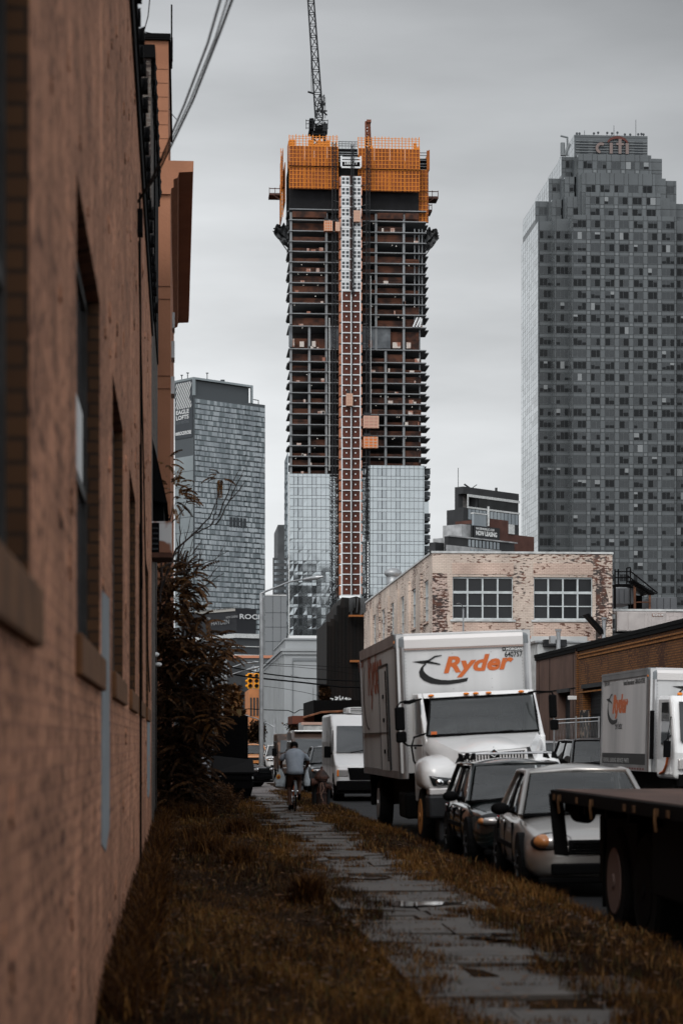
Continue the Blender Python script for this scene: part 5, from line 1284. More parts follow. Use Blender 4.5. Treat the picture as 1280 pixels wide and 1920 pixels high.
s = MB(True); s.box(HX(652),Yh-1.2,HZ(1158),HX(707),Yh-.4,HZ(1154.5)); s.box(HX(655),Yh-.5,HZ(1242),HX(685),Yh-.2,HZ(1238)); s.build('timber_beam', mat('orange timber beam', (.20,.07,.02), .8), hk)
s = MB(True); s.box(HX(688),Yh-.6,HZ(1154),HX(707),Yh-.3,HZ(1135)); s.build('plywood_sheet', mat('weathered plywood', (.12,.07,.055), .85, var=.3, scale=1), hk)
# string of white graffiti on the hoarding's foot
s = MB(True); rr = random.Random(3); x = 619
while x < 656:
    for _ in range(3): 
        y_ = rr.uniform(1308,1317) if x < 648 or True else 0; s.cyl((HX(x+rr.uniform(-1,1)),Yh-.16,HZ(y_)),(HX(x+rr.uniform(-2,2)),Yh-.16,HZ(y_+rr.uniform(-4,4))),.045,n=4)
    x += 1.9
s.build('white_graffiti', K['pale_ink'], hk)
# distant orange brick block, low diner, trailer
Yo = 300.0
def j3(o, Y):
    s = MB(True)
    for k in range(3): s.box(QX(469+k*6,Y),Y-.1,QZ(0,1342,Y),QX(472+k*6,Y),Y-.01,QZ(0,1308,Y))
    s.build('window', m_mul, o)
slab('orange_brick_block', 'small orange brick block behind the yellow traffic light', 467, 489, 1292, Yo, 20, mat('orange brick', (.42,.17,.07), .85, var=.1, scale=1), j3)
def j4(o, Y):
    s = MB(True); s.box(QX(440,Y)-1,Y-.3,QZ(0,1234,Y),QX(530,Y),Y+10,QZ(0,1229,Y)); s.build('orange_roof', mat('faded orange roof', (.40,.17,.10), .8), o)
    s = MB(True)
    for k in range(4): s.box(QX(472+12*k,Y),Y-.1,QZ(0,1262,Y),QX(481+12*k,Y),Y-.01,QZ(0,1250,Y))
    s.build('window', m_eg, o)
slab('dark_flat_block', 'dark flat roofed block with an orange roof edge behind the lamp post', 448, 530, 1234, 400, 30, m_g2, j4)
slab('charcoal_low_block', 'low charcoal block behind the brown bush left of the traffic light', 320, 452, 1235, 380, 20, m_char)
PXC[0] = 620
dn = thing('diner', 'low diner with rusty corrugated canopy beyond the white van', 'building', (QX(568,125),125,0))
Yd = 125; s = MB(True); s.box(QX(590,Yd),Yd+1,-.1,QX(720,Yd),Yd+12,QZ(0,1312,Yd)); s.build('wall', K['black'], dn)
s = MB(True); s.box(QX(549,Yd),Yd+.5,QZ(0,1357,Yd),QX(590,Yd),Yd+6,QZ(0,1342,Yd)); s.build('fascia', mat('rusty fascia', (.12,.04,.025), .8), dn)
s = MB(True); s.loft([[Q(568+q_,y_,Yd-2) for q_, y_ in ((0,1347),(0,1344.5),(35,1334),(100,1331),(100,1334),(35,1337))], [Q(568+q_,y_-1,Yd+2) for q_, y_ in ((0,1347),(0,1344.5),(35,1334),(100,1331),(100,1334),(35,1337))]]); s.build('canopy', mat('rusty corrugated iron', (.15,.06,.03), .8, var=.4, scale=3), dn)
def j5(o, Y):
    s = MB(True); s.box(QX(566,Y)-.05,Y-.06,QZ(0,1359,Y),QX(620,Y),Y-.01,QZ(0,1354,Y)); s.build('fascia', mat('pinkish fascia', (.45,.30,.25), .8), o)
slab('white_cabin', 'low white cabin behind the passenger van', 569, 606, 1354, 112, 5, m_cop, j5)
# tower block behind the photographer, seen only mirrored in the new glass
rf = thing('slab_tower_behind', 'tall dark slab tower behind the viewer whose reflection darkens the new glass', 'skyscraper', (84,-140,0))
s = MB(); s.box(-20,-20,0,22,0,124); s.build('wall', mat('dark slab facade', (.05,.055,.06), .6, var=.3, scale=.2), rf)
s = MB()
for k in range(31):
    for j in range(7): s.box(-19+j*6,.01,3+k*3.9,-14.5+j*6,.12,5.2+k*3.9)
s.build('window_band', m_wd, rf)
# ================================================================== VEHICLES
def wheel(root, x, y, z, r, w_, out, rim=None, hub=None, name='wheel', spokes=True):
    """out = -1 / +1: the side the rim faces"""
    rim = rim or K['alu']
    s = MB(); n = 28
    prof = [(.0,.62),(.0,.93),(.12,1.0),(.88,1.0),(1.0,.93),(1.0,.62)]
    rings = [[(x+out*(-w_*.0+ -w_*(1-t)+0), y+math.cos(2*math.pi*i/n)*r*k, z+math.sin(2*math.pi*i/n)*r*k) for i in range(n)] for t, k in prof]
    s.loft(rings, cap=True); t = s.build(name, K['rubber'], root, smooth=False)
    m = MB(); xo = x+out*.004
    m.cyl((xo-out*.10,y,z),(xo-out*.012,y,z), r*.62, r*.64, n=24)
    if not spokes: m.cyl((xo-out*.01,y,z),(xo+out*.006,y,z), r*.63, r*.60, n=24)
    for i in range(8 if spokes else 0):
        a = 2*math.pi*i/8; c, d = math.cos(a), math.sin(a)
        m.cyl((xo-out*.01,y+c*r*.16,z+d*r*.16),(xo-out*.008,y+c*r*.56,z+d*r*.56), .028, .022, n=5)
    m.cyl((xo-out*.04,y,z),(xo+out*.02,y,z), r*.17, r*.13, n=12)
    for i in range(6): a = 2*math.pi*i/6; m.cyl((xo,y+math.cos(a)*r*.11,z+math.sin(a)*r*.11),(xo+out*.022,y+math.cos(a)*r*.11,z+math.sin(a)*r*.11),.012,n=5)
    m.build('rim', rim, t)
    return t
def ring(y, hw, b, t, crown=.03):
    h = t-b; P_ = [(0,b),(.78*hw,b),(.95*hw,b+.12*h),(hw,b+.35*h),(.995*hw,b+.66*h),(.955*hw,b+.86*h),(.84*hw,t),(.45*hw,t+crown*.75),(0,t+crown)]
    return [(x,y,z) for x,z in P_] + [(-x,y,z) for x,z in P_[-2:0:-1]]
def car(name, label, cat_, x, y, rz, paint, L=4.5, W=1.72, H=1.48, zr=-.15, style='sedan', rack=False, plate=None, hl='round', glass=None, wiper=True, group='parked cars'):
    root = thing(name, label, cat_, (x,y,zr), rz, group); glass = glass or K['glass']; hw = W/2; g = .19 if style == 'sedan' else .24
    hb_ = .90 if style == 'sedan' else H*.61                     # belt
    ho = hb_-.25 if style == 'sedan' else hb_-.20               # nose height
    cow = 1.34
    S = [(.0,hw*.62,g+.12,ho-.10),(.05,hw*.80,g+.03,ho-.02),(.18,hw*.92,g,ho+.03),(.55,hw*.985,g,ho+.10),(cow,hw,g,hb_-.03),(cow+.3,hw,g,hb_),(L*.6,hw,g,hb_+.02),(L-.9,hw*.98,g,hb_+.04),(L-.25,hw*.93,g+.02,hb_+.0),(L-.04,hw*.84,g+.08,hb_-.06),(L,hw*.7,g+.2,hb_-.2)]
    s = MB(); s.loft([ring(*q) for q in S]); body = s.build('body', paint, root, smooth=True, sub=2)
    # greenhouse
    y0, y1 = cow-.02, (L-.75 if style == 'sedan' else L-.22); t0, t1 = cow+.66, (L-1.45 if style == 'sedan' else L-.55)
    wb, wt_ = hw*.90, hw*.70; zb, zt_ = hb_-.02, H-.10
    b = [(-wb,y0,zb),(wb,y0,zb),(wb,y1,zb),(-wb,y1,zb)]; t = [(-wt_,t0,zt_),(wt_,t0,zt_),(wt_,t1,zt_),(-wt_,t1,zt_)]
    s = MB(); s.patch(t[0],t[1],t[2],t[3],.10,10); s.patch(t[3],t[2],t[1],t[0],-.085,10,0,.02); s.build('roof', paint, root, smooth=True)
    for s_ in (-1, 1):
        q = MB(); q.tube([(s_*wb,y0,zb),(s_*wt_*1.005,t0,zt_),(s_*wt_*1.01,(t0+t1)/2,zt_+.015),(s_*wt_*1.005,t1,zt_),(s_*wb,y1,zb)], .036, 8); q.build('roof_pillar', paint, root, smooth=True)
        q = MB(); um = .49; B_ = Vector((s_*wb,y0,zb)).lerp(Vector((s_*wb,y1,zb)),um); T_ = Vector((s_*wt_,t0,zt_)).lerp(Vector((s_*wt_,t1,zt_)),um); q.tube([B_,T_],.035,6); q.build('door_pillar', K['black'], root)
    q = MB(); q.tube([(-wt_,t0,zt_),(0,t0-.02,zt_+.03),(wt_,t0,zt_)],.03,7); q.tube([(-wt_,t1,zt_),(0,t1+.02,zt_+.03),(wt_,t1,zt_)],.03,7); q.build('roof_header', paint, root, smooth=True)
    q = MB(); q.box(-wb+.02,y0+.05,zb-.02,wb-.02,y1-.04,zb+.035); q.box(-wb+.06,y0+.10,zb+.0,wb-.06,y0+.50,zb+.075); q.build('dashboard', K['cabin'], root, bevel=.02)
    for sx_, ys_ in ((-.36,t0+.45),(.36,t0+.45),(-.36,t0+1.25),(.36,t0+1.25)):
        q = MB(); q.box(sx_-.23,ys_,zb-.02,sx_+.23,ys_+.12,zb+.20); q.box(sx_-.12,ys_+.02,zb+.23,sx_+.12,ys_+.10,zb+.37); q.cyl((sx_,ys_+.06,zb+.18),(sx_,ys_+.06,zb+.26),.02,n=5); q.build('seat', K['seat'], root, bevel=.04)
    q = MB(); q.tube([(.36+.18*math.cos(a_*.42),y0+.60,zb+.04+.16*math.sin(a_*.42)) for a_ in range(16)],.014,6); q.build('steering_wheel', K['cabin'], root)
    s = MB(); s.patch(b[0],b[1],t[1],t[0],.055,8,0,.035,.008,.04); s.build('windscreen', glass, root, smooth=True)
    s = MB(); s.patch(b[2],b[3],t[3],t[2],.045,8,0,.05,.008); s.build('rear_window', K['glass'], root, smooth=True)
    for s_ in (-1, 1):
        B0, B1, T0, T1 = ((s_*wb,y0,zb),(s_*wb,y1,zb),(s_*wt_,t0,zt_),(s_*wt_,t1,zt_)); V = lambda u, v: Vector(B0)*(1-u)*(1-v)+Vector(B1)*u*(1-v)+Vector(T0)*(1-u)*v+Vector(T1)*u*v
        for (u0,u1) in ((.09,.47),(.51,.86)):
            q = MB(); c = [V(u0+.03*0,.06),V(u1,.06),V(u1-.0,.90),V(u0+.0,.90)]
            q.patch(*(c if s_ > 0 else [c[1],c[0],c[3],c[2]]), .012,6,0,.0,.008); q.build('side_window', glass, root, smooth=True)
        q = MB(); q.ell((s_*(hw+.11),y0+.42,hb_+.06),.115,.07,.075,12,8); q.cyl((s_*(hw-.06),y0+.42,hb_+.02),(s_*(hw+.06),y0+.42,hb_+.05),.03,n=6); q.build('mirror', K['black'], root, smooth=True)
        for yy in (cow+.95, cow+1.85):
            q = MB(); q.box(s_*(hw+.0),yy,hb_-.13,s_*(hw+.028),yy+.15,hb_-.095); q.build('door_handle', K['chrome'] if paint is not K['black'] else K['black'], root, bevel=.008)
        q = MB()
        for yy in (cow+.18, cow+1.12, cow+2.02): q.box(s_*(hw-.03),yy,g+.14,s_*(hw*.998+.004),yy+.012,hb_-.10)
        q.box(s_*(hw-.02),cow+.2,g+.30,s_*(hw+.012),L-1.2,g+.36); q.build('door_seam', K['black'], root)
        for yy in (.82, L-.95):
            q = MB(); q.cyl((s_*(hw-.30),yy,.33),(s_*(hw+.003),yy,.33),.385,n=26); q.build('wheel_arch', K['black'], root)
            wheel(root, s_*(hw+.012), yy, .315, .315, .2, s_, K['dark_steel'])
        # lamps
        q = MB(); q.ell((s_*(hw-.32),.125,ho-.03),.245 if hl == 'round' else .235,.14,.118 if hl == 'round' else .095,18,12); q.build('lamp_bezel', K['dark_steel'], root, smooth=True)
        q = MB()
        if hl == 'round': q.ell((s_*(hw-.33),.10,ho-.02),.22,.15,.10,18,12)
        else: q.ell((s_*(hw-.31),.085,ho-.045),.215,.13,.072,18,10)
        h_o = q.build('headlight', K['lens'], root, smooth=True)
        q = MB(); q.ell((s_*(hw-.225),.10,ho-.015),.125,.155,.086,14,10) if hl == 'round' else q.ell((s_*(hw-.14),.10,ho-.045),.06,.10,.05,12,8)
        q.build('indicator', K['amber2'], h_o, smooth=True)
        q = MB(); q.cyl((s_*(hw-.38),.0,ho-.045),(s_*(hw-.38),-.055,ho-.045),.058,n=16); q.build('reflector', K['chrome'], h_o, smooth=True)
        q = MB(); q.box(s_*(hw-.1),L-.06,hb_-.32,s_*(hw-.32),L-.005,hb_-.12); q.build('tail_light', mat('red lens',(.25,.01,.01),.2) if 'red lens' not in bpy.data.materials else bpy.data.materials['red lens'], root)
    s = MB()
    for k in range(4): s.box(-hw*.42+k*.015,-.025,ho-.10+k*.035-.05,hw*.42-k*.015,.06,ho-.083+k*.035-.05)
    s.build('grille', K['chrome'] if style == 'sedan' else K['dark_steel'], root)
    s = MB(); s.box(-hw*.43,-.012,ho-.165,hw*.43,.05,ho+.0); s.build('grille_backing', K['black'], root)
    s = MB(); s.box(-hw*.66,-.02,g+.075,hw*.66,.1,g+.20); s.build('lower_intake', K['black'], root, bevel=.02)
    s = MB(); s.box(-hw*.82,.02,g-.03,hw*.82,.12,g+.045); s.build('air_dam', K['black'], root, bevel=.02)
    if wiper:
        s = MB(); s.tube([(-.45,y0-.02,zb+.03),(.0,y0+.03,zb+.075)],.009,5); s.tube([(.1,y0-.02,zb+.03),(.55,y0+.03,zb+.075)],.009,5); s.build('wiper', K['black'], root)
    s = MB(); s.box(-wb+.04,y0-.05,zb-.0,wb-.04,y0+.03,zb+.03); s.build('cowl', K['black'], root)
    if plate:
        s = MB(); s.box(plate[0]-.155,-.035,g+.12,plate[0]+.155,-.022,g+.28); p_ = s.build('number_plate', mat('orange plate',(.50,.20,.03),.5), root)
        t_ = text_mb(plate[1], .11, lambda u,v,n: (plate[0]-.14+u,-.04,g+.15+v), bold=.004, sx=1.1); t_.build('lettering', K['ink'], p_)
    if rack:
        for yy in (t0+.12, t0+.95):
            s = MB(); s.tube([(-wt_-.02,yy,H-.03),(-wt_-.01,yy,H+.045),(-wt_+.06,yy,H+.065),(wt_-.06,yy,H+.065),(wt_+.01,yy,H+.045),(wt_+.02,yy,H-.03)],.014,7); s.build('crossbar', K['alu'], root, smooth=True)
            for s_ in (-1,1):
                s = MB(); s.add([(s_*(wt_+.045),yy-.07,H-.03),(s_*(wt_-.05),yy-.07,H-.01),(s_*(wt_-.05),yy+.07,H-.01),(s_*(wt_+.045),yy+.07,H-.03),(s_*(wt_+.0),yy-.035,H+.08),(s_*(wt_-.05),yy-.035,H+.08),(s_*(wt_-.05),yy+.035,H+.08),(s_*(wt_+.0),yy+.035,H+.08)], [(0,3,2,1),(4,5,6,7),(0,1,5,4),(1,2,6,5),(2,3,7,6),(3,0,4,7)]); s.build('rack_foot', K['black'], root, bevel=.012)
    return root
m_silver = mat('silver beige car paint', (.42,.40,.38), .3, .8, spec=.5, coat=.6, var=.05, scale=1)
m_dgreen = mat('dark green car paint', (.003,.006,.006), .2, .0, coat=1)
m_blkp = mat('black car paint', (.006,.006,.007), .25, coat=.35)
m_grp = mat('light grey car paint', (.35,.36,.37), .3, .4, coat=.5)
m_wgl = glassmat('hazed windscreen', (.03,.034,.037), .08, spec=.5)
c_s = car('silver_sedan', 'silver beige sedan with round amber headlight parked right behind the flatbed trailer', 'car', 4.66, 23.6, R(-3.2), m_silver, 4.5, 1.72, 1.48, glass=K['clear'])
c_w = car('dark_green_wagon', 'dark green wagon with a roof rack parked between silver sedan and white box truck', 'car', 4.79, 28.8, R(-1), m_dgreen, 4.4, 1.74, 1.51, style='suv', rack=True, plate=(-.16,'MAJ'), hl='square', glass=K['clear'])
car('black_suv', 'glossy black sport utility vehicle in the far lane beside the second truck', 'car', 11.72, 58, 0, m_blkp, 4.9, 1.95, 1.86, style='suv', hl='square', glass=K['clear'], group=None)
car('grey_suv', 'pale grey vehicle mostly hidden behind the glossy black one', 'car', 12.0, 67, 0, m_grp, 4.8, 1.9, 1.78, style='suv', hl='square', glass=K['clear'], group=None)
roll(c_s, -1.0, .3); roll(c_w, -1.2, .3)
# ------------------------------------------------------------------ white box truck with conventional cab
m_box = mat('aluminium box panel', (.44,.445,.45), .42, c2=(.57,.575,.58), scale=2.2, stretch=(1,1,.12), det=5)
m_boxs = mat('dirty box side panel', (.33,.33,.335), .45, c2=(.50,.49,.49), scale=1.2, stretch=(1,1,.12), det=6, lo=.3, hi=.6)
m_post = mat('brushed corner post', (.33,.33,.335), .33, .85, var=.2, scale=1.5)
m_cap = mat('grey corner cap', (.16,.175,.185), .5)
m_rail = mat('pale top rail', (.58,.56,.55), .35, .3)
m_riv = mat('rivet', (.20,.20,.20), .5)
def logo(par, F, sc, tag_line=None, bold=.052):
    """orange italic word with a black crescent and arrow. F(u,v,n): u right, v up, metres; origin = left foot of the R"""
    t_ = text_mb('Ryder', 1.34*sc, lambda u,v,n: F(u,v,n), bold=bold*sc, shear=.26, sx=1.27, depth=.0, spacing=1.0); t_.w = True; t_.build('lettering', K['orange'], par)
    k = sc*1.13/100.0; c = lambda x, y: ((x-555)*k, (320-y)*k)
    out = [(460,262),(436,284),(424,308),(428,334),(448,356),(486,374),(530,383),(580,386),(630,383),(684,375)]; inn = [(691,356),(640,362),(580,364),(530,357),(492,343),(464,323),(449,304),(447,286),(466,268)]
    s = MB(True)
    n_ = len(out)-1
    for i in range(n_):
        a, b = out[i], out[i+1]; j0 = len(inn)-1-i*(len(inn)-1)/n_; j1 = len(inn)-1-(i+1)*(len(inn)-1)/n_
        def at(j): lo_ = int(math.floor(j)); hi_ = min(lo_+1,len(inn)-1); f = j-lo_; return (inn[lo_][0]*(1-f)+inn[hi_][0]*f, inn[lo_][1]*(1-f)+inn[hi_][1]*f)
        q = [a, b, at(j1), at(j0)]; s.poly([F(*c(*p),.004) for p in q])
    for q in ([(388,250),(478,246),(482,256),(446,264)],[(470,250),(512,226),(552,223),(550,228),(516,234),(484,252)],[(470,252),(484,252),(544,271),(540,277),(474,263),(450,264)]): s.poly([F(*c(*p),.005) for p in q])
    s.build('crescent_arrow', K['ink'], par)
    if tag_line: t_ = text_mb(tag_line, .62*sc, lambda u,v,n: F(u+.85*sc, v-1.02*sc, n), bold=.012*sc, sx=.72); t_.w = True; t_.build('lettering', K['ink'], par)
T = thing('box_truck', 'large white box truck with orange lettering over its cab parked facing us', 'truck', (4.95,34.3,-.15))
PXC[0] = 873
YF = 38.0; bx0, bx1 = QX(746,YF), QX(1001,YF); bz0, bz1 = QZ(0,1456,YF), QZ(0,1184,YF); YR = 45.7
s = MB(True); s.box(bx0+.02,YF+.02,bz0+.1,bx1-.02,YR,bz1-.02); cb = s.build('cargo_box', [m_box], T)
FFt = lambda u, v, n: (u, YF+.02-n, v)
FSt = lambda u, v, n: (bx0+.02-n, YR-u, v)              # left side: u from rear to front
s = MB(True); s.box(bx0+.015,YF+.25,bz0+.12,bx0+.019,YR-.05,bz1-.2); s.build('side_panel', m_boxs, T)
def post(x, sg):
    s = MB(True); pts = []
    for i in range(7): a = math.pi/2*i/6; pts.append((x - sg*.14*math.sin(a) + sg*.14 - sg*.14*0, YF+.16-.16*math.cos(a) if False else YF+.16*(1-math.sin(math.pi/2-a))))
    ring_ = [(x+sg*.15,YF-.006)]+[(x+sg*.15-sg*.15*math.sin(math.pi/2*i/6), YF-.006+.15*(1-math.cos(math.pi/2*i/6))) for i in range(7)]+[(x,YF+.3),(x+sg*.15,YF+.3)]
    s.loft([[(a,b,z) for a,b in ring_] for z in (bz0, bz1-.25)]); s.build('corner_post', m_post, T)
    s = MB(True); s.loft([[(a+(a-(x+sg*.15))*.04,b+(b-YF-.15)*.02+dz_,z) for a,b in ring_] for z, dz_ in ((bz1-.249,-.004),(bz1-.1,.0),(bz1-.02,.05),(bz1,.12))]); s.build('corner_cap', m_cap, T)
    s = MB(True); s.box(x+(sg*-.014),YF+.12,bz1-.17,x+sg*.02,YF+.22,bz1-.12); s.build('marker_lamp', K['amber'], T)
post(bx0, 1); post(bx1, -1)
s = MB(True); rp = [(YF-.012,bz1-.27),(YF-.012,bz1-.12),(YF+.02,bz1-.05),(YF+.09,bz1-.005),(YF+.2,bz1+.005),(YF+.2,bz1-.27)]
s.loft([[(x,a,b) for a,b in rp] for x in (bx0+.155, bx1-.155)]); s.build('top_rail', m_rail, T, smooth=False)
s = MB(True); s.box(bx0+.155,YF-.014,bz1-.305,bx1-.155,YF+.02,bz1-.275); s.build('rivet_strip', mat('rust tinted strip', (.33,.25,.22), .6), T)
s = MB(True); s.box(bx0-.004,YF+.2,bz1-.2,bx0+.03,YR,bz1+.003); s.box(bx0-.004,YF+.3,bz0,bx0+.03,YR,bz0+.14); s.box(bx0-.006,YR-.12,bz0,bx0+.03,YR+.01,bz1-.2); s.build('side_rail', m_post, T)
s = MB(True)
for xx in (bx0+.175, bx0+1.02, bx0+1.72, bx1-.175):
    z = bz0+.3
    while z < bz1-.32: s.cyl((xx,YF+.02,z),(xx,YF+.012,z),.007,n=6); z += .06 if xx in (bx0+.175, bx1-.175) else .16
x = bx0+.18
while x < bx1-.17: s.cyl((x,YF-.014,bz1-.29),(x,YF-.02,bz1-.29),.008,n=6); x += .055
s.build('rivets', m_riv, T)
sc1 = .297
ox, oz = QX(833.4,YF), QZ(0,1260,YF)
logo(T, lambda u,v,n: (ox+u, YF+.012-n, oz+v+.03*u), .292)
g = text_mb('640757', .13, lambda u,v,n: (QX(950,YF)+u, YF+.012, bz1-.485+v), bold=.003, sx=.82); g.w = True; g.build('lettering', K['ink'], T)
s = MB(True); s.box(QX(946,YF),YF+.014,bz1-.375,QX(981.5,YF),YF+.008,bz1-.315); mp_ = s.build('maker_plate', K['ink'], T)
g = text_mb('MORGAN', .062, lambda u,v,n: (QX(952.5,YF)+u, YF+.004, bz1-.366+v), bold=.003, sx=1.1); g.w = True; g.build('lettering', K['pale_ink'], mp_)
s = MB(True); c_ = (QX(949,YF), bz1-.345); s.poly([(c_[0]+math.sin(math.pi*k/5)*(.019 if k%2==0 else .008),YF+.004,c_[1]+math.cos(math.pi*k/5)*(.019 if k%2==0 else .008)) for k in range(10)]); s.build('star_emblem', K['pale_ink'], mp_)
fad = mat('faded side lettering', (.28,.085,.05), .6)
def sidetext(t, px, py, size, m, shear=0, sx=1, bold=.01):
    Y_ = YX(px, bx0); z_ = QZ(px, py, Y_); g = text_mb(t, size, lambda u,v,n: (bx0+.008, Y_-u, z_+v), bold=bold, shear=shear, sx=sx); g.w = True; g.build('lettering', m, T)
sidetext('Ryder', 691, 1297, 1.25, fad, .28, 1.0, .04); sidetext('ryder.com', 675, 1250, .3, fad, 0, 1)
s = MB(True); Yc_ = YX(690, bx0); zc_ = QZ(690,1300,Yc_); o_ = []
for i in range(17):
    a = math.pi*(.62+.95*i/16); o_.append((1.05*math.cos(a), .72*math.sin(a)))
for i in range(16):
    k0 = .16*math.sin(math.pi*(i+.0)/17); k1 = .16*math.sin(math.pi*(i+1)/17); p0, p1 = o_[i], o_[i+1]
    s.poly([(bx0+.009,Yc_-p0[0],zc_+p0[1]),(bx0+.009,Yc_-p1[0],zc_+p1[1]),(bx0+.009,Yc_-p1[0]*(1-k1),zc_+p1[1]*(1-k1)),(bx0+.009,Yc_-p0[0]*(1-k0),zc_+p0[1]*(1-k0))])
s.build('crescent', K['dark_steel'], T)
ya, yb = YX(714,bx0), YX(729,bx0)
s = MB(True); s.box(bx0-.012,yb,bz0+.12,bx0+.012,ya,QZ(0,1243,39.5)); dr = s.build('side_door', m_boxs, T)
s = MB(True)
for q in ((ya,ya+.05),(yb-.05,yb)): s.box(bx0-.02,q[0],bz0+.12,bx0+.012,q[1],QZ(0,1240,39.5))
s.box(bx0-.021,yb-.05,QZ(0,1243,39.5),bx0+.012,ya+.05,QZ(0,1239,39.5)); s.box(bx0-.022,yb-.04,QZ(0,1369,39.5),bx0+.012,YR-.2,QZ(0,1371,39.5)+.03); s.build('door_frame', K['dark_steel'], dr)
s = MB(True)
for z_ in (1345,1405,1300): s.box(bx0-.035,(ya+yb)/2-.05,QZ(0,z_+4,39.5),bx0-.013,(ya+yb)/2+.09,QZ(0,z_-4,39.5))
s.cyl((bx0-.03,yb+.12,bz0+.3),(bx0-.03,yb+.12,bz1-.6),.012,n=6); s.build('door_latch', K['black'], dr)
# cab
def prism_cab(name, prof, xs, m, par, bevel=.05, inset=0, world=True):
    """side profile (y,z) lofted across x; xs = list of (x, shrink)"""
    s = MB(world); cy = sum(p[0] for p in prof)/len(prof); cz = sum(p[1] for p in prof)/len(prof)
    s.loft([[(x, cy+(a-cy)*k, cz+(b-cz)*k) for a,b in prof] for x, k in xs]); return s.build(name, m, par, bevel=bevel)
cxl, cxr = QX(790,36.4), QX(1013,36.4); cc = (cxl+cxr)/2
zc0, zc1, zc2 = .55, QZ(0,1378,36.1), QZ(0,1297,36.9)
cp_ = [(35.95,zc0),(36.0,zc1-.05),(36.12,zc1),(36.86,zc2-.07),(37.0,zc2),(37.85,zc2+.02),(37.9,zc0)]
prism_cab('cab_side', cp_, [(cxl,.985),(cxl+.05,1.0),(cxl+.09,1.0)], K['white_paint'], T, .02); prism_cab('cab_side', cp_, [(cxr-.09,1.0),(cxr-.05,1.0),(cxr,.985)], K['white_paint'], T, .02)
s = MB(True); s.loft([[(x,y,z) for y,z in ((36.82,zc2-.09),(36.96,zc2+.0),(37.85,zc2+.02),(37.85,zc2-.05),(36.95,zc2-.08))] for x in (cxl+.091,cxr-.091)]); s.build('cab_roof', K['white_paint'], T, bevel=.01)
s = MB(True); s.box(cxl+.091,37.78,zc0,cxr-.091,37.88,zc2-.06); s.build('cab_rear_wall', K['cabin'], T)
s = MB(True); s.box(cxl+.091,35.98,zc0,cxr-.091,36.14,zc1-.04); s.build('cowl', K['white_paint'], T, bevel=.01)
s = MB(True); s.box(cxl+.1,36.15,1.2,cxr-.1,36.55,zc1-.02); s.build('dashboard', K['cabin'], T, bevel=.03)
for sx_ in (cc-.55, cc+.12, cc+.62):
    s = MB(True); s.box(sx_-.24,37.25,1.2,sx_+.24,37.42,2.02); s.box(sx_-.13,37.27,2.04,sx_+.13,37.38,2.24); s.build('seat', K['seat'], T, bevel=.05)
a, b, c, d = Q(798,1376,36.06), Q(1007,1374,36.06), Q(999,1305,36.80), Q(807,1308,36.80)
off = Vector((0,-.035,.0)); s = MB(True); s.patch(a+off,b+off,c+off,d+off,.07,10); s.build('windscreen', K['clear'], T, smooth=True)
s = MB(True); o2 = Vector((0,-.045,0)); s.tube([p_+o2 for p_ in (a,(a+b)/2+Vector((0,-.05,0)),b,(b+c)/2+Vector((0,-.02,0)),c,(c+d)/2+Vector((0,-.05,0)),d,(a+d)/2+Vector((0,-.02,0)),a)],.022,6); s.build('windscreen_gasket', K['black'], T, smooth=True)
s = MB(True); p = Q(800,1377,35.98); s.tube([Q(812,1378,35.99),Q(880,1375,35.95)],.012,5); s.tube([Q(900,1376,35.95),Q(960,1372,35.95)],.012,5); s.build('wiper', K['black'], T)
for px in (809, 875, 893, 917, 978):
    s = MB(True); q = Q(px,1300.5+(1 if px < 820 else 0),36.84); s.ell(q, .055,.05,.024, 12, 6); s.build('marker_lamp', K['amber'], T, smooth=True)
s = MB(True); q = Q(806,1374,35.97); s.box(q.x,q.y-.02,q.z,q.x+.10,q.y-.01,q.z+.05); s.build('windscreen_sticker', K['orange'], T)
# side windows and door
s = MB(True); s.box(cxl-.006,36.55,1.75,cxl+.01,37.45,2.35); s.build('side_window', K['glass'], T, bevel=.004)
s = MB(True); s.box(cxl-.012,36.42,.8,cxl-.004,37.6,1.68); s.build('door', K['white_paint'], T, bevel=.004)
s = MB(True); s.box(cxl-.03,37.35,1.5,cxl-.013,37.5,1.54); s.build('door_handle', K['black'], T)
# hood
HL_, HR_ = Q(800,1379,36.05), Q(1006,1377,36.05); NL, NR = Q(860,1409,34.45), Q(990,1403,34.45)
s = MB(True); s.patch(NL,NR,HR_,HL_,.05,10); s.build('hood', K['white_paint'], T, smooth=True)
s = MB(True)
fl_, fr_ = Q(790,1400,36.05), Q(1016,1398,36.05); ml, mr_ = Q(838,1448,34.55), Q(1003,1444,34.55)
s.patch(ml,NL,HL_,fl_,.05,8); s.build('hood_side', K['white_paint'], T, smooth=True); s = MB(True); s.patch(NR,mr_,fr_,HR_,.05,8); s.build('hood_side', K['white_paint'], T, smooth=True)
s = MB(True); s.patch(Q(868,1410,34.42),Q(985,1405,34.42),Q(960,1384,35.6),Q(850,1386,35.6),.075,10,0,.0,.004); s.build('hood_bulge', K['white_paint'], T, smooth=True)
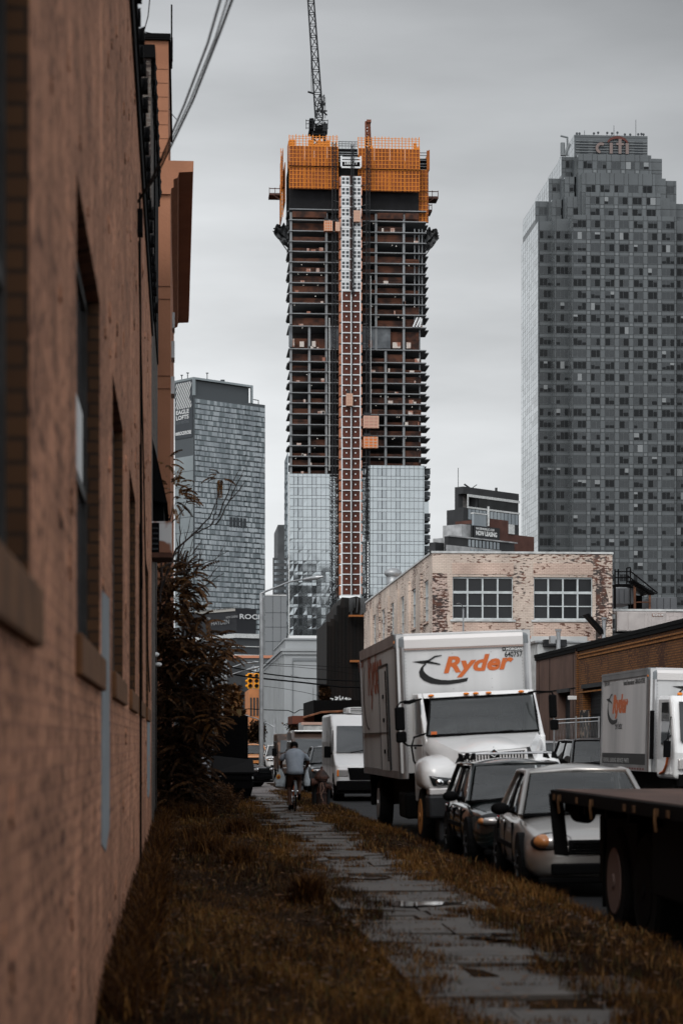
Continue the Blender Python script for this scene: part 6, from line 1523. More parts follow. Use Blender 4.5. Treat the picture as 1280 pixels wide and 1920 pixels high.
# nose: bright surround, black inset, vertical bars
s = MB(True); s.prism([(QX(857,34.4),QZ(0,1411,34.4)),(QX(985,34.4),QZ(0,1405,34.4)),(QX(990,34.4),QZ(0,1462,34.4)),(QX(868,34.4),QZ(0,1462,34.4))], lambda u,v,n: (u,34.42-n,v), -1.2, 0); s.build('nose', K['white_paint'], T, bevel=.02)
s = MB(True); s.prism([(QX(862,34.4),QZ(0,1414,34.4)),(QX(912,34.4),QZ(0,1413,34.4)),(QX(922,34.4),QZ(0,1420,34.4)),(QX(932,34.4),QZ(0,1411,34.4)),(QX(981,34.4),QZ(0,1409,34.4)),(QX(984,34.4),QZ(0,1455,34.4)),(QX(870,34.4),QZ(0,1458,34.4))], lambda u,v,n: (u,34.414-n,v), -.01, 0.004); s.build('grille_backing', K['black'], T)
s = MB(True)
for k in range(21):
    px = 866+k*5.7
    if 915 < px < 930: top = 1424
    else: top = 1416-(px-866)*.045
    s.box(QX(px,34.4)-.011,34.375,QZ(0,1455,34.4),QX(px,34.4)+.011,34.408,QZ(0,top,34.4))
s.build('grille_bars', m_rail, T)
s = MB(True); s.prism([(QX(854,34.5),QZ(0,1410,34.5)),(QX(861,34.5),QZ(0,1412,34.5)),(QX(869,34.5),QZ(0,1440,34.5)),(QX(861,34.5),QZ(0,1450,34.5)),(QX(856,34.5),QZ(0,1430,34.5))], lambda u,v,n: (u,34.36-n,v), -.06, .02); s.build('side_intake', K['black'], T)
c_ = Q(922.5,1411.5,34.35)
for r__, m_, n_ in ((.085,K['chrome'],0),(.066,K['ink'],.012)):
    s = MB(True); s.prism([(c_.x,c_.z+r__*.9),(c_.x+r__,c_.z),(c_.x,c_.z-r__*.9),(c_.x-r__,c_.z)], lambda u,v,n: (u,c_.y-n-n_,v), 0, .012); em = s.build('diamond_emblem', m_, T)
s = MB(True); s.box(c_.x-.008,c_.y-.03,c_.z-.02,c_.x+.008,c_.y-.025,c_.z+.015); s.box(c_.x-.05,c_.y-.03,c_.z-.008,c_.x+.05,c_.y-.026,c_.z+.002); s.build('emblem_mark', K['orange'], T)
s = MB(True); s.cyl(c_+Vector((0,0,.07)),c_+Vector((0,.01,.11)),.008,n=6); s.build('hood_pin', K['chrome'], T)
def sup(y, xc, zc, rx, rz, n=24, e=3.2):
    o = []
    for i in range(n):
        a = 2*math.pi*i/n; c, q = math.cos(a), math.sin(a); o.append((xc+rx*abs(c)**(2/e)*(1 if c >= 0 else -1), y, zc+rz*abs(q)**(2/e)*(1 if q >= 0 else -1)))
    return o
for s_, pxo, pxi in ((-1,781,872),(1,1043,968)):
    xo, xi = QX(pxo,34.9), QX(pxi,34.9); xm = (xo+xi)/2; rx = abs(xi-xo)/2
    zt_, zb_ = QZ(0,1417,34.9), QZ(0,1482,34.4); zm = (zt_+zb_)/2; rz_ = (zt_-zb_)/2
    s = MB(True); s.loft([sup(34.42,xm+s_*-.02,zm-.06,rx*.80,rz_*.62),sup(34.50,xm,zm-.05,rx*.93,rz_*.80),sup(34.75,xm,zm,rx,rz_*.97),sup(35.1,xm,zm+.03,rx,rz_*1.06),sup(35.6,xm,zm+.02,rx,rz_*1.04),sup(36.0,xm-s_*.03,zm-.03,rx*.95,rz_*.85),sup(36.15,xm-s_*.08,zm-.1,rx*.8,rz_*.6)]); s.build('fender', K['white_paint'], T, smooth=True)
    f = 1 if s_ < 0 else -1
    q0 = [Q(px,py,34.40) for px,py in (((806,1470),(850,1469),(853,1458),(799,1450)))]
    if s_ > 0: q0 = [Vector((2*QX(911,34.4)-p.x,p.y,p.z)) for p in q0]
    s = MB(True); s.patch(*(q0 if s_ < 0 else [q0[1],q0[0],q0[3],q0[2]]), .05,8,0,0,.01); hl_ = s.build('headlight', K['glass'], T, smooth=True)
    s = MB(True); s.ell((q0[0]+q0[2])/2+Vector((s_*.10,-.05,.01)),.07,.03,.055,12,8); s.build('reflector', K['chrome'], hl_, smooth=True)
    s = MB(True); s.ell((q0[0]+q0[2])/2+Vector((s_*-.09,-.05,.0)),.07,.02,.045,12,8); s.build('reflector', K['lens'], hl_, smooth=True)
s = MB(True); s.box(QX(796,34.3),34.22,QZ(0,1530,34.3),QX(1028,34.3),34.75,QZ(0,1487,34.3)); s.box(QX(815,34.3),34.35,QZ(0,1575,34.3),QX(1010,34.3),34.9,QZ(0,1530,34.3)); s.build('bumper', K['dark_steel'], T, bevel=.04)
s = MB(True); s.box(QX(800,34.3),34.36,QZ(0,1486.5,34.3),QX(1025,34.3),34.8,QZ(0,1474,34.3)); s.build('bumper_trim', m_rail, T, bevel=.02)
# mirrors
def mir(pts, boxes):
    s = MB(True); s.tube(pts, .018, 6); s.build('mirror_arm', K['black'], T)
    for (a_, b_, c_2, d_, y_) in boxes:
        s = MB(True); p0, p1 = Q(a_,d_,y_), Q(b_,c_2,y_); s.box(p0.x,y_-.06,p0.z,p1.x,y_+.06,p1.z); s.build('mirror', K['black'], T, bevel=.03)
mir([Q(790,1307,36.6),Q(780,1309,36.4),Q(752,1311,36.1),Q(745,1318,36.1),Q(748,1330,36.1)], [(740,758,1320,1364,36.1),(741,760,1366,1387,36.1)])
mir([Q(752,1385,36.1),Q(762,1393,36.1),Q(788,1394,36.3)], [])
mir([Q(796,1372,36.2),Q(774,1378,36.0),Q(769,1395,36.0),Q(772,1422,36.0),Q(781,1438,36.0)], [])
mir([Q(992,1303,36.6),Q(1005,1301,36.4),Q(1035,1303,36.1),Q(1039,1312,36.1)], [(1029,1043,1308,1352,36.1),(1030,1045,1355,1375,36.1)])
s = MB(True); s.tube([Q(758,1311,36.0),Q(768,1312,36.0),Q(778,1309,36.1)],.035,7); s.build('mirror_motor', K['black'], T)
s = MB(True); s.tube([(QX(945,36.9)+.22*math.cos(a_*.42),36.62+.06*math.sin(a_*.42),1.84+.20*math.sin(a_*.42)) for a_ in range(16)], .014, 6); s.build('steering_wheel', K['dark_steel'], T)
s = MB(True); s.box(bx0+.5,36.2,.35,bx1-.5,YR-.2,.62); s.box(bx0+.35,39,.6,bx0+.5,YR-.1,bz0-.003); s.box(bx1-.5,39,.6,bx1-.35,YR-.1,bz0-.003); s.build('chassis', K['black'], T)
s = MB(True); s.box(bx0+.1,YR-.4,.28,bx1-.1,YR-.2,bz0-.003); s.build('underrun_guard', K['black'], T, bevel=.02); s = MB(True); s.box(bx0+.06,37.9,.25,bx0+.5,39.1,.72); s.build('fuel_tank', K['black'], T, bevel=.05)
for xw, o in ((bx0+.26,-1),(bx1-.26,1)):
    wheel(T, xw, 35.55, .50, .48, .28, o, K['alu']) if False else None
wm = lambda x, y, o, rim=None: wheel(T, x-4.95, y-34.3, .49, .49, .27, o, rim, spokes=False)
m_yrim = mat('dull ochre rim', (.30,.13,.04), .5)
wm(QX(788,35.5),35.5,-1,m_yrim); wm(QX(1030,35.5),35.5,1,m_yrim); wm(bx0+.16,43.6,-1); wm(bx1-.16,43.6,1)

roll(T, -2.3, 2.2)
# ------------------------------------------------------------------ second box truck, cab over engine
T2 = thing('cabover_box_truck', 'second white box truck with rounded cab parked along the far side at right', 'truck', (11.2,46,-.15))
PXC[0] = 1225
X2 = QX(1216,46.0); YF2, YR2 = 46.0, YX(1126,X2); z20, z21 = QZ(0,1449,46), QZ(0,1253,46); W2 = 2.35
s = MB(True); s.box(X2+.02,YF2+.02,z20,X2+W2,YR2,z21-.02); s.build('cargo_box', m_box, T2)
s = MB(True); s.box(X2+.012,YF2+.22,z20+.12,X2+.019,YR2-.12,z21-.22); s.build('side_panel', m_boxs, T2)
ring_ = [(X2+.15,YF2-.006)]+[(X2+.15-.15*math.sin(math.pi/2*i/6), YF2-.006+.15*(1-math.cos(math.pi/2*i/6))) for i in range(7)]+[(X2,YF2+.34),(X2+.15,YF2+.34)]
s = MB(True); s.loft([[(a,b,z) for a,b in ring_] for z in (z20,z21-.26)]); s.build('corner_post', m_post, T2)
s = MB(True); s.loft([[(a,b+dz_,z) for a,b in ring_] for z, dz_ in ((z21-.259,-.004),(z21-.1,0),(z21-.02,.05),(z21,.12))]); s.build('corner_cap', m_cap, T2)
s = MB(True); s.box(X2-.012,YF2+.16,z21-.20,X2+.02,YF2+.26,z21-.16); s.build('marker_lamp', K['amber'], T2)
s = MB(True); s.loft([[(x,a,b) for a,b in [(YF2-.012,z21-.27),(YF2-.012,z21-.12),(YF2+.02,z21-.05),(YF2+.09,z21-.005),(YF2+.2,z21+.005),(YF2+.2,z21-.27)]] for x in (X2+.155,X2+W2)]); s.build('top_rail', m_rail, T2)
s = MB(True); s.box(X2-.004,YF2+.34,z21-.16,X2+.03,YR2,z21+.003); s.box(X2-.012,YF2+.34,z21-.05,X2+.03,YR2,z21-.02); s.box(X2-.006,YR2-.1,z20,X2+.03,YR2+.01,z21-.16); s.box(X2-.004,YF2+.3,z20,X2+.03,YR2-.1,z20+.14); s.build('side_rail', m_post, T2)
s = MB(True); s.box(X2+.004,YF2+.36,QZ(0,1440,49),X2+.011,YR2-.2,QZ(0,1414,49)); bd = s.build('lower_band', K['ink'], T2)
g = text_mb('RENTAL  LEASING  SERVICE  PARTS', .14, lambda u,v,n: (X2+.002, YR2-.35-u, QZ(0,1431,49)+v), sx=1.35); g.w = True; g.build('lettering', K['pale_ink'], bd)
s = MB(True)
for k in range(9): y_ = YF2+.45+k*.28; s.box(X2-.008,y_,z20+.03,X2-.004,y_+.12,z20+.07)
s.build('reflector_tape', mat('red tape', (.16,.02,.015), .5), T2)
Y0_ = YX(1146,X2); z0_ = QZ(0,1337,Y0_)
logo(T2, lambda u,v,n: (X2+.010-n, Y0_-u, z0_+v), .40, 'Ever better.', .10)
g = text_mb('Rental Reservations: 1-800-GO-RYDER', .155, lambda u,v,n: (X2+.006, YX(1166,X2)-u, QZ(0,1286,48.5)+v), bold=.004, sx=.92); g.w = True; g.build('lettering', K['ink'], T2)
g = text_mb('ryder.com', .17, lambda u,v,n: (X2+.006, YX(1129.5,X2)-u, QZ(0,1287,50.6)+v), bold=.003, sx=.95); g.w = True; g.build('lettering', K['ink'], T2)
ox2, oz2 = QX(1305,46), QZ(0,1308,46)
logo(T2, lambda u,v,n: (ox2+u, YF2+.012-n, oz2+v), .30)
s = MB(True)
z = z20+.3
while z < z21-.3: s.cyl((X2+.175,YF2+.02,z),(X2+.175,YF2+.012,z),.008,n=6); z += .07
s.build('rivets', m_riv, T2)
X3 = QX(1241,45.1); zk0, zk1 = QZ(0,1462,44.4), QZ(0,1306,44.6)
prism_cab('cab', [(43.95,zk0),(43.9,zk0+.55),(44.0,zk0+.85),(44.35,zk1-.12),(44.5,zk1),(45.6,zk1+.02),(45.62,zk0)], [(X3,.97),(X3+.06,1),(X3+1.9,1),(X3+1.96,.97)], K['white_paint'], T2, .06)
s = MB(True); s.patch((X3+.12,43.93,zk0+.78),(X3+1.85,43.93,zk0+.78),(X3+1.8,44.33,zk1-.14),(X3+.16,44.33,zk1-.14),.05,8,0,0,.03); s.build('windscreen', K['glass'], T2, smooth=True)
s = MB(True); s.loft([[(X3-.005-k_,a,b) for a,b in ((44.22,zk0+.92),(45.1,zk0+.72),(45.1,zk1-.14),(44.48,zk1-.14))] for k_ in (0,.02)]); s.build('side_window', K['glass'], T2)
s = MB(True); s.box(X3-.012,44.2,zk0+.1,X3+.01,45.2,zk0+.6); s.build('door', K['white_paint'], T2, bevel=.004)
s = MB(True); s.tube([(X3-.03,44.35,zk0+.55),(X3-.03,44.5,zk0+.3),(X3-.03,44.75,zk0+.15),(X3-.03,45.1,zk0+.1)],.03,6); s.build('orange_stripe', K['orange'], T2)
s = MB(True); s.box(X3-.1,45.75,zk0+.4,X3-.03,45.9,zk1-.3); s.tube([(X3-.02,44.2,zk0+1.3),(X3-.12,44.05,zk0+.9),(X3-.05,44.1,zk0+.6)],.015,5); s.box(X3-.2,44.0,zk0+.45,X3-.06,44.1,zk0+.8); s.build('mirror', K['black'], T2, bevel=.02)
for k in range(3):
    s = MB(True); s.ell((X3+.25+k*.7,44.6,zk1+.04),.06,.05,.035); s.build('marker_lamp', K['amber'], T2)
s = MB(True); s.box(X3+.08,43.86,zk0+.2,X3+.55,43.95,zk0+.42); s.build('headlight', K['lens'], T2, bevel=.02)
s = MB(True); s.box(X3+.1,43.84,zk0-.15,X3+1.9,44.1,zk0+.1); s.box(X3+.3,44.2,zk0-.3,X3+1.7,YR2-.2,z20-.01); s.build('chassis', K['black'], T2)
for x_, o in ((X3+.1,-1),(X3+1.9,1)):
    wheel(T2, x_-11.2, 44.6-46, .42, .42, .25, o); wheel(T2, x_-11.2, 50.1-46, .42, .42, .25, o)

roll(T2, 1.2, 2.2)
# ------------------------------------------------------------------ vans down the kerb
def van(name, label, x, y, L, W, H, paint, hoodl=1.0, nose=1.05, cowlz=1.38, wsz=None, low=None, reefer=False, windows=False, roofm=None):
    root = thing(name, label, 'van', (x,y,-.15)); hw = W/2; wsz = wsz or H*.86; sl = .75
    prof = [(0.02,.42),(0,.85),(.08,nose),(hoodl,cowlz),(hoodl+sl,wsz),(hoodl+sl+.5,H-.03),(hoodl+sl+.9,H),(L-.1,H),(L,H-.15),(L,.42)]
    prism_cab('body', prof, [(-hw,.965),(-hw+.07,1),(hw-.07,1),(hw,.965)], paint, root, .05, world=False)
    s = MB(); s.patch((-hw+.10,hoodl,cowlz+.02),(hw-.10,hoodl,cowlz+.02),(hw-.16,hoodl+sl-.02,wsz-.03),(-hw+.16,hoodl+sl-.02,wsz-.03),.06,8,0,0,.035); s.build('windscreen', m_wgl, root, smooth=True)
    for s_ in (-1,1):
        s = MB(); s.loft([[(s_*(hw+k_),a,b) for a,b in ((hoodl+.25,cowlz+.02),(hoodl+1.35,cowlz+.02),(hoodl+1.35,wsz-.05),(hoodl+sl+.05,wsz-.05))] for k_ in (-.01,.008)]); s.build('side_window', K['glass'], root)
        if windows:
            for q in range(3):
                a0 = hoodl+1.5+q*1.0; s = MB(); s.box(s_*(hw-.01),a0,cowlz,s_*(hw+.008),a0+.85,wsz-.05); s.build('side_window', K['glass'], root, bevel=.004)
        s = MB(); s.box(s_*(hw+.04),hoodl+.28,cowlz-.12,s_*(hw+.24),hoodl+.38,cowlz+.22); s.cyl((s_*hw,hoodl+.4,cowlz),(s_*(hw+.1),hoodl+.33,cowlz),.03,n=6); s.build('mirror', K['black'], root, bevel=.03)
        s = MB(); s.box(s_*(hw-.38),-.012,.72,s_*(hw-.05),.12,.93); h_ = s.build('headlight', K['lens'], root, bevel=.02)
        s = MB(); s.box(s_*(hw-.10),-.018,.73,s_*(hw-.045),.10,.92); s.build('indicator', K['amber'], h_, bevel=.01)
        for yy in (.85, L-1.1):
            s = MB(); s.cyl((s_*(hw-.3),yy,.40),(s_*(hw+.004),yy,.40),.43,n=26); s.build('wheel_arch', K['black'], root)
            wheel(root, s_*(hw+.012), yy, .36, .36, .22, s_)
        s = MB()
        for yy in (hoodl+.15, hoodl+1.42, hoodl+2.6): s.box(s_*(hw-.02),yy,.5,s_*(hw+.004),yy+.012,H-.5)
        s.build('door_seam', K['black'], root)
    s = MB(); s.prism([(-hw+.42,.62),(hw-.42,.62),(hw-.36,.98),(-hw+.36,.98)], lambda u,v,n: (u,-n,v), -.05, .015); s.build('grille', K['black'], root)
    s = MB(); s.box(-hw+.03,-.03,.30,hw-.03,.2,.60); s.build('bumper', low or paint, root, bevel=.04)
    s = MB(); s.box(-hw+.05,.05,.22,hw-.05,L-.1,.44); s.build('underbody', K['black'], root)
    s = MB(); s.tube([(-.5,hoodl-.02,cowlz+.04),(.2,hoodl-.0,cowlz+.16)],.014,5); s.build('wiper', K['black'], root)
    if reefer:
        s = MB(); s.loft([sup(yy,0.05,H+.11,rx,.10,20,5) for yy, rx in ((hoodl+sl+.6,.50),(hoodl+sl+.72,.58),(hoodl+sl+1.7,.60),(hoodl+sl+1.8,.55))]); rf_ = s.build('roof_cooler', K['white_paint'], root)
        s = MB()
        for k in range(3): s.box(-.40,hoodl+sl+.585,H+.05+k*.05,.55,hoodl+sl+.597,H+.068+k*.05)
        s.build('cooler_slot', K['black'], rf_)
    return root
van('white_cargo_van', 'tall white cargo van with roof cooling unit parked behind the big box truck', 5.42, 62, 6.1, 2.05, 2.58, K['white_paint'], low=K['black'], reefer=True)
m_two = mat('dark brown van paint', (.045,.028,.022), .35, coat=.5, var=.3, scale=1)
van('passenger_van', 'dark passenger van with pale roof behind the cyclist', 5.3, 84, 5.6, 2.0, 2.15, m_two, hoodl=.9, nose=.95, cowlz=1.2, windows=True)
o = [c for c in bpy.data.objects if c.name.startswith('passenger_van')][0]
s = MB(); s.box(-.86,1.9,2.13,.86,5.5,2.20); s.build('roof', K['white_paint'], o, bevel=.04)
car('dark_hatchback', 'dark hatchback with pale bonnet between passenger van and white cargo van', 'car', 5.15, 73, 0, mat('slate car paint',(.10,.105,.11),.3,.4,coat=.6), 4.3, 1.75, 1.62, style='suv', hl='square', glass=K['clear'])
m_camo = mat('rust patched brown paint', (.04,.026,.02), .5, c2=(.13,.075,.05), scale=1.6, lo=.45, hi=.55)
van('rusty_brown_van', 'rust patched brown van next behind the passenger van', 5.2, 95, 5.4, 2.0, 2.1, m_camo, hoodl=.8, nose=1.0, cowlz=1.2, windows=True)
car('parked_black_sedan', 'small black sedan nosing out beside the dark dumpster', 'car', 2.75, 73.5, R(58), m_blkp, 4.3, 1.72, 1.42, zr=0.02, hl='square', glass=K['clear'], group=None)
m_taxi = mat('orange taxi paint', (.55,.22,.07), .35, coat=.5)
car('orange_taxi', 'orange taxi far down the street left of the lamp post', 'car', 4.2, 128, 0, m_taxi, 4.4, 1.8, 1.62, style='suv', hl='square', glass=K['clear'], group=None)
car('white_hatchback', 'white hatchback far down the street partly behind the lamp post', 'car', 5.35, 118, 0, K['white_paint'], 4.3, 1.75, 1.6, style='suv', hl='square', glass=K['clear'], group=None)
car('white_sedan', 'white sedan farthest down the street beyond the orange taxi', 'car', 6.0, 142, 0, K['white_paint'], 4.5, 1.8, 1.5, hl='square', glass=K['clear'], group=None)
car('white_coupe', 'low white sedan seen under the chassis of the big box truck', 'car', 9.0, 62, 0, K['white_paint'], 4.5, 1.8, 1.42, hl='square', glass=K['clear'], group=None)

# ------------------------------------------------------------------ flatbed trailer in the right foreground
FB = thing('flatbed_trailer', 'black flatbed trailer with worn brown deck cropped by the right edge', 'trailer', (5.1,16,-.15))
zd = 1.6-90*22.5/4000; fx0, fx1, fy0, fy1 = QX(1031,22.5), QX(1031,22.5)+2.45, 4.0, 22.5
m_deck = mat('worn plywood deck', (.035,.019,.014), .75, c2=(.085,.046,.034), scale=1.3, stretch=(1,.25,1), bump=.3, bscale=12)
s = MB(True); s.box(fx0+.05,fy0,zd-.05,fx1-.05,fy1-.04,zd); s.build('deck', m_deck, FB)
s = MB(True); s.box(fx0,fy0,zd-.13,fx0+.049,fy1,zd-.008); s.box(fx1-.049,fy0,zd-.13,fx1,fy1,zd-.008); s.box(fx0+.05,fy1-.039,zd-.13,fx1-.05,fy1,zd-.008); s.build('edge_rail', K['black'], FB, bevel=.006)
s = MB(True)
for y_ in [fy1-.6-k*1.05 for k in range(16)]: s.box(fx0+.06,y_,zd-.22,fx1-.06,y_+.08,zd-.052)
s.box(fx0+.6,fy0,zd-.5,fx0+.72,fy1-.3,zd-.221); s.box(fx1-.72,fy0,zd-.5,fx1-.6,fy1-.3,zd-.221); s.build('cross_members', K['black'], FB)
m_strap = mat('ochre strap hook', (.09,.045,.02), .7, var=.4, scale=10)
for k, y_ in enumerate((22.2,21.85,20.9,20.1,18.6,18.2,17.3,16.9)):
    s = MB(True); s.box(fx0-.012,y_,zd-.11,fx0-.002,y_+.09,zd-.05); 
    if k in (1,3,6): s.tube([(fx0-.02,y_+.04,zd-.05),(fx0-.025,y_+.04,zd-.14),(fx0-.01,y_+.06,zd-.24)],.014,5)
    s.build('strap_hook', m_strap, FB)
# hanging mud flap board at the far corner
s = MB(True); a = [Q(1029,1488,22.45),Q(1054,1488,22.45),Q(1066,1606,22.3),Q(1040,1603,22.3)]; s.add(a+[p+Vector((0,.05,0)) for p in a], [(3,2,1,0),(4,5,6,7),(0,1,5,4),(1,2,6,5),(2,3,7,6),(3,0,4,7)]); s.build('mud_flap', K['black'], FB)
s = MB(True); s.tube([Q(1063,1517,22.2),Q(1075,1530,22.0),Q(1090,1540,21.8),Q(1104,1540,21.6),Q(1110,1520,21.4)],.018,6); s.cyl(Q(1084,1524,21.9),Q(1100,1526,21.7),.10,n=14); s.build('air_line', K['black'], FB)
# axles, tyres and the black side box
zwh = 1.6-265*20.2/4000; xw = QX(1151,20.2)
for y_ in (20.2, 18.85):
    s = MB(True); s.cyl((fx0+.25,y_,zwh),(fx1-.25,y_,zwh),.07,n=10); s.build('axle', K['black'], FB)
    for xo_, o in ((xw,-1),(fx1-.15,1)):
        wheel(FB, xo_-5.1, y_-16, zwh+.15, .40+.12, .30, o, K['black'] if y_ < 19 else mat('dusty pink grey rim', (.13,.09,.08), .6) if 'dusty pink grey rim' not in bpy.data.materials else bpy.data.materials['dusty pink grey rim'], spokes=False)
s = MB(True); s.box(xw+.05,19.4,zd-.9,fx1-.3,21.2,zd-.23); s.box(fx0+.12,14,.28,fx1-.3,18.1,zd-.13); s.box(fx0+.15,9,.1,fx0+.3,13.5,zd-.14); s.build('side_locker', K['black'], FB, bevel=.02)
s = MB(True); s.add([(xw+.02,20.85,zwh-.3),(xw+.5,20.85,zwh-.3),(xw+.5,20.85,zd-.14),(xw+.02,20.85,zd-.14),(xw+.02,20.9,zwh-.3),(xw+.5,20.9,zwh-.3),(xw+.5,20.9,zd-.14),(xw+.02,20.9,zd-.14)], [(3,2,1,0),(4,5,6,7),(0,1,5,4),(1,2,6,5),(2,3,7,6),(3,0,4,7)]); s.build('wheel_guard', K['black'], FB)
# ================================================================== CYCLIST
CX, CY = QX(553,48.5), 48.5
m_skin = mat('brown skin', (.075,.038,.026), .55, var=.1, scale=8)
m_shirt = mat('grey blue shirt', (.19,.215,.25), .85, c2=(.25,.275,.31), scale=5, bump=.5, bscale=14)
m_short = mat('black shorts', (.005,.005,.006), .9, var=.3, scale=6)
def skinned(name, verts, edges, rad, m, parent, root=0, sub=2):
    me = bpy.data.meshes.new(name); me.from_pydata(verts, edges, []); me.materials.append(m); o = bpy.data.objects.new(name, me); col.objects.link(o)
    if parent: o.parent = parent
    o.modifiers.new('skin', 'SKIN').use_smooth_shade = True
    if not me.skin_vertices:
        bpy.context.view_layer.objects.active = o; bpy.ops.mesh.customdata_skin_add()
    for i, r in enumerate(rad):
        me.skin_vertices[0].data[i].radius = r if isinstance(r, tuple) else (r, r); me.skin_vertices[0].data[i].use_root = (i == root)
    b = o.modifiers.new('sub', 'SUBSURF'); b.levels = sub; b.render_levels = sub
    return o
pv = [(0,0,.90),(0,.06,1.03),(0,.14,1.18),(0,.22,1.31),(0,.28,1.375),(0,.33,1.42)]; pe = [(0,1),(1,2),(2,3),(3,4),(4,5)]; pr = [.150,.135,.155,.150,.062,.055]
def padd(v, r, to): pv.append(v); pr.append(r); pe.append((to, len(pv)-1)); return len(pv)-1
# head: cranium, brow, jaw
h = padd((0,.37,1.455),(.072,.085),5); h = padd((0,.40,1.50),(.074,.088),h)
for s_, hand, elb in ((-1,(-.285,.50,.985),(-.305,.30,1.12)),(1,(.285,.50,.985),(.325,.30,1.12))):
    a = padd((s_*.16,.235,1.325),.075,3); a = padd((s_*.225,.25,1.29),.068,a); a = padd((s_*.275,.27,1.20),.050,a); a = padd(elb,.043,a); a = padd(tuple((Vector(elb)*.45+Vector(hand)*.55)),.036,a); a = padd(hand,.026,a)
    p = padd((hand[0],hand[1]+.05,hand[2]-.005),.030,a)
    for k in range(4):                                                    # four fingers curled round the grip
        f = padd((hand[0]+s_*(-.030+.019*k),hand[1]+.088+.004*(1-abs(k-1.5)),hand[2]+.004),.0095,p); f = padd((hand[0]+s_*(-.031+.02*k),hand[1]+.105,hand[2]-.022),.0088,f); padd((hand[0]+s_*(-.031+.02*k),hand[1]+.088,hand[2]-.042),.008,f)
    t_ = padd((hand[0]-s_*.034,hand[1]+.045,hand[2]-.014),.010,a); padd((hand[0]-s_*.036,hand[1]+.075,hand[2]-.034),.009,t_)
for s_, kn, ank, toe in ((-1,(-.115,.34,.56),(-.10,.16,.135),(-.11,.31,.075)),(1,(.125,.40,.74),(.105,.20,.385),(.115,.34,.30))):
    a = padd((s_*.085,.03,.86),.095,0); m_ = Vector((s_*.09,.03,.86)).lerp(Vector(kn),.55); a = padd(tuple(m_),.078,a); a = padd(kn,.057,a)
    m_ = Vector(kn).lerp(Vector(ank),.35); a = padd((m_.x,m_.y-.015,m_.z),.056,a); m_ = Vector(kn).lerp(Vector(ank),.7); a = padd(tuple(m_),.040,a); a = padd(ank,.032,a); a = padd(toe,.030,a)
person = skinned('person', pv, pe, pr, m_skin, None)
tag(person, 'cyclist seen from behind in grey shirt, black shorts and black cap carrying two bags', 'person')
person.location = (CX, CY, 0)
def ellring(c, rx, ry, tilt=0, n=18, fold=0):
    o = []
    for i in range(n):
        a = 2*math.pi*i/n; k = 1+fold*math.sin(a*7+c[2]*31); x = rx*k*math.cos(a); y = ry*k*math.sin(a); o.append((c[0]+x, c[1]+y*math.cos(tilt), c[2]-y*math.sin(tilt)))
    return o
s = MB(); s.loft([ellring((0,.00,.865),.198,.165,-.1,22,.02),ellring((0,.01,.92),.196,.17,.1,22,.03),ellring((0,.05,1.02),.185,.165,.25,22,.02),ellring((0,.11,1.14),.205,.168,.35,22,.02),ellring((0,.17,1.25),.225,.162,.5,22,.01),ellring((0,.215,1.325),.222,.135,.6,22),ellring((0,.25,1.372),.165,.10,.7,22),ellring((0,.285,1.395),.075,.07,.8,22)])
for s_ in (-1,1): s.loft([ellring((s_*.15,.235,1.33),.085,.085,0,14),ellring((s_*.215,.25,1.30),.082,.085,0,14),ellring((s_*.268,.265,1.22),.070,.075,0,14),ellring((s_*.292,.278,1.155),.066,.068,0,14,.05)])
sh_ = s.build('shirt', m_shirt, person, smooth=True)
s = MB(); s.loft([ellring((0,.03,.955),.180,.155,.1),ellring((0,.01,.90),.196,.168,0),ellring((0,.02,.84),.192,.16,0)])
for s_, kn in ((-1,(-.115,.34,.56)),(1,(.125,.40,.74))):
    A_ = Vector((s_*.09,.02,.87)); B_ = Vector(kn); q = (B_-A_)
    s.loft([ellring(tuple(A_+q*t), r_, r_*1.05, .9-.3*t, 16, .02) for t, r_ in ((0,.112),(.3,.106),(.6,.100),(.95,.094),(1.08,.092))])
s.build('shorts', m_short, person, smooth=True)
s = MB(); s.ell((0,.405,1.525),.092,.105,.075,16,10); s.ell((0,.40,1.475),.084,.098,.06,16,8); s.loft([[(x,y,z) for x,y,z in ((-.07,.48,1.525),(.07,.48,1.525),(.05,.575,1.50),(-.05,.575,1.50),)],[(x,y,z+.012) for x,y,z in ((-.07,.48,1.525),(.07,.48,1.525),(.05,.575,1.50),(-.05,.575,1.50))]]); s.build('cap', K['black'], person, smooth=True)
for s_, ank, toe in ((-1,(-.10,.16,.135),(-.11,.31,.075)),(1,(.105,.20,.385),(.115,.34,.30))):
    s = MB(); A_, B_ = Vector(ank)+Vector((0,-.045,-.05)), Vector(toe)+Vector((0,.04,-.02)); s.tube([A_+Vector((0,-.02,.06)),A_,A_.lerp(B_,.4),B_], .044, 10, r1=.036); s.build('shoe', K['black'], person, smooth=True)
for s_ in (-1,1):
    s = MB(); s.ell((s_*.083,.40,1.485),.012,.022,.03,8,6); s.build('ear', m_skin, person, smooth=True)
s = MB(); s.ell((0,.487,1.47),.013,.022,.02,8,6); s.build('nose', m_skin, person, smooth=True)
for s_ in (-1,1):
    s = MB(); s.ell((s_*.03,.478,1.492),.011,.008,.007,8,6); s.build('eye', K['pale_ink'], person, smooth=True)
s = MB(); s.ell((0,.474,1.437),.024,.008,.006,8,6); s.build('mouth', mat('lips',(.07,.02,.018),.5), person, smooth=True)
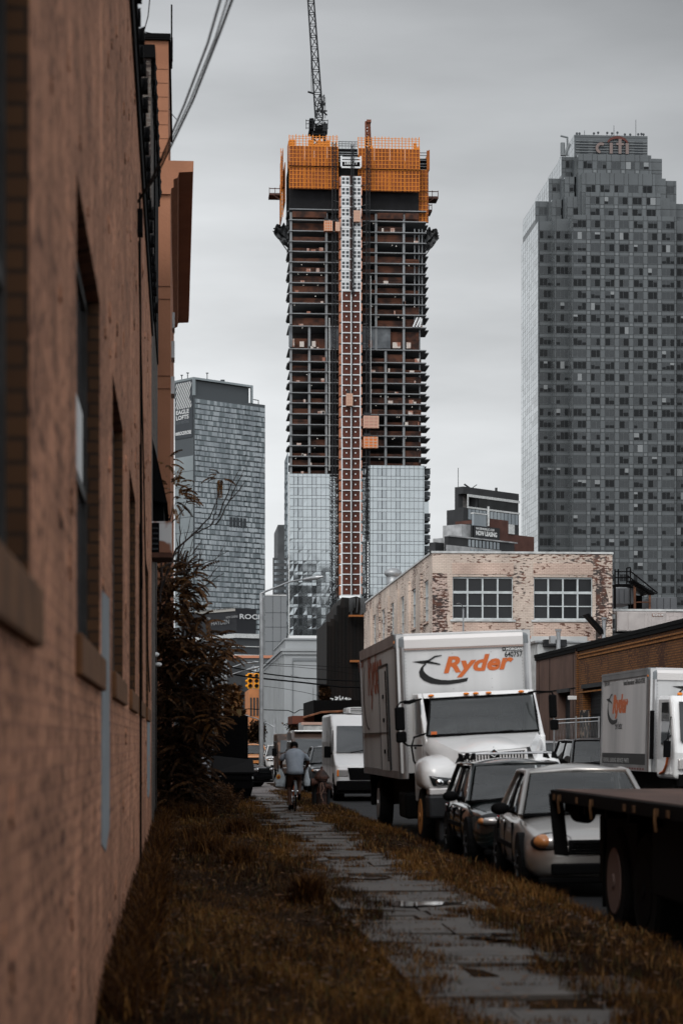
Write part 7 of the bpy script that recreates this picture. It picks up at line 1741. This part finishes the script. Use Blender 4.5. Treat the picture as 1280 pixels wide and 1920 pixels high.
# bicycle
bk = thing('bicycle', 'dark bicycle with red orange frame ridden by the person in the grey shirt', 'bicycle', (CX,CY,0))
m_frm = mat('red orange bicycle frame', (.30,.07,.02), .35, coat=.5)
for yy, nm in ((.0,'rear'),(1.06,'front')):
    s = MB(); R_ = .325
    for rr, r_, mi in ((R_,.021,0),(R_-.028,.011,1)): s.tube([(0,yy+rr*math.cos(2*math.pi*i/32),.345+rr*math.sin(2*math.pi*i/32)) for i in range(33)], r_, 8, mi)
    for i in range(18): a = 2*math.pi*i/18; s.cyl((random.choice([-.02,.02]),yy,.345),(0,yy+R_*.9*math.cos(a),.345+R_*.9*math.sin(a)),.0018,n=4,mi=1)
    s.cyl((-.045,yy,.345),(.045,yy,.345),.02,n=8,mi=1); s.build('wheel', [K['rubber'],K['chrome']], bk)
s = MB(); bb_ = (0,.46,.30); st_ = (0,.26,.80); hd = (0,.90,.86); hd2 = (0,.95,.68)
for a_, b_ in ((bb_,st_),(bb_,hd2),(st_,hd),(hd,hd2),((.05,0,.345),bb_),((-.05,0,.345),bb_),((.045,0,.345),(0,.27,.76)),((-.045,0,.345),(0,.27,.76)),((.05,1.06,.345),hd2),((-.05,1.06,.345),hd2)): s.cyl(a_, b_, .016, n=8)
s.build('frame', m_frm, bk, smooth=True)
s = MB(); s.cyl(st_,(0,.22,.90),.013,n=8); s.build('seat_post', K['chrome'], bk)
s = MB(); s.loft([ellring((0,.16,.90),.02,.09,0,14),ellring((0,.14,.915),.075,.11,0,14),ellring((0,.14,.935),.06,.10,0,14)]); s.build('saddle', K['black'], bk, smooth=True)
s = MB(); s.tube([(-.33,.52,.975),(-.27,.60,.975),(-.12,.78,.99),(0,.86,.97),(.12,.78,.99),(.27,.60,.975),(.33,.52,.975)],.013,8); s.cyl((0,.86,.97),hd,.014,n=8); s.build('handlebar', K['chrome'], bk, smooth=True)
for s_ in (-1,1):
    s = MB(); s.cyl((s_*.31,.545,.975),(s_*.25,.63,.977),.018,n=8); s.build('grip', K['black'], bk)
    s = MB(); pz = (.09,.30) if s_ < 0 else (.30,.31); zz = .09 if s_ < 0 else .335; s.cyl((s_*.05,.46,.30),(s_*.07,.24 if s_ > 0 else .30,zz),.010,n=6); s.box(s_*.07,.21,zz-.012,s_*.15,.33,zz+.012); s.build('pedal', K['black'], bk)
s = MB(); pts = [(0,0+.365*math.cos(a),.345+.365*math.sin(a)) for a in [R(20+8*i) for i in range(20)]]
s.loft([[(-.028,y,z),(.028,y,z),(.028,y,z+.004),(-.028,y,z+.004)] for _,y,z in pts]); s.build('mudguard', mat('grey mudguard',(.08,.085,.09),.4), bk)
s = MB(); s.ell((0,-.03,.60),.016,.01,.02,8,6); s.build('rear_reflector', K['lens'], bk, smooth=True)
s = MB(); s.cyl((-.07,.0,.47),(.07,.0,.47),.012,n=6); s.build('rack_bar', K['chrome'], bk)
# plastic bags hanging from the hands
m_bag = mat('thin white plastic', (.36,.40,.43), .35, c2=(.50,.54,.57), scale=6, bump=.8, bscale=14)
def bag(name, label, cx, cz, w_, h_, badge):
    b = thing(name, label, 'bag', (CX+cx,CY+.47,cz)); s = MB(); secs = []
    for t in [i/12 for i in range(13)]:
        rr = w_*(.10+.9*min(1,(t*1.5))**.8)*(1-.25*max(0,t-.75)*2); secs.append([(rr*math.cos(a)*(1+.10*math.sin(5*a+t*9)), rr*.55*math.sin(a)*(1+.12*math.sin(4*a+t*7)), -h_*t+.01*math.sin(6*a)) for a in [2*math.pi*i/24 for i in range(24)]])
    s.loft(secs[::-1]); s.build('body', m_bag, b, smooth=True)
    s = MB(); s.tube([(-w_*.22,0,-.04),(-.02,0,.08),(0,.01,.10),(.02,0,.08),(w_*.22,0,-.04)],.012,6); s.build('handle', m_bag, b, smooth=True)
    if badge:
        s = MB(); s.ell((-w_*.35,-w_*.47,-h_*.42),.052,.012,.062,14,8); bd = s.build('badge', mat('orange yellow print', (.60,.27,.03), .5), b, smooth=True)
        s = MB(); s.ell((-w_*.33,-w_*.47-.014,-h_*.43),.020,.006,.038,10,6); s.build('badge_mark', mat('red print', (.28,.03,.02), .5), bd, smooth=True)
    return b
bag('shopping_bag', 'full white plastic shopping bag with orange print hanging at the cyclist\'s left', -.31, .955, .135, .40, True)
bag('shopping_bag', 'slimmer white plastic shopping bag without print hanging at the cyclist\'s right', .30, .955, .070, .38, False)

# ================================================================== STREET FURNITURE
# old hydrant with rusty barrel
m_iron = mat('black brown iron', (.022,.014,.012), .6, c2=(.09,.04,.028), scale=5, lo=.45, hi=.62)
Yh_ = 52.0; hx = QX(603,Yh_)
hy = thing('fire_hydrant', 'rusty black fire hydrant with pointed bonnet beside the kerb', 'fire hydrant', (hx,Yh_,0))
def revolve(prof, n=18, c=(0,0)):
    s = MB(); s.loft([[(c[0]+r*math.cos(2*math.pi*i/n), c[1]+r*math.sin(2*math.pi*i/n), z) for i in range(n)] for r, z in prof]); return s
revolve([(.17,-.02),(.17,.05),(.12,.06),(.115,.30),(.13,.31),(.13,.34),(.115,.36),(.115,.62),(.15,.64),(.15,.69)]).build('barrel', m_iron, hy, smooth=False)
revolve([(.185,.69),(.185,.74),(.13,.82),(.06,.90),(.03,.93),(.03,.98),(.012,.99)]).build('bonnet', m_iron, hy)
for s_, zz in ((-1,.60),(1,.50)):
    s = MB(); s.cyl((s_*.08,0,zz),(s_*.19,-.02,zz),.07,n=14); s.cyl((s_*.19,-.02,zz),(s_*.25,-.02,zz),.10,.085,n=14); s.build('side_cap', m_iron, hy)
s = MB(); s.cyl((0,-.08,.52),(0,-.20,.52),.085,n=14); s.build('front_cap', m_iron, hy)
s = MB(); s.tube([(.0,-.21,.60),(.04,-.23,.45),(-.03,-.24,.30),(.02,-.22,.15)],.012,6); s.tube([(-.03,-.21,.60),(-.05,-.23,.38),(-.02,-.2,.2)],.010,6); s.build('chain', mat('pale worn chain', (.22,.13,.10), .6), hy)
for px, lb in ((591,'grey steel bollard left of the rusty hydrant'),(615,'thin dark bollard right of the rusty hydrant')):
    r_ = .085 if px == 591 else .05; o_ = thing('bollard', lb, 'bollard', (QX(px,52.2),52.2,0), group='bollards beside the hydrant')
    revolve([(r_,-.05),(r_,.60 if px == 591 else .5)], 14).build('tube', K['dark_steel'], o_); 
    s = MB(); s.ell((0,0,.60 if px == 591 else .5),r_*1.02,r_*1.02,r_*.6,14,8); s.build('cap', K['dark_steel'], o_, smooth=True)

def lamp_pole(name, label, px, Y, py_top, arm, r=.10, catg='street lamp', base=0, light=True):
    PXC[0] = px; x = QX(px,Y); o = thing(name, label, catg, (x,Y,base)); z = QZ(px,py_top,Y)
    s = MB(True); s.cyl((x,Y,base-.1),(x,Y,z),r,r*.7,n=12); s.cyl((x,Y,base-.1),(x,Y,base+.5),r*1.5,r*1.3,n=12); s.build('pole', K['steel'], o)
    s = MB(True); s.tube([Q(a,b,Y-.3*k) for k,(a,b) in enumerate(arm)], r*.42, 8, r1=r*.3); s.build('arm', K['steel'], o, smooth=True)
    if light:
        s = MB(True); a = Q(*arm[-1],Y-.3*(len(arm)-1)); b = Q(*arm[-2],Y-.3*(len(arm)-2)); d = (a-b).normalized(); s.cyl(a-d*.05, a+d*.55, .07, .10, n=10); s.cyl(a+d*.55, a+d*.85,.10,.04,n=10); s.build('lamp_head', K['steel'], o)
    return o
lamp_pole('street_lamp', 'tall grey steel street lamp with a long curved arm in front of the glass tower', 490, 95, 1112, [(490,1113),(500,1108),(520,1100),(545,1090),(572,1086)], .115)
lamp_pole('street_lamp', 'far street lamp whose pale arm curves up behind the brown bush', 417, 130, 1262, [(372,1288),(382,1280),(400,1272),(425,1268),(448,1260),(464,1256)], .09)
lamp_pole('street_lamp', 'far street lamp left of the traffic light with a short angled arm', 399, 150, 1252, [(399,1262),(425,1255),(455,1244),(466,1243)], .10)
lamp_pole('street_lamp', 'distant street lamp before the grey factory with a white arm reaching left', 515, 190, 1348, [(515,1364),(500,1356),(480,1347),(466,1343)], .14)
lamp_pole('street_lamp', 'thin street lamp with a small hooked head in front of the whitewashed building', 868, 88, 1140, [(868,1142),(865,1134),(860,1131),(856,1132)], .05, light=False)
lamp_pole('utility_pole', 'brown wooden utility pole behind the bush', 423, 140, 1225, [(418,1232),(423,1231),(429,1232)], .15, 'utility pole', light=False)
lamp_pole('utility_pole', 'thin dark utility pole in front of the grey factory', 587, 150, 1280, [(587,1281),(570,1272),(545,1266)], .06, 'utility pole', light=False)
# traffic light on its span wire
TLc = Q(475,1277,150); tl = thing('traffic_light', 'yellow traffic light hanging beside the tall lamp pole', 'traffic light', TLc)
m_yel = mat('traffic light yellow', (.72,.30,.015), .5)
for dx, lb in ((-.22,None),(.22,None)):
    s = MB(True); s.box(TLc.x+dx-.20,149.8,TLc.z-.55,TLc.x+dx+.20,150.1,TLc.z+.55); s.build('housing', m_yel, tl, bevel=.04)
    for k in (-1,0,1):
        s = MB(True); zc_ = TLc.z+k*.35; s.cyl((TLc.x+dx,149.8,zc_),(TLc.x+dx,149.77,zc_),.13,n=14); s.build('lens', K['dark_steel'], tl)
        s = MB(True); s.loft([[(TLc.x+dx+.15*math.cos(a),y,zc_+.15*math.sin(a)) for a in [math.pi*i/8 for i in range(9)]] for y in (149.55,149.8)], cap=False, closed=False); s.build('visor', m_yel, tl)
s = MB(True)
for k in (-1,0,1): s.ell((TLc.x-.47,149.9,TLc.z+k*.35),.10,.12,.11,10,6)
s.build('side_visor', m_yel, tl); s = MB(True); s.cyl((TLc.x,149.95,TLc.z+.5),(TLc.x,149.95,TLc.z+1.1),.04,n=6); s.build('hanger', K['steel'], tl)
# overhead wires
def wire(pts, r, label, catg='wire', grp='overhead wires'):
    v = [Vector(p) for p in pts]; s = MB(); P_ = []
    for i in range(len(v)-1):
        for k in range(8): t_ = k/8; p = v[i].lerp(v[i+1], t_); P_.append(p)
    P_.append(v[-1]); s.tube(P_, r, 5); tag(s.build('overhead_wire', K['black']), label, catg, grp)
def wp(pts, Y, r, label): wire([Q(a,b,Y) for a,b in pts], r, label)
wire([C(258,378,24.3),C(282,340,23.3),C(302,298,21),C(346,196,18.3),C(390,80,15.8),C(422,-30,14)], .009, 'thick near black cable rising from the tan wall, left one of the close pair')
wire([C(258,380,24.4),C(294,330,22.6),C(314,288,21),C(362,188,18.3),C(412,62,15.8),C(446,-30,14)], .010, 'thinner near black cable rising from the tan wall, right one of the close pair')
wire([C(258,380,24.5),C(282,345,23),C(308,292,21),C(356,190,18.6),C(404,70,16),C(436,-30,14.2)], .006, 'thinnest cable between the pair rising from the tan wall')
wire([C(282,-10,30),C(278,30,30),C(266,75,31),C(258,100,32)], .008, 'short thin wire dropping past the top of the tan wall')
wire([C(318,205,46),C(324,216,45),C(331,224,44)], .008, 'tiny wire at the top right of the tan stucco tower')
wp([(424,1249),(487,1262),(560,1271),(640,1276),(700,1277)], 140, .045, 'upper thick black wire crossing before the grey factory')
wp([(400,1258),(470,1270),(560,1279),(640,1288),(700,1289)], 140, .055, 'lower thick black wire crossing before the grey factory')
wp([(424,1235),(500,1244),(560,1247),(640,1251),(700,1255)], 145, .018, 'topmost thin wire crossing before the grey factory')
wp([(500,1247),(560,1251),(610,1256),(680,1266)], 145, .016, 'second thin wire crossing before the grey factory')
wp([(490,1286),(530,1291),(570,1298),(600,1305)], 142, .014, 'faint sagging wire low before the grey factory')
wp([(465,1329),(500,1331),(540,1332),(552,1337),(562,1331),(612,1329),(680,1326)], 150, .03, 'low drooping wire with a dip before the grey factory')
# ------------------------------------------------------------------ dark shed, dumpster and rubbish
PXC[0] = 440
Yd_ = 62.5
sd = thing('dark_steel_shed', 'tall black steel container standing behind the dumpster and bush', 'container', (QX(430,Yd_),Yd_,0))
s = MB(True); s.box(QX(345,Yd_),Yd_,-.1,QX(465,Yd_),Yd_+3.5,QZ(0,1342,Yd_)); s.build('body', K['black'], sd)
s = MB(True)
for k in range(26): px = 348+k*4.6; s.box(QX(px,Yd_),Yd_-.04,0,QX(px+2,Yd_),Yd_-.003,QZ(0,1345,Yd_))
s.build('rib', K['black'], sd)
s = MB(True); s.box(QX(389,Yd_),Yd_-.06,QZ(0,1388,Yd_),QX(406,Yd_),Yd_-.043,QZ(0,1371,Yd_)); s.build('notice_plate', mat('dim notice', (.06,.06,.058), .7), sd)
s = MB(True); p = Q(444,1330,Yd_+1); s.box(p.x,Yd_+1,QZ(0,1343,Yd_),p.x+.14,Yd_+1.3,QZ(0,1329,Yd_)); s.cyl((p.x-.12,Yd_+1,QZ(0,1343,Yd_)),(p.x-.12,Yd_+1,QZ(0,1321,Yd_)),.02,n=5); s.build('roof_vent', mat('ochre vent', (.15,.10,.04), .7), sd)
Yp = 57.5; dp = thing('dumpster', 'black wheeled dumpster with sloping lid beside the pavement', 'dumpster', (QX(437,Yp),Yp,0))
z0, z1 = QZ(0,1496,Yp), QZ(0,1452,Yp); xl, xr = QX(402,Yp), QX(474,Yp)
s = MB(True); s.loft([[(xl+.08,Yp+.12,z),(xr-.05,Yp+.12,z),(xr-.05,Yp+1.25,z),(xl+.08,Yp+1.25,z)] if z < .3 else [(xl,Yp,z),(xr,Yp,z),(xr,Yp+1.35,z),(xl,Yp+1.35,z)] for z in (.12,.34,.75,z1)]); s.build('bin', K['black'], dp, bevel=.02)
s = MB(True); s.loft([[(xl-.05,Yp-.06,z1+.002),(xl-.05,Yp-.06,z1+.06),(xl-.05,Yp+1.4,QZ(0,1416,58.9)),(xl-.05,Yp+1.4,z1)],[(xr+.05,Yp-.06,z1+.002),(xr+.05,Yp-.06,z1+.06),(xr+.05,Yp+1.4,QZ(0,1424,58.9)),(xr+.05,Yp+1.4,z1)]]); s.build('lid', K['black'], dp, bevel=.02)
s = MB(True); s.box(xl+.05,Yp-.05,z1-.14,xr-.02,Yp-.004,z1-.05); s.box(xr+.005,Yp+.3,z1-.35,xr+.05,Yp+.9,z1-.2); s.build('lift_pocket', K['black'], dp)
for (a_, b_) in ((413,1457),(472,1458)):
    s = MB(True); p = Q(a_,b_,Yp); s.box(p.x-.03,Yp-.012,p.z-.03,p.x+.04,Yp-.004,p.z+.03); s.build('sticker', K['pale_ink'], dp)
for x_ in (xl+.15, xr-.15):
    s = MB(True); s.cyl((x_-.03,Yp+.2,.08),(x_+.03,Yp+.2,.08),.08,n=12); s.build('castor', K['rubber'], dp)
def blob(name, label, px, py, Y, rx, ry, rz, m, catg, seed):
    rr = random.Random(seed); p = Q(px,py,Y); s = MB(); ph = [rr.uniform(0,6) for _ in range(6)]
    def fn(u, v):
        a = 2*math.pi*u; t = math.pi*v; k = 1+.16*math.sin(3*a+ph[0]+t*2)+.10*math.sin(7*a+ph[1]-t*5)+.07*math.sin(11*a+t*9+ph[2]); return (rx*k*math.cos(a)*math.sin(t), ry*k*math.sin(a)*math.sin(t), rz*(1-math.cos(math.pi-t))*.5*2*(.5+.5*k)*.5)
    s.grid(fn, 30, 16); o = tag(s.build(name, m, None, smooth=True), label, catg); o.location = (p.x, Y, max(.02,p.z)); return o
m_bagk = mat('glossy black refuse sack', (.020,.022,.026), .3, var=.5, scale=6, bump=1, bscale=16)
blob('refuse_sack', 'dark grey refuse sack slumped at the foot of the dumpster', 392, 1490, 56.5, .40, .3, .22, m_bagk, 'refuse sack', 1)
blob('refuse_sack', 'small dark refuse sack half hidden in the weeds left of the other', 370, 1488, 56.0, .22, .2, .15, m_bagk, 'refuse sack', 2)
sc3 = thing('white_scooter', 'white covered scooter with mirrors parked behind the dumpster', 'scooter', Q(390,1432,60.5))
m_wt = mat('white cover', (.30,.31,.33), .5, c2=(.10,.105,.11), scale=4, lo=.4, hi=.6)
s = MB(True); p = Q(390,1416,60.5); s.loft([sup(60.2+.35*k, p.x+.02*k, p.z-.12-.03*k, .05+.22*math.sin(math.pi*(k+.3)/4.6), .04+.13*math.sin(math.pi*(k+.3)/4.6), 16, 2.2) for k in range(5)]); s.build('cover', m_wt, sc3, smooth=True)
for px, py in ((388,1405),(401,1406)):
    s = MB(True); q = Q(px,py,60.2); s.ell(q,.055,.02,.035,10,6); s.cyl(q, p, .008, n=5); s.build('mirror', m_wt, sc3, smooth=True)
s = MB(True); q = Q(384,1432,60.2); s.ell(q,.14,.2,.05,12,8); q = Q(380,1424,60.2); s.ell(q,.09,.2,.05,12,8); s.cyl((p.x,60.3,.3),(p.x,60.3,p.z-.1),.08,n=8); s.build('fairing', m_wt, sc3, smooth=True)
for y_ in (59.9, 61.2):
    s = MB(True); s.cyl((p.x-.05,y_,.27),(p.x+.05,y_,.27),.27,n=18); s.build('wheel', K['rubber'], sc3)
# rubbish on the pavement and grass
for (px, py, Y, w_, lb) in ((489,1499,57,.16,'crumpled white paper on the pale slabs beside the dumpster'),(455,1494,58,.12,'small white scrap under the dumpster edge'),(340,1552,38,.05,'tiny pale scrap in the left grass')):
    s = MB(); p = Q(px,py,Y); rr = random.Random(px); s.grid(lambda u,v: (p.x+(u-.5)*w_, Y+(v-.5)*w_*1.6, .05+rr.random()*w_*.35), 5, 5); tag(s.build('litter_scrap', m_cloth), lb, 'litter')

# ================================================================== AILANTHUS BUSH AND TREES
m_bark = mat('dark grey brown bark', (.040,.030,.027), .85, var=.4, scale=6)
m_fol = tonemat('brown autumn leaves', [(0,(.012,.008,.005)),(.35,(.050,.025,.012)),(.65,(.115,.054,.022)),(.9,(.18,.085,.025)),(1,(.26,.20,.16))], .5)
YTr = 46.0
tr = thing('ailanthus_tree', 'scraggly reddish brown tree with feathery leaves and bare twigs at the end of the wall', 'tree', (QX(318,YTr),YTr,0))
def curve_pts(a, b, sag=.0, n=8, seed=0):
    rr = random.Random(seed); a, b = Vector(a), Vector(b); o = []
    for i in range(n+1):
        t = i/n; p = a.lerp(b, t); p.z += sag*math.sin(math.pi*t); p += Vector((rr.uniform(-1,1),rr.uniform(-1,1),rr.uniform(-1,1)))*.02*math.sin(math.pi*t)*(b-a).length*.4; o.append(p)
    return o
tips = []
s = MB(True); base = Vector((QX(312,YTr),YTr,-.1)); fork = Q(318,1330,YTr); s.tube(curve_pts(base, fork, 0, 8, 4), .085, 9, r1=.06)
base2 = Vector((QX(335,YTr+.5),YTr+.5,-.1)); s.tube(curve_pts(base2, Q(345,1300,YTr+.4), 0, 8, 5), .06, 8, r1=.035); s.build('trunk', m_bark, tr)
limbs = [(fork,Q(300,1160,45.7),.05),(fork,Q(345,1200,45.6),.05),(Q(300,1160,45.7),Q(330,1100,45.5),.035),(Q(300,1160,45.7),Q(306,1000,45.9),.03),(Q(345,1200,45.6),Q(375,1170,45.3),.03),(fork,Q(365,1290,45.0),.04),(fork,Q(400,1340,44.8),.03),(Q(345,1200,45.6),Q(400,1225,45),.028)]
twig = [[(300,1110),(330,1030),(365,1000),(395,985),(410,968)],[(395,985),(405,960),(408,935),(415,905)],[(410,968),(425,930),(435,905),(450,880)],[(365,1000),(395,968),(405,945),(409,915)],[(405,985),(430,940),(444,925),(458,905)],[(430,940),(440,915),(455,890)],
        [(300,1070),(325,1050),(370,1062),(400,1050),(428,1032)],[(302,1040),(312,1000),(322,960),(326,935)],[(300,1010),(318,985),(345,955),(352,935)],[(335,1040),(338,1000),(336,975),(346,940)],[(315,1090),(345,1020),(355,985)],[(320,1080),(350,1070),(390,1085),(412,1060)],
        [(330,1100),(336,1050),(331,1010)],[(340,1150),(352,1100),(350,1060),(362,1010)],[(352,1100),(372,1060),(376,1030)],[(300,1130),(304,1080),(300,1020)],[(345,1110),(380,1100),(420,1075)],[(310,1060),(340,1048),(360,1040),(380,1010)]]
s = MB(True)
for k, (a, b, r_) in enumerate(limbs): s.tube(curve_pts(a, b, .05, 7, k+20), r_, 7, r1=r_*.6)
s.build('limbs', m_bark, tr)
s = MB(True)
for k, tw_ in enumerate(twig):
    dy = random.uniform(-.6,.6); pts = [Q(a,b,45.5+dy) for a,b in tw_]; P_ = []
    for i in range(len(pts)-1):
        for q in range(4): P_.append(pts[i].lerp(pts[i+1], q/4)+Vector((random.uniform(-.012,.012),random.uniform(-.03,.03),random.uniform(-.012,.012))))
    P_.append(pts[-1]); r0 = .030 if k < 1 else .017; s.tube(P_, r0, 5, r1=.006)
    for q in range(3):
        i = random.randrange(2, len(P_)-1); d = (P_[i]-P_[i-1]).normalized(); e = P_[i]+(d+Vector((random.uniform(-.6,.6),random.uniform(-.6,.6),random.uniform(.1,.8))))*random.uniform(.12,.4); s.tube([P_[i], P_[i].lerp(e,.5)+Vector((0,0,.02)), e], .006, 4, r1=.002)
s.build('bare_twigs', m_bark, tr)
# feathery leaves: rachis with paired drooping leaflets
LV = []; LF = []; LT = []
def leaflet(p, d, n_, l, w_, tone):
    side = d.cross(n_).normalized()*w_; b = len(LV); mid = p+d*l*.45+n_*l*.06; tip = p+d*l-Vector((0,0,l*.12))
    LV.extend([p, mid+side, tip, mid-side]); LF.append((b,b+1,b+2,b+3)); LT.extend([tone]*4)
def frond(p, d, L_, tone, n=9, lw=.17):
    d = d.normalized(); x = d.cross(Vector((0,0,1))); x = x.normalized() if x.length > .01 else Vector((1,0,0)); up = x.cross(d)
    q = p.copy(); dd = d.copy()
    for i in range(n):
        q = q+dd*L_/n; dd = (dd+Vector((0,0,-.10))).normalized(); t = i/n; ll = L_*.27*(1-.45*t)
        for s_ in (-1,1):
            dr = (x*s_*.85+dd*.45+Vector((0,0,-.35-.3*random.random()))+up*random.uniform(-.2,.2)).normalized(); leaflet(q, dr, up, ll, ll*lw*1.6, min(1,max(0,tone+random.gauss(0,.14))))
    leaflet(q, dd, up, L_*.2, L_*.02, tone)
rt = random.Random(21)
clus = [(312,868,14,10,45.6,.6),(330,925,30,30,45.6,.6),(342,940,14,12,45.3,.55),(414,893,13,16,45.5,.5),(318,905,16,12,45.8,.6),
        (345,1090,36,70,45.6,.45),(312,1080,26,60,45.8,.4),(365,1085,20,30,45.2,.5),(330,1130,36,110,45.5,.38),(300,1140,18,60,45.9,.35),(378,1150,10,16,45,.5),
        (330,1180,42,150,45.5,.36),(365,1195,34,80,45.2,.42),(400,1215,26,54,44.9,.5),(425,1225,16,18,44.8,.62),(310,1230,36,150,45.6,.28),(355,1240,42,150,45.4,.3),(395,1245,26,60,45.0,.3),
        (310,1290,36,170,45.7,.2),(350,1300,42,170,45.6,.22),(385,1300,26,70,45.2,.3),(330,1350,42,170,45.8,.2),(370,1345,32,100,45.2,.25),(400,1340,20,40,44.9,.45),(405,1352,14,20,44.8,.6),
        (310,1400,36,150,46,.15),(345,1405,36,140,45.8,.2),(378,1378,22,34,45,.4),(320,1450,36,150,45.8,.15),(355,1455,30,110,45.8,.18),(385,1425,16,24,45.6,.2),(365,1475,26,60,45.6,.25),(325,1485,30,70,45.5,.25)]
for (px, py, r_, n_, Y, tn) in clus:
    c = Q(px, py, Y)
    for _ in range(int(n_*(.58 if tn > .3 else .7))):
        a = rt.uniform(0, 6.283); rr = r_/FP*Y*rt.random()**.6; zz = rt.gauss(0,.55)
        p = c+Vector((math.cos(a)*rr*.8, rt.gauss(0,.35 if n_ > 40 else .2), math.sin(a)*rr)); 
        if p.x < -.50: p.x = -.50+rt.random()*.3
        d = Vector((math.cos(a)*.9+.25, rt.uniform(-.8,.5), math.sin(a)*.5+rt.uniform(-.1,.5)))
        frond(p, d, rt.uniform(.22,.46)*(1 if n_ > 20 else .85), tn+rt.gauss(0,.12), rt.choice([9,10,12]))
def leafmesh(name, parent, m):
    me = bpy.data.meshes.new(name); me.from_pydata([tuple(wmat(parent).inverted() @ v) for v in LV], [], LF); at = me.attributes.new('tone','FLOAT','POINT'); at.data.foreach_set('value', LT); me.materials.append(m)
    o = bpy.data.objects.new(name, me); col.objects.link(o); o.parent = parent; return o
leafmesh('foliage', tr, m_fol)
# undergrowth at its foot
LV.clear(); LF.clear(); LT.clear()
ug = thing('undergrowth', 'low dark tangle of weeds under the ailanthus tree', 'weeds', (0,50,0)); ug['kind'] = 'stuff'
for _ in range(900):
    p = Vector((rt.uniform(-.55,1.15), rt.uniform(45,57), rt.uniform(0,.25)))
    frond(p, Vector((rt.uniform(-.6,.6),rt.uniform(-.6,.6),1)), rt.uniform(.2,.45), .12+rt.random()*.3, 6, .14)
leafmesh('foliage', ug, m_fol)
LV.clear(); LF.clear(); LT.clear()
for _ in range(420):
    y_ = 12*(3.6)**rt.random(); x_ = rt.choice([rt.uniform(-.42,-.1), rt.uniform(-.4,1.5)]); 
    for k in range(rt.randint(3,7)):
        a = rt.uniform(0,6.28); sz = rt.uniform(.025,.06); leaflet(Vector((x_+rt.gauss(0,.04),y_+rt.gauss(0,.06),.05+rt.random()*.10)), Vector((math.cos(a),math.sin(a),rt.uniform(.1,.7))).normalized(), Vector((0,0,1)), sz*1.4, sz*.4, .1+rt.random()*.45)
wd = thing('broadleaf_weeds', 'small dark broad leaved weeds scattered through the brown grass', 'weeds', (0,20,0)); wd['kind'] = 'stuff'; leafmesh('foliage', wd, m_fol)
# distant street trees
def far_tree(label, px, pyt, pyb, Y, wpx, tone, seed):
    LV.clear(); LF.clear(); LT.clear(); rr = random.Random(seed); PXC[0] = px; x = QX(px,Y); o = thing('street_tree', label, 'tree', (x,Y,0), group='trees far down the street')
    zt_, zb_ = QZ(0,pyt,Y), QZ(0,pyb,Y); s = MB(True); s.tube([(x,Y,-.1),(x+.1,Y,zb_),(x,Y,(zt_+zb_)/2)],.22,8,r1=.08); s.build('trunk', m_bark, o)
    R_ = wpx/FP*Y/2
    cl = [(rr.uniform(-.7,.7),rr.uniform(-.7,.7),rr.uniform(0,1),rr.uniform(.25,.45)) for _ in range(12)]
    for _ in range(2600):
        c = rr.choice(cl); p = Vector((x+R_*(c[0]+rr.gauss(0,c[3]*.6)), Y+R_*(c[1]+rr.gauss(0,c[3]*.5)), zb_+(zt_-zb_)*min(1,max(0,c[2]+rr.gauss(0,c[3]*.35)))))
        d = Vector((rr.gauss(0,1),rr.gauss(0,1),rr.gauss(0,.6))).normalized(); leaflet(p, d, Vector((0,0,1)), .35, .11, tone+rr.gauss(0,.15))
    leafmesh('foliage', o, m_fol)
far_tree('orange brown street tree right of the brown bush, nearer one', 434, 1288, 1345, 135, 44, .6, 1)
far_tree('dark street tree between the container and the lamp post', 478, 1352, 1400, 200, 34, .1, 2)
far_tree('small dark tree above the low diner', 608, 1288, 1316, 155, 14, .2, 3)
far_tree('dark tree under the grey factory wall by the passenger van', 560, 1358, 1392, 210, 40, .15, 4)
far_tree('dark tree behind the container, left of the orange brown one', 395, 1300, 1400, 150, 60, .25, 5)
# row of plain warehouses beyond the tan building, hidden by the tree but mirrored in car windows
wr = thing('far_warehouse', 'dark brick warehouse behind the bush beyond the tan stucco building', 'building', (-2,66,0))
s = MB(True); s.box(-12,66,-.1,-2.2,170,8.5); s.build('wall', m_gb, wr)
s = MB(True)
for k in range(16): s.box(-2.19,69+k*6.2,2,-2.15,72.5+k*6.2,5.5)
s.build('window_band', m_mul, wr)
